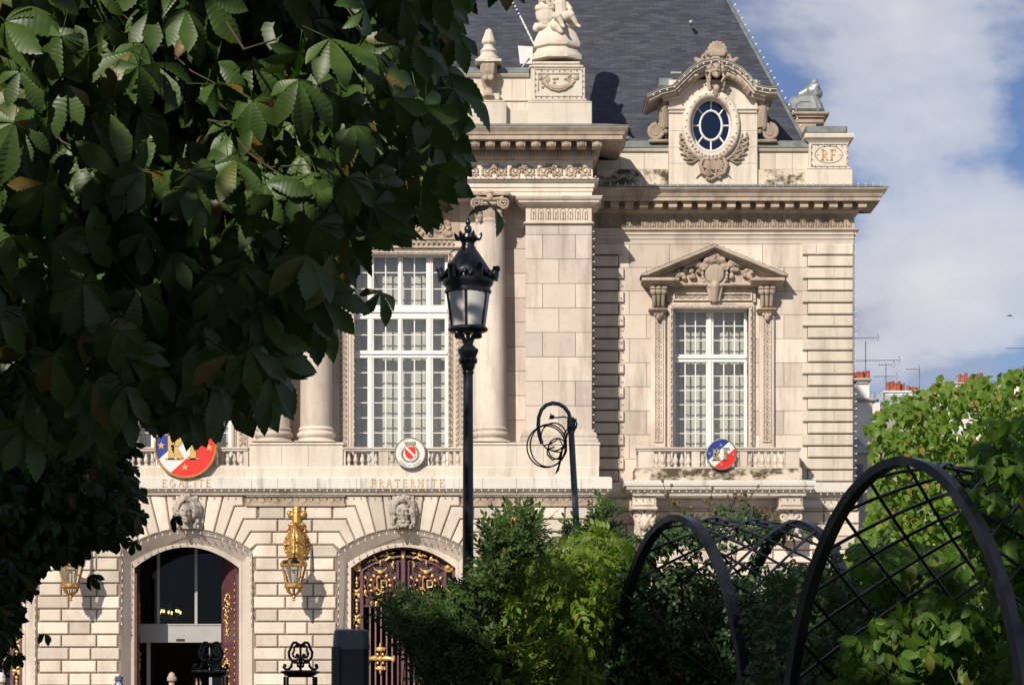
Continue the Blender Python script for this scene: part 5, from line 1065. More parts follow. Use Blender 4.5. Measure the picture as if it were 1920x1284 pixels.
# ---------------------------------------------------------------- street lamp
def street_lamp():
    Y = 22.1; s = Y/F; cx = X(877.6, Y); z = lambda y: Z(y, Y)
    t = thing('street_lamp', 'tall black cast iron street lamp with a crowned glass lantern', 'street lamp', (cx, Y, 0))
    L = lambda m, prof, seg=20, rot=0: m.lathe([(r*s, z(y)) for r, y in prof], (cx, Y, 0), seg, rot=rot)
    zb = 1275+1.6*F/Y
    m = L(M(), [(26,zb),(26,zb-18),(22,zb-24),(20,zb-90),(15,zb-130),(13,zb-150),(11.5,zb-160),(10.6,1150),(9.8,900),(9.3,702),(11,700),(11,697),(9.5,695),(11,692)])
    obj('post', m, LAMPBLK, t, sm=40)
    m = L(M(), [(11.5,692),(13.5,685),(14,672),(17,664),(19.5,659),(19.5,655),(16,653),(13,650),(9,646)])
    for k in range(10): a = 2*math.pi*k/10; m.ell((cx+14*s*math.cos(a), Y+14*s*math.sin(a), z(676)), (.02,.02,.035), 6, 4)
    obj('collar', m, LAMPBLK, t, sm=40)
    m = M()
    for k in range(4):
        a = R(45+90*k); q = lambda r, y: (cx+r*s*math.cos(a), Y+r*s*math.sin(a), z(y)); m.tube([q(6,650), q(9,640), q(13,632), q(26,628), q(31,622)], [.018,.02,.02,.026,.022], 6); m.scroll((cx+24*s*math.cos(a), Y+24*s*math.sin(a), z(629)), .03, 1.2, 0, 1, .012); m.ell(q(28,627), (.035,.035,.028), 8, 5)
    m.tube([(cx,Y,z(652)),(cx,Y,z(622))], .022, 6); obj('bracket', m, LAMPBLK, t, sm=50)
    br_ = obj('base_ring', L(M(), [(30,623.5),(36,621),(38,618.5),(37,616),(34,613)], 24), LAMPBLK, t, sm=40)
    obj('bottom_diffuser', L(M(), [(8,624),(22,623),(28,620.5)], 20), FROST, br_, sm=60)
    m = M(); n = 6
    for k in range(n):
        a = R(60*k+30-5); q = lambda r, y: (cx+r*s*math.cos(a), Y+r*s*math.sin(a), z(y)); m.tube([q(42.5,548), q(33.2,613)], .0125, 5)
    obj('glazing_bars', m, LAMPBLK, t)
    for k in range(n):
        vs = []; n2 = 5
        for i in range(n2): a = R(60*k+25+60*i/(n2-1)); vs += [(cx+41.5*s*math.cos(a), Y+41.5*s*math.sin(a), z(548)), (cx+32.5*s*math.cos(a), Y+32.5*s*math.sin(a), z(614))]
        obj('pane', M().add(vs, [(2*i, 2*i+1, 2*i+3, 2*i+2) for i in range(n2-1)]), FROST, t, sm=60)
    obj('lamp_unit', L(M(), [(10,612),(14,600),(12,570),(6,560)], 12), FROST, t, sm=60)
    obj('band', L(M(), [(41,551),(44,549),(44,545),(41.5,543),(42,539),(46,535),(48,531),(48,526),(45,523),(40,521)], 28), LAMPBLK, t, sm=40)
    rf_ = obj('roof', L(M(), [(44,526),(43,508),(30,488),(20,473),(15,467),(14.5,464),(12.5,462),(12,457),(14,453),(19,449.5),(20,447.5),(14,446),(13,441),(9,437.5),(5,437)], 28), LAMPBLK, t, sm=30)
    obj('finial', L(M(), [(4,438),(7,434),(7.3,430),(6,425),(3,422.5),(5,419),(5.2,416),(3.5,412),(1,408),(.3,404)], 14), LAMPBLK, rf_, sm=60)
    m = M()
    for k in range(30):
        a = 2*math.pi*k/30; m.ell((cx+49*s*math.cos(a), Y+49*s*math.sin(a), z(520 if k % 2 else 516)), (.022,.022,.028), 6, 4)
    for k in range(15): a = 2*math.pi*k/15; m.tube([(cx+48*s*math.cos(a+d*.09), Y+48*s*math.sin(a+d*.09), z(y)) for d, y in ((-2,524),(-1.6,515),(0,511),(1.6,515),(2,524))], .010, 5)
    for k in range(6):
        a = R(60*k-5-30*0+0); q = lambda r, y, da=0.: (cx+r*s*math.cos(a+da), Y+r*s*math.sin(a+da), z(y))
        m.tube([q(47,526), q(50,516), q(52,508), q(54.5,503)], [.05,.046,.036,.042], 6); m.ell(q(54.5,503), (.032,.032,.022), 7, 5)
    obj('crown_gallery', m, LAMPBLK, t, sm=60)
    m = M()
    for k in range(6): a = R(60*k-5); q = lambda r, y: (cx+r*s*math.cos(a), Y+r*s*math.sin(a), z(y)); m.tube([q(17,450), q(21,446), q(24.5,440), q(25.5,436)], [.02,.026,.016,.004], 5)
    obj('upper_crown', m, LAMPBLK, rf_, sm=60)
street_lamp()
# ---------------------------------------------------------------- leaning pole with a hose and cables
def hose_pole():
    Y = 24.0; t = thing('hose_pole', 'grey blue leaning metal pole with a looped hose and tangled cables at its top', 'pole', (X(1092,Y), Y, 0)); q = lambda x, y, d=0.: P(x, y, Y)+Vector((0, d, 0))
    obj('pole', M().tube([(X(1097,Y),Y,-.05), q(1082,1010), q(1076,900), q(1070,790), q(1069,783)], [.040,.037,.034,.032,.030], 12), POST, t, sm=60)
    pts = [(1070,800),(1070,788),(1066,774),(1058,764),(1048,758),(1036,756),(1024,760),(1015,769),(1010,783),(1009,800),(1011,816),(1016,832)]
    obj('hose', M().tube([q(a,b,-.03) for a,b in pts], .021, 10), RUBBER if False else POST, t, sm=60)
    def loop(cx, cy, rx, ry, a0, a1, tw=0.): return [q(cx+rx*math.cos(R(a)), cy+ry*math.sin(R(a)), -.05+tw*math.sin(R(a))) for a in range(a0, a1, 12)]
    for pts in (loop(1024,838,36,38,-160,220,.05), loop(1028,836,34,39,-200,172,.04), loop(1038,820,24,25,-190,100,.06), loop(1045,842,17,19,0,372,.03), [q(1017,832),q(1024,840),q(1040,846),q(1052,848),q(1058,838)], [q(1052,848),q(1062,820),q(1068,800),q(1071,788)], [q(1020,835),q(1032,832),q(1048,822),q(1056,836),q(1048,858),q(1036,862),q(1026,852),q(1026,842),q(1040,838)],
                [q(1052,848),q(1048,872),q(1042,888)], [q(1054,846),q(1050,868),q(1046,884)], [q(1070,790),q(1080,785),q(1081,800),q(1072,812),q(1064,806),q(1066,792)], [q(1070,784),q(1056,781),q(1044,783),q(1036,782)], [q(1068,800),q(1058,812),q(1062,826),q(1056,840)], [q(1074,782),q(1082,794),q(1076,810)]):
        obj('cable', M().tube(pts, .0085, 6), RUBBER, t, sm=60)
    obj('plug', M().ell(q(1035,782,-.02), (.03,.03,.025), 8, 5).tube([q(1034,780),q(1032,775)], .006, 4).tube([q(1033,784),q(1029,786)], .006, 4), RUBBER, t)
    obj('tape_wrap', M().lathe([(.042,-.05),(.046,-.02),(.044,.02),(.046,.05),(.04,.07)], tuple(q(1071,797)), 12), RUBBER, t)
hose_pole()
# ---------------------------------------------------------------- garden gate posts and the terminal
def gate_post(px, label, d):
    s = d/F; t = thing('gate_post', label, 'gate post', (X(px,d), d, 0), 'scrolled iron gate posts'); x = lambda v: v*s; z = lambda y: Z(y, d); m = M(); w = 27*s
    for a in (-1,1):
        for b in (-1,1): m.box(a*w-.012, a*w+.012, b*w-.012, b*w+.012, 0, z(1268))
    for zz in (.15, .9, 1.45): m.box(-w-.008, w+.008, -w-.008, w+.008, zz, zz+.02)
    obj('frame', m, IRON, t, local=True)
    cp_ = obj('cap', M().lathe([(30*s,z(1269)),(34*s,z(1266)),(47*s,z(1260)),(47*s,z(1257.5)),(30*s,z(1255.5))], (0,0,0), 4, rot=R(45)), IRON, t, local=True)
    for yy in (-w, w):
        m = M()
        for sg in (-1,1):
            for zz in (1.12, .45): m.scroll((sg*w*.48,yy,zz+.34), w*.42, 1.6, R(-90), sg, .011, 5); m.scroll((sg*w*.48,yy,zz), w*.42, 1.6, R(90), -sg, .011, 5); m.tube([(sg*w*.9,yy,zz+.34),(sg*w*.9,yy,zz)], .011, 5)
        obj('scroll_panel', m, IRON, t, local=True)
    m = M(); q = lambda dx, y, dy=0.: (dx*s, dy, z(y))
    for sg in (-1,1):
        m.tube([q(0,1232),q(sg*8,1238),q(sg*16,1238),q(sg*21,1231),q(sg*22,1222),q(sg*18,1214),q(sg*16,1208),q(sg*13,1204),q(sg*8,1204),q(sg*4,1207),q(sg*4,1211),q(sg*8,1211)], .0145, 6)
        m.tube([q(sg*8,1209),q(sg*12,1213),q(sg*12,1219),q(sg*15,1225),q(sg*13,1230),q(sg*8,1232),q(sg*4,1230),q(sg*6,1226)], .011, 6); m.ell(q(sg*6,1228), .02, 7, 5); m.ell(q(sg*6,1209), .02, 7, 5)
        m.tube([q(0,1250),q(sg*5,1248),q(sg*6,1242),q(sg*16,1241),q(sg*17,1248),q(sg*22,1254),q(sg*28,1254),q(sg*32,1250),q(sg*29,1246)], .014, 6); m.ell(q(sg*29.5,1247), .02, 7, 5)
    m.tube([q(0,1206),q(0,1243)], .011, 6); m.box(-17*s, 17*s, -.012, .012, z(1243), z(1240)); m.ell(q(0,1241), .025, 7, 5); m.tube([q(0,1243),q(0,1257)], .014, 6)
    obj('scroll_crest', m, IRON, cp_, local=True, sm=60)
gate_post(563.5, 'black openwork iron gate post with scroll crest in front of the pale stone pier', 22.0); gate_post(395.5, 'black openwork iron gate post with scroll crest in front of the entrance door leaf', 22.0)
def terminal():
    d = 21.0; s = d/F; t = thing('street_terminal', 'anthracite plastic street terminal with a rounded grey lid', 'terminal', (X(659,d), d, 0)); w = 32.5*s; z = lambda y: Z(y, d)
    def rr(hw, hd, r, n=6): return [(sx*(hw-r)+r*math.cos(a), sy*(hd-r)+r*math.sin(a)) for sx, sy, a0 in ((1,1,0),(-1,1,90),(-1,-1,180),(1,-1,270)) for a in [R(a0+90*k/n) for k in range(n+1)]]
    def loft(rings):
        m = M(); K = len(rings[0][0]); vs = [(x_, y_, zz) for ring, zz in rings for x_, y_ in ring]; m.add(vs, [(i*K+k, i*K+(k+1) % K, (i+1)*K+(k+1) % K, (i+1)*K+k) for i in range(len(rings)-1) for k in range(K)]+[tuple(reversed(range(K))), tuple(range((len(rings)-1)*K, len(rings)*K))]); return m
    obj('body', loft([(rr(w*.98,.16,.07),0),(rr(w*.98,.16,.07),z(1208)),(rr(w,.17,.07),z(1206))]), TERM, t, local=True, sm=35)
    ld_ = obj('lid', loft([(rr(w*1.03,.18,.08),z(1217)),(rr(w*1.02,.18,.08),z(1210)),(rr(w*.98,.17,.08),z(1190)),(rr(w*.96,.165,.08),z(1183)),(rr(w*.90,.15,.08),z(1180)),(rr(w*.75,.12,.07),z(1179))]), TERMT, t, local=True, sm=35)
    obj('side_panel', loft([(rr(w*.28,.12,.04),.1),(rr(w*.28,.12,.04),z(1212))]), TERM, t, local=True, loc=(-w*.80,-.08,0), sm=35)
    obj('screw', M().ell((w*.1,-.12,z(1181)), .012, 7, 5), STEEL, ld_, local=True)
terminal()
# ---------------------------------------------------------------- pergolas of bent steel with a lattice
class Perg: pass
def pergola(label, apx, apy, d, theta, W_, L_, nlat=18, trav=1.0):
    pg = Perg(); th = R(theta); ax = Vector((math.cos(th), math.sin(th), 0)); u = Vector((math.sin(th), -math.cos(th), 0)); ap = P(apx, apy, d); H = ap.z-CZ
    t = thing('pergola', label, 'pergola', (ap.x, ap.y, 0), 'lattice pergolas in the garden')
    def half(f): f2 = min(f, 1); return W_*(.5*math.sqrt(max(0, 1-(1-f2)**2))+.5*math.sqrt(f2)) if f <= 1 else W_*(1+.07*(f-1))
    fs = [0, .004, .02, .05, .1, .16, .24, .34, .46, .6, .8, 1.0, 1.3, 1.7, ap.z/H]
    prof = [(-half(f), ap.z-f*H) for f in fs[::-1]]+[(half(f), ap.z-f*H) for f in fs[1:]]
    cum = [0]
    for a, b in zip(prof, prof[1:]): cum.append(cum[-1]+math.hypot(b[0]-a[0], b[1]-a[1]))
    S = cum[-1]
    def at(sv, v, o=0.):
        sv = max(0, min(S, sv)); i = 0
        while i < len(cum)-2 and cum[i+1] < sv: i += 1
        k = (sv-cum[i])/(cum[i+1]-cum[i]); a = prof[i][0]+(prof[i+1][0]-prof[i][0])*k; zz = prof[i][1]+(prof[i+1][1]-prof[i][1])*k
        nx, nz = -(prof[i+1][1]-prof[i][1]), prof[i+1][0]-prof[i][0]; l = math.hypot(nx, nz)
        return Vector((ap.x, ap.y, 0))+u*(a+nx/l*o)+ax*v+Vector((0,0,zz+nz/l*o))
    pg.at, pg.S, pg.L, pg.u, pg.ax = at, S, L_, u, ax
    for v in (0, L_): obj('arch', M().strap([at(S*k/60, v) for k in range(61)], ax, .095, .058), PERG, t, sm=35)
    n = nlat; st = S/n
    for k in range(-int(trav/st)-1, n+1):
        for sg in (1, -1):
            q = []
            for i in range(13):
                sv = (k*st+i/12*trav) if sg > 0 else (S-k*st-i/12*trav)
                if 0 <= sv <= S: q.append(at(sv, L_*i/12, -.01*sg))
            if len(q) > 1: obj('lattice_bar', M().tube(q, .0125, 6), PERG, t, sm=60)
    return pg
pg1 = pergola('dark steel lattice pergola wrapped in roses below the balcony disc', 1267, 970, 20.0, 30, 1.04, 1.34, 22, .95)
pg2 = pergola('large dark steel lattice pergola with five-leaved creeper on its side', 1690, 864, 14.8, 39, 1.0, 2.4, 22, 1.5)
pg3 = pergola('dark steel pergola almost buried in bright wisteria beside the leaning pole', 1003, 1031, 25.2, 32, 1.04, 1.3, 18, .95)
# ---------------------------------------------------------------- leaves
def leaflet(L, Wd, peak=.5, n=6, serr=0., fold=.25, droop=.25, tip=1.0, pleat=0.):
    v = []; f = []
    for i in range(n+1):
        t = i/n; p = peak
        w = (t/p)**.8 if t < p else (max(0, 1-((t-p)/(1-p))**1.6))**tip
        w = Wd/2*min(1, w)*(1 if (i % 2 == 0 or not serr) else 1-serr); z = -droop*L*t*t; yy = t*L*(1-.12*droop*t); e = (serr*L*.35/n if (serr and i % 2 == 0) else 0)
        e += pleat*L*4*t*(1-t); pz = pleat*.5*L*(1 if i % 2 else -1)*min(1, w/Wd*3) if pleat else 0.; v += [(0, yy, z), (-w, yy+e, z+fold*w+pz), (w, yy+e, z+fold*w+pz)]
    for i in range(n): a = 3*i; b = a+3; f += [(a,b,b+1),(a,b+1,a+1),(a,a+2,b+2),(a,b+2,b)]
    return np.array(v), np.array(f)
def compose(parts):
    V = []; Fc = []; b = 0
    for (v, f), mt in parts: V.append(v @ np.array(mt)[:3,:3].T+np.array(mt)[:3,3]); Fc.append(f+b); b += len(v)
    return np.concatenate(V), np.concatenate(Fc)
def TM(loc=(0,0,0), rz=0, rx=0, s=1): return Matrix.Translation(loc) @ Matrix.Rotation(rz, 4, 'Z') @ Matrix.Rotation(rx, 4, 'X') @ Matrix.Scale(s, 4)
def stick(a, b, r): 
    m = M().tube([a, b], r, 3); return np.array([tuple(v) for v in m.v]), np.array([t for f in m.f for t in [(f[0], f[i], f[i+1]) for i in range(1, len(f)-1)]])
def palmate(n, L, Wd, spread, peak, seg, serr, rnd, pet=.5, droop=.3, tip=.7, rx=-.25, pleat=0.):
    ps = [(stick((0,-pet*L,.05*L),(0,0,0),.009*L), Matrix.Identity(4))]
    for k in range(n):
        a = (k-(n-1)/2)/((n-1)/2); s = 1-.42*abs(a)**1.3+rnd.uniform(-.06,.06); ps.append((leaflet(L, Wd, peak, seg, serr, rnd.uniform(.15,.4), droop*rnd.uniform(.5,1.5), tip, pleat), TM((0,0,0), a*spread+rnd.uniform(-.1,.1), rx*rnd.uniform(.3,1.6)-.25*abs(a), s)))
    return compose(ps)
def pinnate(nl, L, ll, lw, rnd, peak=.4, seg=4, serr=0., droop=.35):
    ps = []; pts = [(0, t*L, -droop*L*t*t) for t in np.linspace(0, 1, 5)]
    for a, b in zip(pts, pts[1:]): ps.append((stick(a, b, .010*L), Matrix.Identity(4)))
    for k in range(nl):
        t = .25+.7*(k//2)/max(1, (nl-1)//2); sg = -1 if k % 2 else 1
        if k == nl-1: t = 1; ps.append((leaflet(ll, lw, peak, seg, serr), TM((0, L, -droop*L), rnd.uniform(-.1,.1), -.5))); continue
        ps.append((leaflet(ll*rnd.uniform(.8,1.05), lw, peak, seg, serr, .2, .3), TM((0, t*L, -droop*L*t*t), sg*rnd.uniform(.75,1.1), rnd.uniform(-.5,.0))))
    return compose(ps)
def npmesh(name, V, Fc, mat):
    me = bpy.data.meshes.new(name); V = np.ascontiguousarray(V, dtype=np.float32); Fc = np.ascontiguousarray(Fc, dtype=np.int32); n = len(Fc)
    me.vertices.add(len(V)); me.vertices.foreach_set('co', V.ravel()); me.loops.add(n*3); me.loops.foreach_set('vertex_index', Fc.ravel()); me.polygons.add(n)
    me.polygons.foreach_set('loop_start', np.arange(0, n*3, 3, dtype=np.int32)); me.polygons.foreach_set('loop_total', np.full(n, 3, dtype=np.int32)); me.update(calc_edges=True); me.validate(); smooth(me); me.materials.append(mat); return me
def frames(pts, nrm, ydir, jn, jy, scale, rs):
    """pose of each leaf: surface normal, hanging direction, size"""
    n = len(pts); Nn = np.array(nrm, dtype=float); Nn = (Nn if Nn.ndim == 2 else np.repeat(Nn[None], n, 0))+rs.normal(0, jn, (n,3)); Nn /= np.linalg.norm(Nn, axis=1, keepdims=True)
    Yd = np.array(ydir, dtype=float); Yd = (Yd if Yd.ndim == 2 else np.repeat(Yd[None], n, 0))+rs.normal(0, jy, (n,3)); Yd -= Nn*np.sum(Yd*Nn, 1, keepdims=True); Yd /= np.linalg.norm(Yd, axis=1, keepdims=True)
    Xd = np.cross(Yd, Nn); sc = rs.uniform(scale[0], scale[1], n); A = np.zeros((n,4,4)); A[:,:3,0] = Xd*sc[:,None]; A[:,:3,1] = Yd*sc[:,None]; A[:,:3,2] = Nn*sc[:,None]; A[:,:3,3] = pts; A[:,3,3] = 1; return A
def batch(name, temps, A, mat, parent, rs, kind='stuff'):
    V = []; Fc = []; b = 0; idx = rs.integers(0, len(temps), len(A))
    for i, (v, f) in enumerate(temps):
        S_ = A[idx == i]
        if not len(S_): continue
        W_ = np.einsum('nij,kj->nki', S_[:,:3,:3], v)+S_[:,None,:3,3]; V.append(W_.reshape(-1,3)); Fc.append((f[None]+(np.arange(len(S_))*len(v))[:,None,None]).reshape(-1,3)+b); b += len(S_)*len(v)
    if not V: return None
    return obj(name, npmesh(name, np.concatenate(V), np.concatenate(Fc), mat), None, parent, kind=kind)
def pick_visible(A, size, kmax):
    Yv = A[:,1,3]; px = CX+A[:,0,3]/Yv*F; py = HY-(A[:,2,3]-CZ)/Yv*F; r = size*F/Yv*.45; g = 10; G = np.zeros((1284//g+1, 1920//g+1), bool); got = np.zeros(len(A))
    for i in np.argsort(Yv):
        if Yv[i] < 3: continue
        x0, x1, y0, y1 = px[i]-r[i], px[i]+r[i], py[i]-r[i]*.3, py[i]+r[i]*1.6
        if x1 < 0 or y1 < 0 or x0 > 1920 or y0 > 1284: continue
        s_ = np.s_[max(0,int(y0//g)):int(y1//g)+1, max(0,int(x0//g)):int(x1//g)+1]; new = ~G[s_]; got[i] = new.sum()
        if got[i] > 0: c = G[s_]; c[rng.random(c.shape) < .75] = True
    o = np.argsort(-got)[:kmax]; m = np.zeros(len(A), bool); m[[i for i in o if got[i] > 0]] = True; return m
def leaves(parent, hi, lo, A, mat, size, kmax, rs, name='leaf', stuff='foliage'):
    vis = pick_visible(A, size, kmax) if kmax else np.zeros(len(A), bool); ms = [npmesh(name, v, f, mat) for v, f in hi]; inv = Matrix.Translation(-Vector(parent.location))
    for k, M4 in enumerate(A[vis]):
        o = bpy.data.objects.new(name, ms[k % len(ms)]); COL.objects.link(o); o.parent = parent; o.matrix_parent_inverse = inv; o.matrix_basis = Matrix(M4.tolist())
    if (~vis).any(): batch(stuff, lo, A[~vis], mat, parent, rs)
def inpoly(px, py, poly):
    r = np.zeros(len(px), bool); n = len(poly)
    for i in range(n):
        (x1, y1), (x2, y2) = poly[i], poly[(i+1) % n]
        if y1 == y2: continue
        r ^= ((y1 > py) != (y2 > py)) & (px < (x2-x1)*(py-y1)/(y2-y1)+x1)
    return r
def in_region(poly, d0, d1, n, rs, clump=0, spread=.25):
    """points of a plant that fills this outline in the photograph between two distances"""
    xs = [p[0] for p in poly]; ys = [p[1] for p in poly]; o = []; need = n
    while need > 0:
        px = rs.uniform(min(xs), max(xs), need*3+20); py = rs.uniform(min(ys), max(ys), need*3+20); k = inpoly(px, py, poly); px, py = px[k][:need], py[k][:need]; d = rs.uniform(d0, d1, len(px))
        o.append(np.stack([(px-CX)*d/F, d, CZ+(HY-py)*d/F], 1)); need -= len(px)
    return np.concatenate(o)
def limb(m, a, b, r0, r1, rs, n=6, wob=.12):
    a, b = Vector(a), Vector(b); L = (b-a).length; pts = [a.lerp(b, i/n)+(Vector(rs.normal(0, wob*L/n, 3).tolist()) if 0 < i < n else Vector()) for i in range(n+1)]; m.tube(pts, [r0+(r1-r0)*i/n for i in range(n+1)], 8); return pts
# ---------------------------------------------------------------- the near chestnut tree
rs = np.random.default_rng(21); rr_ = random.Random(4)
CH_HI = [palmate(n, .185, .082, 1.9, .60, 22, .13, rr_, droop=.35, tip=1.0, pleat=.03) for n in (5,6,7,7,5)]; CH_LO = [palmate(n, .20, .092, 1.9, .62, 4, 0, rr_, droop=.25, tip=.8) for n in (5,7,6)]
CROWN = [(-60,-300),(900,-300),(872,-10),(838,10),(815,40),(775,70),(800,100),(835,130),(845,190),(838,240),(850,275),(815,330),(772,370),(735,392),(715,400),(668,430),(640,490),(612,540),(560,575),(520,590),(530,640),(525,690),(490,732),(445,757),(395,775),(345,772),(305,735),(275,722),(262,730),(200,790),(-60,820)]
def chestnut_tree():
    base = Vector((-6.5, 3.2, 0)); t = thing('chestnut_tree', 'large dark horse chestnut tree with drooping fan-shaped leaves over the square', 'tree', base)
    m = M(); m.tube([base+Vector((0,0,-.1)), base+Vector((.02,0,.4)), base+Vector((-.05,.05,1.8)), base+Vector((.05,0,3.4))], [.52,.40,.34,.30], 14); obj('trunk', m, BARK, t, sm=60)
    # points inside the crown: the outline seen in the photograph plus an unseen dome above and beside it, stretched forward to shade it
    n = 120000; pts = np.stack([rs.uniform(-13.2, 1.2, n), rs.uniform(-4.3, 12, n), rs.uniform(2.3, 12., n)], 1)
    c = np.array([-6.0, 4.0, 6.9]); e = ((pts-c)/np.array([7.0, 8.2, 4.9])); rad = np.sqrt((e**2).sum(1)); ok = (rad < 1) & (rad > .25)
    px = CX+pts[:,0]/pts[:,1]*F; py = HY-(pts[:,2]-CZ)/pts[:,1]*F; inf = (px > -40) & (py > -120); ok &= (~inf) | inpoly(px, py, CROWN); ok &= (pts[:,2] > 2.35)
    front = (pts[:,1] < 7.4) & ((pts[:,2] < 2.9+.3036*np.maximum(pts[:,1], 0)) | ((pts[:,2] < 3.3) & (pts[:,1] > -2.6))) & (pts[:,0] > -9); ok &= ~front; inf &= pts[:,1] > 7.4
    vis = pts[ok & inf]; hid = pts[ok & ~inf]; rs.shuffle(vis); rs.shuffle(hid)
    extra = in_region(CROWN, 7.5, 11.5, 2200, rs); extra[:260] += rs.normal(0, .13, (260,3))*np.array([1.2,.5,.8]); vis = np.concatenate([vis[:1900], extra])
    # clumps leave gaps where the sun comes in
    g = np.floor(hid/ .9); key = (np.sin(g[:,0]*12.9+g[:,1]*78.2+g[:,2]*37.7)*43758.5) % 1; hid = hid[key < .90][:11000]
    low = np.stack([rs.uniform(-10, 3.4, 3000), rs.uniform(-6, -2.9, 3000), rs.uniform(1.2, 8.5, 3000)], 1); hid = np.concatenate([hid, low])  # unseen boughs behind the viewpoint, added to block sky light on the front leaves
    # leaves cut away along sun rays so light reaches pergolas, shrubs and single leaves
    x15, z15 = hid[:,0]+.5*(15-hid[:,1]), hid[:,2]-.68*(15-hid[:,1]); x20, z20 = hid[:,0]+.5*(20.5-hid[:,1]), hid[:,2]-.68*(20.5-hid[:,1])
    x21, z21 = hid[:,0]+.5*(21.5-hid[:,1]), hid[:,2]-.68*(21.5-hid[:,1])
    hid = hid[~(((x15 > 1.9) & (z15 > 1.9) & (rs.random(len(hid)) < .8)) | ((x21 > -.5) & (x21 < 1.4) & (z21 > 1.3) & (rs.random(len(hid)) < .85)) | ((x20 > 1.9) & (x20 < 3.4) & (z20 > 1.8) & (rs.random(len(hid)) < .75)))]
    sd_ = np.array(-SUND)
    for hx, hy, hd_, hr in ((345,100,7.9,.12),(525,120,7.8,.14),(690,180,8.1,.06),(110,20,7.9,.14),(10,130,7.8,.14),(515,245,7.9,.06),(230,-30,7.8,.12)):
        c0 = np.array(P(hx, hy, hd_))
        def clear(a):
            w = a-c0; tt = w @ sd_; dist = np.linalg.norm(w-tt[:,None]*sd_, axis=1); return a[~((tt > .25) & (dist < hr+gr+.012*np.maximum(tt, 0)))]
        gr = .17; vis = clear(vis); gr = .25; hid = clear(hid)
    toward = np.stack([vis[:,0]*.03+.1, -np.ones(len(vis)), np.full(len(vis), .35)], 1)
    A = frames(vis, toward, (.12,-.25,-1), .42, .38, (.8, 1.25), rs); leaves(t, CH_HI, CH_LO, A, CHEST, .20, 300, rs, 'leaf', 'foliage')
    A = frames(hid, (0,-.2,1), (.3,-.3,-.6), .45, .6, (1.3, 1.8), rs); batch('unseen_foliage', CH_LO, A, CHEST, t, rs)
    m = M(); top = base+Vector((.05,0,3.3)); ends = []
    for q in list(vis[vis[:,1] > 10.3][::30])[:14]+list(hid[hid[:,2] > 6.8][::170])[:22]:
        q = Vector(q.tolist()); mid = top.lerp(q, .5)+Vector((0,0,.7)); pts_ = limb(m, top-Vector((0,0,rs.uniform(0,.8))), mid, .13, .06, rs); limb(m, mid, q, .06, .012, rs, 6, .2)
    obj('limbs', m, BARK, t, sm=60)
    m = M()
    for q in vis[::14][:150]:
        q = Vector(q.tolist()); limb(m, q+Vector((-.35,.3,.3)), q, .005, .0022, rs, 4, .2)
    obj('twigs', m, TWIG, t, kind='stuff')
chestnut_tree()
# dark tree behind it whose lower boughs show under the chestnut
rs = np.random.default_rng(5)
LOW = [(-60,780),(120,780),(225,800),(238,860),(245,900),(262,950),(262,980),(225,1000),(195,1005),(150,1030),(95,1045),(30,1110),(20,1180),(-60,1240)]
def dark_tree():
    base = Vector((-6.9, 18.3, 0)); t = thing('shade_tree', 'dark tree behind the chestnut with small leaves hanging by the half-hidden lantern', 'tree', base)
    obj('trunk', M().tube([base+Vector((0,0,-.1)), base+Vector((.03,0,.4)), base+Vector((0,.05,2.5)), base+Vector((.1,0,4.2))], [.42,.32,.27,.22], 12), BARK, t, sm=60)
    hi = [palmate(5, .125, .062, 1.8, .6, 8, .14, rr_) for k in range(3)]; lo = [palmate(5, .125, .062, 1.8, .6, 4, 0, rr_) for k in range(3)]
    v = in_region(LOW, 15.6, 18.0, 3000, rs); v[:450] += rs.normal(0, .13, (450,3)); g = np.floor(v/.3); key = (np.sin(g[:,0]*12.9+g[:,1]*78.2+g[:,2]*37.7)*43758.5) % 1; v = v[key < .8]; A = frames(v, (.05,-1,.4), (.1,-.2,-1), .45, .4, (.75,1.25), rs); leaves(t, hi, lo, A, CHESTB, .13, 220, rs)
    n = 9000; h = np.stack([rs.uniform(-11.6,-2.2,n), rs.uniform(13.6,23,n), rs.uniform(3.4,13.5,n)], 1); e = (h-np.array([-6.9,18.3,8.2]))/np.array([4.7,4.7,5.3]); h = h[(e**2).sum(1) < 1]; px = CX+h[:,0]/h[:,1]*F; py = HY-(h[:,2]-CZ)/h[:,1]*F
    h = h[(px < 0) | (py < -60) | inpoly(px, py, [(a*.93, b*.9) for a, b in CROWN])][:2600]
    batch('unseen_foliage', lo, frames(h, (0,-.2,1), (.3,-.3,-.6), .45, .6, (2.0, 2.8), rs), CHESTB, t, rs)
    m = M()
    for q in list(v[::260])[:12]+list(h[::260])[:10]: limb(m, base+Vector((.1,0,rs.uniform(2.6,4.1))), q.tolist(), .09, .012, rs, 7, .2)
    obj('limbs', m, BARK, t, sm=60)
dark_tree()
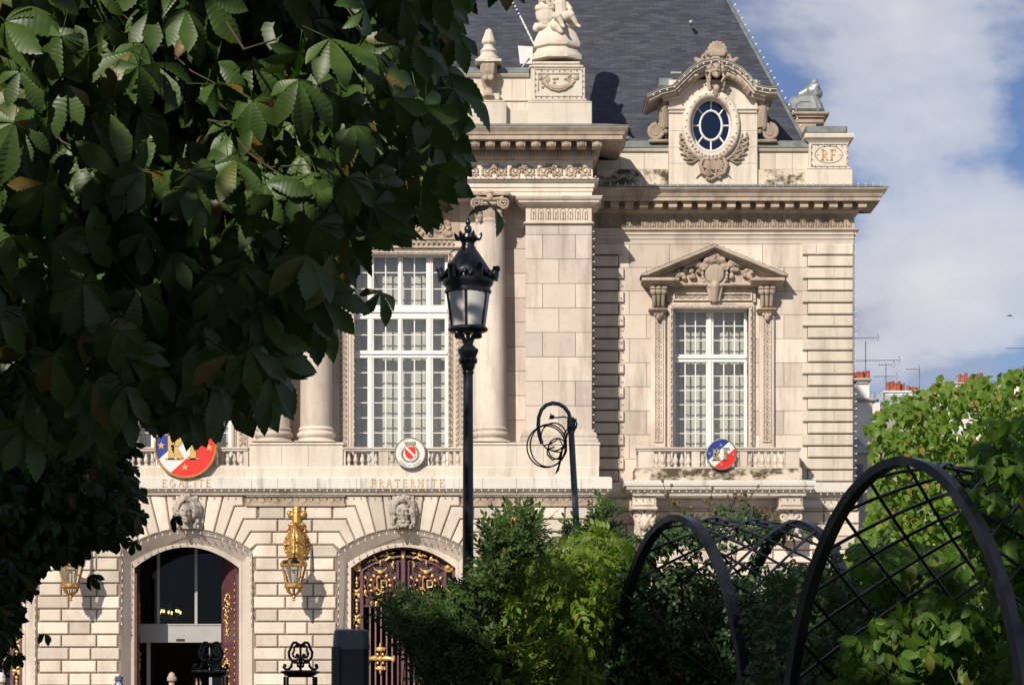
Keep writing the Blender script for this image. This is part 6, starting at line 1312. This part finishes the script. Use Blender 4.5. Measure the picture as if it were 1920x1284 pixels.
# ---------------------------------------------------------------- linden beyond the pergolas
rs = np.random.default_rng(9)
LIND = [(1645,775),(1665,742),(1712,735),(1740,722),(1772,705),(1790,725),(1812,712),(1842,700),(1860,715),(1895,690),(1990,670),(1990,1120),(1560,1120),(1580,1040),(1632,960),(1640,880),(1622,800)]
def linden():
    base = Vector((X(1880,36.5), 36.5, 0)); t = thing('linden_tree', 'sunlit bright green linden tree beyond the large pergola', 'tree', base)
    obj('trunk', M().tube([base+Vector((0,0,-.1)), base+Vector((0,0,.4)), base+Vector((.05,0,2.2)), base+Vector((0,.1,4.0))], [.30,.22,.18,.12], 12), BARK, t, sm=60)
    heart_ = lambda n: compose([(stick((0,-.06,0),(0,0,0),.002), Matrix.Identity(4)), (leaflet(.135, .115, .30, n, 0, .2, .3, .9), Matrix.Identity(4))])
    sprig = lambda n, k: compose([(heart_(n), TM((rr_.uniform(-.12,.12), rr_.uniform(-.12,.12), rr_.uniform(-.05,.05)), rr_.uniform(-3,3), rr_.uniform(-.6,.2), rr_.uniform(.7,1.15))) for i in range(k)])
    v = in_region(LIND, 33.6, 37.5, 9000, rs); g = np.floor(v/.42); key = (np.sin(g[:,0]*12.9+g[:,1]*78.2+g[:,2]*37.7)*43758.5) % 1; v = v[key < .7]
    A = frames(v, (-.1,-.75,.6), (.1,-.35,-.8), .5, .5, (.75,1.2), rs); leaves(t, [heart_(6)], [heart_(4)], A, LINDEN, .13, 300, rs)
    fl = M()
    for q in v[::40][:110]: fl.ell(q.tolist(), (.035,.035,.03), 5, 4)
    obj('blossoms', fl, simple('linden_bract', (.42,.30,.10), .8, var=.2), t, kind='stuff')
    m = M()
    for q in v[::330][:24]: limb(m, base+Vector((0,.05,rs.uniform(1.8,3.9))), q.tolist(), .05, .008, rs, 7, .15)
    obj('limbs', m, BARK, t, sm=60)
linden()
# ---------------------------------------------------------------- climbers and shrubs
rs = np.random.default_rng(31)
def on_pergola(pg, s0, s1, v0, v1, n, o=(.0,.25)):
    q = []
    for i in range(n): q.append(tuple(pg.at(pg.S*rs.uniform(s0, s1), pg.L*rs.uniform(v0, v1), rs.uniform(*o))))
    return np.array(q)
def stems(parent, roots, ends, mat, r=.012, n=7):
    m = M()
    for e in ends: a = Vector(roots[rs.integers(0, len(roots))]); limb(m, a, e, r, .003, rs, n, .18)
    return obj('stems', m, mat, parent, kind='stuff')
# wisteria
t = thing('wisteria', 'bright yellow-green wisteria heaped between the leaning pole and the rose pergola', 'shrub', (X(1060,23), 23.0, 0))
WI = [(958,1050),(985,1035),(1020,1028),(1040,1010),(1075,1015),(1100,1000),(1130,985),(1165,1000),(1180,1005),(1165,1050),(1145,1120),(1125,1200),(1105,1290),(1000,1290),(900,1250),(885,1190),(900,1130),(935,1080)]
WH = [pinnate(11, .24, .085, .036, rr_, .4, 6) for k in range(4)]; WLo = [pinnate(9, .24, .09, .038, rr_, .4, 3) for k in range(3)]
v = np.concatenate([in_region(WI, 20.5, 24.2, 900, rs), in_region([(940,1040),(1180,1000),(1180,1130),(960,1150)], 21.2, 22.4, 150, rs), in_region([(1050,1060),(1130,1040),(1135,1100),(1115,1200),(1095,1280),(1040,1280)], 20.4, 21.4, 130, rs)]); A = frames(v, (-.15,-.45,.85), (-.15,-.5,-.5), .4, .7, (.8,1.25), rs); leaves(t, WH, WLo, A, WIST, .25, 300, rs)
stems(t, [(X(1075,23),23,0),(X(1040,23),23.2,0)], [q.tolist() for q in v[::16]], TWIG, .016)
# evergreen shrub round the lamp post
t = thing('evergreen_shrub', 'dark small-leaved evergreen shrub with orange fruit around the lamp post', 'shrub', (X(880,21), 21.0, 0))
EV = [(914,1022),(920,992),(940,1005),(955,980),(975,968),(988,992),(1008,990),(1003,1025),(985,1045),(960,1060),(935,1080),(910,1130),(905,1200),(935,1290),(795,1290),(775,1250),(758,1210),(745,1170),(715,1160),(740,1142),(775,1130),(800,1150),(830,1150),(852,1125),(880,1105),(908,1090)]
sm_leaf = lambda n: leaflet(.070, .030, .55, n, 0, .3, .25)
sprig = lambda n, k: compose([(stick((0,0,0),(0,.19,0),.0025), Matrix.Identity(4))]+[(sm_leaf(n), TM((0,.02+.17*i/k,0), (1 if i % 2 else -1)*rr_.uniform(.5,1.0), rr_.uniform(-.3,.5), rr_.uniform(.75,1.15))) for i in range(k)]+[(sm_leaf(n), TM((0,.19,0),0,.1))])
EH = [sprig(5, 8) for k in range(4)]; EL = [sprig(3, 7) for k in range(3)]
v = in_region(EV, 20.3, 22.0, 2300, rs); g = np.floor(v/.16); key = (np.sin(g[:,0]*12.9+g[:,1]*78.2+g[:,2]*37.7)*43758.5) % 1; v = v[key < .62]
A = frames(v, (0,-.8,.45), (.0,-.2,1), .5, .6, (.75,1.25), rs); leaves(t, EH, EL, A, EVERG, .19, 300, rs, 'leafy_twig')
stems(t, [(X(900,21),21,0),(X(840,21),21.2,0),(X(960,21),21.4,0)], [q.tolist() for q in v[::18]], BARK, .014)
tw = M(); tips = [(700,1132),(712,1118),(744,1104),(925,958),(952,950),(1005,962),(1128,975),(1120,1005),(1140,962)]
for k, (a, b) in enumerate(((965,975),(958,985),(935,1040))): obj('fruit', M().ell(P(a, b, 20.6), .034, 10, 7), FRUIT, t, sm=80)
# slender evergreen shoots beside the pole
t = thing('young_shrub', 'thin dark evergreen shoots rising beside the leaning pole', 'shrub', (X(1122,23.4), 23.4, 0)); SH = [(1120,1000),(1126,955),(1140,950),(1146,970),(1136,1000),(1150,1030),(1060,1030),(1066,1008),(1090,1000)]
v = in_region(SH, 23.2, 23.7, 130, rs); A = frames(v, (0,-.8,.45), (.0,-.2,1), .5, .6, (.8,1.2), rs); leaves(t, EH, EL, A, EVERG, .19, 130, rs, 'leafy_twig'); stems(t, [(X(1122,23.4),23.4,0)], [q.tolist() for q in v[::8]], BARK, .01)
# rose on the first pergola
t = thing('climbing_rose', 'dark climbing rose with dry brown heads over the pergola below the balcony', 'climber', tuple(pg1.at(0,.3)))
RH = [pinnate(5, .11, .062, .042, rr_, .45, 5, .1) for k in range(4)]; RL = [pinnate(5, .11, .062, .042, rr_, .45, 3) for k in range(3)]
S1 = pg1.S
v = np.concatenate([on_pergola(pg1, .02, .33, 0, 1.0, 900, (-.12,.16)), on_pergola(pg1, .66, .98, .05, 1.0, 900, (-.06,.22)), on_pergola(pg1, .33, .46, .3, 1.0, 60, (.0,.12)),
   in_region([(1190,1000),(1235,985),(1300,975),(1480,975),(1510,990),(1380,1000),(1260,1010),(1205,1060),(1170,1180),(1150,1100),(1160,1040)], 20.9, 21.8, 330, rs),
   in_region([(1200,1060),(1330,1060),(1400,1110),(1450,1290),(1150,1290),(1170,1180)], 20.7, 22.2, 1500, rs), in_region([(1360,1085),(1450,1060),(1560,1050),(1560,1290),(1390,1290)], 19.6, 21.6, 700, rs)])
A = frames(v, (.05,-.75,.6), (0,-.3,-.7), .5, .7, (.8,1.25), rs); leaves(t, RH, RL, A, ROSE, .15, 300, rs)
stems(t, [tuple(pg1.at(.0, .2)), tuple(pg1.at(S1, .6)), tuple(pg1.at(S1, 1.1))], [q.tolist() for q in v[::90]], STEM, .008)
sprays = [(1252,918,1262,990),(1278,945,1275,992),(1330,930,1322,985),(1345,962,1340,990),(1372,935,1350,985),(1390,922,1378,985),(1400,925,1392,988),(1412,948,1400,990),(1440,962,1432,992),(1298,958,1300,990),(1460,975,1452,995),(1236,975,1240,1000)]
mh = M(); ms_ = M(); extra = []
for a, b, c_, d_ in sprays:
    Y = 21.3+rs.uniform(-.3,.3); p0, p1 = P(c_, d_+25, Y), P(a, b, Y); limb(ms_, p0, p1, .008, .004, rs, 5, .12)
    for k in range(7): e = p1+Vector((rs.normal(0,.05), rs.normal(0,.04), rs.normal(-.03,.05))); ms_.tube([p1+Vector((0,0,-.09)), e], .003, 4); mh.ell(e, (.014,.014,.019), 6, 4)
    for k in range(5): extra.append(tuple(p0.lerp(p1, rs.uniform(.1,.75))))
obj('flower_stems', ms_, STEM, t, kind='stuff'); obj('seed_heads', mh, DRYHEAD, t, kind='stuff'); leaves(t, RH, RL, frames(np.array(extra), (0,-.7,.6), (0,-.2,.5), .5, 1., (.9,1.2), rs), ROSE, .15, 60, rs)
# creeper on the large pergola
t = thing('creeper', 'five-leaved green creeper climbing the outer side of the large pergola', 'climber', tuple(pg2.at(pg2.S,.3)))
KH = [palmate(5, .15, .074, 1.75, .52, 8, .10, rr_, droop=.25, tip=.9, rx=-.2) for k in range(5)]; KL = [palmate(5, .15, .074, 1.75, .52, 4, 0, rr_, droop=.25, tip=.9) for k in range(3)]
v = np.concatenate([on_pergola(pg2, .60, 1.0, .12, 1.0, 520, (.02,.30)), in_region([(1800,900),(1830,830),(1870,790),(1990,770),(1990,1290),(1900,1290),(1880,1180),(1850,1060),(1810,980)], 14.3, 16.2, 520, rs),
   in_region([(1600,1180),(1700,1130),(1780,1100),(1850,1150),(1890,1290),(1540,1290)], 15.4, 17.5, 520, rs), in_region([(1600,1020),(1800,1020),(1860,1120),(1720,1110),(1640,1110)], 16.5, 18.0, 140, rs)])
A = frames(v, (-.05,-.75,.65), (-.05,-.35,-.75), .38, .45, (.75,1.2), rs); leaves(t, KH, KL, A, CREEP, .16, 300, rs)
stems(t, [tuple(pg2.at(pg2.S,.3)), tuple(pg2.at(pg2.S,1.2))], [q.tolist() for q in v[::24]], TWIG, .012)
# rose bush between the two pergolas
t = thing('rose_bush', 'leafy rose bush filling the gap under the large pergola arch', 'shrub', (X(1500,18.5), 18.5, 0))
v = np.concatenate([in_region([(1440,1080),(1500,1050),(1620,1060),(1700,1110),(1700,1290),(1400,1290)], 17.2, 19.4, 1500, rs), in_region([(1500,1180),(1680,1130),(1760,1200),(1760,1290),(1480,1290)], 16.4, 18, 700, rs)]); g = np.floor(v/.2); key = (np.sin(g[:,0]*12.9+g[:,1]*78.2+g[:,2]*37.7)*43758.5) % 1; v = v[key < .7]
A = frames(v, (.05,-.75,.6), (0,-.3,-.7), .5, .7, (.8,1.2), rs); leaves(t, RH, RL, A, ROSE, .15, 300, rs); stems(t, [(X(1500,18.5),18.5,0),(X(1580,18.5),18.3,0),(X(1450,18.5),18.8,0)], [q.tolist() for q in v[::40]], STEM, .012)
# dark hedge low behind the pergolas
t = thing('garden_hedge', 'low dark leafy hedge along the street side of the garden', 'hedge', (X(1400,27), 27.0, 0))
v = in_region([(800,1180),(900,1150),(1000,1170),(1160,1130),(1350,1140),(1500,1150),(1620,1130),(1800,1110),(1960,1080),(1990,1300),(800,1300)], 26, 28, 5200, rs); g = np.floor(v/.22); key = (np.sin(g[:,0]*12.9+g[:,1]*78.2+g[:,2]*37.7)*43758.5) % 1; v = v[key < .72]
A = frames(v, (0,-.7,.6), (0,-.3,-.6), .5, .7, (.9,1.4), rs); leaves(t, RH, RL, A, ROSE, .15, 0, rs); stems(t, [(X(x,27),27,0) for x in (850,1000,1150,1300,1450,1600,1750,1900)], [q.tolist() for q in v[::50]], BARK, .02)
# ---------------------------------------------------------------- roofs beyond
def pots(parent, x0, x1, ytop, ybase, Y, n, jit=5):
    for k in range(n):
        x = x0+(x1-x0)*(k+.5)/n+random.uniform(-1.5,1.5); h = Z(ytop+random.uniform(-jit,jit)*.7, Y)-Z(ybase, Y); r = random.uniform(.085,.12)
        obj('chimney_pot', M().lathe([(r*1.1,-.05),(r*1.05,.03),(r,.06),(r*.92,h-.06),(r*1.08,h-.05),(r*1.08,h),(r*.8,h)], (X(x,Y), Y+random.uniform(-.15,.35), Z(ybase,Y)), 12), TERRA, parent, sm=40)
Y = 106.0
t = thing('neighbour_house', 'white rendered house end with chimney stack beside the wing corner', 'house', (X(1620,Y), Y, 0))
obj('wall', M().pb(1560, 1636, 746, 1275+1.6*F/Y, Y, Y+9), PLAST, t); obj('chimney_stack', M().pb(1590,1606,716,760,Y-.05,Y+2.5).pb(1606,1630,719,750,Y+.02,Y+2.4), PLAST, t)
obj('stack_cap', M().pb(1588,1634,708,714,Y-.15,Y+2.6,.05).pb(1590,1628,714,719,Y-.05,Y+2.5), GREYWALL, t); obj('ledge', M().pb(1606,1644,746,752,Y-.15,Y+1.5,.05), GREYWALL, t); pots(t, 1597, 1630, 698, 708, Y+.3, 6)
obj('zinc_lean_to', M().add([tuple(P(1560,835,Y-1)),tuple(P(1628,842,Y-1)),tuple(P(1606,820,Y)),tuple(P(1560,815,Y))], [(0,1,2,3)]).pb(1560,1632,842,850,Y-1.05,Y,.05), ZINC, t); obj('annex', M().pb(1560,1626,850,1275+1.6*F/Y,Y-.9,Y), GREYWALL, t)
for yy in (870, 915): obj('window', M().pb(1606,1618,yy,yy+26,Y-.95,Y-.8,.02), simple('annex_glass', (.05,.06,.07), .2), t)
Y = 118.0
t2 = thing('zinc_roof_house', 'long house with pale zinc roof and a row of terracotta chimney pots', 'house', (X(1695,Y), Y, 0))
obj('wall', M().pb(1625, 1760, 768, 1275+1.6*F/Y, Y, Y+9), GREYWALL, t2)
obj('roof', M().add([tuple(P(1622,770,Y-.2)),tuple(P(1764,770,Y-.2)),tuple(P(1750,738,Y+3)),tuple(P(1634,738,Y+3)),tuple(P(1750,738,Y+3)+Vector((0,3,-.5))),tuple(P(1634,738,Y+3)+Vector((0,3,-.5)))], [(0,1,2,3),(3,2,4,5)]), simple('pale_zinc', (.42,.46,.50), .45, .3, var=.12, scale=1), t2)
for k in range(7): a = 1640+18*k; obj('roof_seam', M().tube([P(a-3,769.5,Y-.25), P(a,738.5,Y+2.93)], .05, 5), ZINC, t2)
obj('chimney_stack', M().pb(1660,1730,735,760,Y+2.8,Y+3.6).pb(1657,1733,732,736,Y+2.7,Y+3.7,.04), PLAST, t2); pots(t2, 1664, 1698, 718, 732, Y+3, 6); pots(t2, 1698, 1726, 722, 732, Y+3, 4)
obj('roof_window', M().pb(1640,1648,748,765,Y+.2,Y+1.5,.03), BLUE, t2)
obj('gable', M().pb(1633,1650,754,800,Y-.4,Y), PLAST, t2)
Y = 125.0
for nm, lb, x0, x1, y0, yp, n in (('chimney_house','distant house top with a white chimney stack rising behind the linden crown',1792,1852,716,702,8),('far_house','distant cream house top with three small chimney pots',1878,1925,711,701,4)):
    h = thing(nm, lb, 'house', (X((x0+x1)/2,Y), Y, 0)); obj('wall', M().pb(x0-30, x1+40, y0+22, 1275+1.6*F/Y, Y+.5, Y+8), PLAST, h)
    obj('chimney_stack', M().pb(x0,x1,y0+4,y0+30,Y,Y+1.2), PLAST, h); obj('stack_cap', M().pb(x0-2,x1+2,y0,y0+4.5,Y-.1,Y+1.3,.05), GREYWALL, h); pots(h, x0+4, x1-4, yp, y0, Y+.4, n)
def antenna(px, ybot, ytop, Y, boom, label, parent_y=None):
    t = thing('tv_antenna', label, 'antenna', P(px, ybot, Y), 'television aerials on the roofs'); obj('mast', M().tube([P(px,ybot+6,Y), P(px,ytop,Y)], .03, 6), STEEL, t)
    for (y, x0, x1, n) in boom:
        m = M().tube([P(x0,y,Y-.05), P(x1,y-1,Y-.05)], .018, 5)
        for k in range(n): x = x0+(x1-x0)*(k+.5)/n; m.tube([P(x,y-2.2,Y-.05-.15), P(x,y+2.2,Y-.05+.15)], .009, 4)
        m.tube([P(x1,y-8,Y-.05),P(x1+3,y-1,Y-.05),P(x1,y+5,Y-.05)], .015, 4); obj('boom', m, STEEL, t)
antenna(1623, 708, 640, 106.5, ((634,1602,1645,8),(676,1604,1685,14)), 'tall aerial with two long booms on the white house chimney')
antenna(1661, 732, 681, 121, ((684,1646,1675,5),(706,1638,1680,7)), 'aerial with two booms on the zinc roof, nearer the white house'); antenna(1724, 732, 690, 121, ((692,1698,1722,7),), 'short aerial with one boom at the far end of the zinc roof pots')
antenna(1812, 712, 705, 125.5, ((705,1790,1810,4),), 'small low aerial behind the white chimney stack'); antenna(1934, 711, 650, 125.5, ((653,1886,1928,12),), 'aerial above the distant cream house')
Yb_ = 120.; t = thing('bird', 'small dark bird flying in the sky', 'bird', P(1893,592,Yb_)); m = M(); c = P(1893,592,Yb_)
m.cap(c+Vector((-.07,0,0)), c+Vector((.08,0,0)), .025, .035); m.ell(c+Vector((.12,0,.01)), (.035,.025,.025))
for sg in (-1,1): m.cap(c+Vector((.02,0,.02)), c+Vector((-.02,sg*.16,.05)), .03, .012); m.cap(c+Vector((-.07,0,0)), c+Vector((-.16,sg*.02,0)), .018, .014)
obj('body', remesh(m, .012, 'bird_body', 1), simple('dark_feathers', (.03,.03,.035), .8), t)
# ---------------------------------------------------------------- passers-by
SKIN = simple('skin', (.50,.28,.20), .55, var=.08, scale=12)
def person(label, px, d, height, rz, shirt, trousers, hairc, hat=None, mask=False, bald=False):
    t = thing('person', label, 'person', (X(px,d), d, 0), 'people in front of the town hall', rz); k = height/1.75; V = lambda x, y, z: (x*k, y*k, z*k)
    def body(e, head=True, arms=True, legs=True, torso=True):
        m = M()
        if legs:
            for s_ in (-1,1): m.cap(V(s_*.10,0,.90), V(s_*.105,-.02,.50), .088*k+e, .062*k+e); m.cap(V(s_*.105,-.02,.50), V(s_*.11,.02,.09), .060*k+e, .042*k+e)
            m.ell(V(0,.01,.93), (.165*k+e,.12*k+e,.13*k+e))
            if e == 0:
                for s_ in (-1,1): m.cap(V(s_*.11,.03,.05), V(s_*.13,-.14,.035), .045*k, .038*k)
        if torso: m.cap(V(0,.01,1.0), V(0,.0,1.28), .135*k+e, .15*k+e); m.ell(V(-.08,0,1.27), (.13*k+e,.11*k+e,.16*k+e)); m.ell(V(.08,0,1.27), (.13*k+e,.11*k+e,.16*k+e)); m.cap(V(-.15,0,1.40), V(.15,0,1.40), .065*k+e, .065*k+e)
        if arms:
            for s_ in (-1,1):
                m.cap(V(s_*.19,0,1.39), V(s_*.24,.02,1.12), .055*k+e, .045*k+e); m.cap(V(s_*.24,.02,1.12), V(s_*.25,-.06,.90), .042*k+e, .030*k+e)
                if e == 0:
                    m.ell(V(s_*.25,-.08,.84), (.022*k,.042*k,.05*k))
                    for f_ in range(4): m.cap(V(s_*.25,-.055-.02*f_,.81), V(s_*.24,-.06-.02*f_,.745+.008*abs(f_-1.5)), .011*k, .009*k)
                    m.cap(V(s_*.24,-.11,.85), V(s_*.23,-.13,.80), .012*k, .010*k)
        if head:
            m.cap(V(0,.01,1.42), V(0,-.005,1.54), .058*k, .055*k); m.ell(V(0,-.005,1.645), (.076*k,.096*k,.112*k)); m.ell(V(0,-.03,1.585), (.058*k,.068*k,.06*k)); m.ell(V(0,-.108,1.63), (.014*k,.022*k,.026*k))
            for s_ in (-1,1): m.ell(V(s_*.078,.005,1.635), (.012*k,.022*k,.032*k)); m.ell(V(s_*.03,-.092,1.668), (.022*k,.01*k,.008*k))
            m.ell(V(0,-.098,1.588), (.024*k,.012*k,.008*k))
        return m
    obj('body', remesh(body(0), .012, 'body', 1), SKIN, t, local=True)
    obj('shirt', remesh(body(.014*k, head=False, legs=False), .014, 'shirt', 2), shirt, t, local=True); obj('trousers', remesh(body(.016*k, head=False, arms=False, torso=False), .014, 'trousers', 2), trousers, t, local=True)
    for s_ in (-1,1): obj('shoe', remesh(M().cap(V(s_*.11,.04,.05), V(s_*.13,-.16,.045), .052*k, .045*k), .012, 'shoe', 1), RUBBER, t, local=True)
    m = M()
    if bald:
        for i in range(30): a = R(-20+220*i/29); m.ell(V(.074*math.cos(a), .03+.062*math.sin(a), 1.62+.025*math.sin(i*2.1)), .022*k, 7, 5)
    else:
        m.ell(V(0,.018,1.672), (.086*k,.098*k,.105*k))
        for i in range(24): a = R(-30+240*i/23); m.ell(V(.078*math.cos(a), .025+.075*math.sin(a), 1.61+.02*math.sin(i*2.1)), .024*k, 7, 5)
    h = remesh(m, .012, 'hair', 1); obj('hair', h, hairc, t, local=True)
    for s_ in (-1,1): obj('eye', M().ell(V(s_*.03,-.094,1.652), .010*k, 8, 5), DARK, t, local=True)
    if hat: obj('hat', M().lathe([(.135*k,1.688*k),(.14*k,1.695*k),(.10*k,1.71*k),(.098*k,1.76*k),(.085*k,1.785*k),(.02*k,1.79*k)], (0,0,0), 20), hat, t, local=True, sm=40)
    if mask: obj('face_mask', remesh(M().ell(V(0,-.075,1.59), (.062*k,.045*k,.05*k)).cap(V(-.07,0,1.62), V(-.05,-.08,1.60), .012*k, .014*k).cap(V(.07,0,1.62), V(.05,-.08,1.60), .012*k, .014*k), .010, 'face_mask', 1), simple('mask_blue', (.25,.50,.62), .8), t, local=True)
cl = lambda n, c: simple(n, c, .85, var=.12, scale=20)
person('balding person in a beige jacket standing before the open entrance doorway', 322, 43, 1.76, R(195), cl('beige_cloth', (.36,.30,.24)), cl('blue_cloth', (.04,.06,.14)), cl('grey_hair', (.34,.28,.25)), bald=True)
person('person in a dark jacket with a blue hat and face mask beside the arch', 223, 50, 1.66, R(15), cl('black_cloth', (.02,.02,.025)), cl('dark_cloth', (.03,.03,.035)), cl('dark_hair', (.04,.03,.025)), hat=cl('hat_blue', (.05,.09,.16)), mask=True)
person('white-haired person in a white shirt in front of the gate with only its edge showing', 3, 44, 1.74, R(160), cl('white_cloth', (.62,.64,.66)), cl('navy_cloth', (.02,.03,.06)), cl('white_hair', (.60,.58,.54)))
person('person in a pink top seen through the openwork gate post scrolls', 371, 41, 1.62, R(30), cl('pink_cloth', (.55,.26,.24)), cl('grey_cloth', (.14,.14,.15)), cl('brown_hair', (.10,.06,.04)))
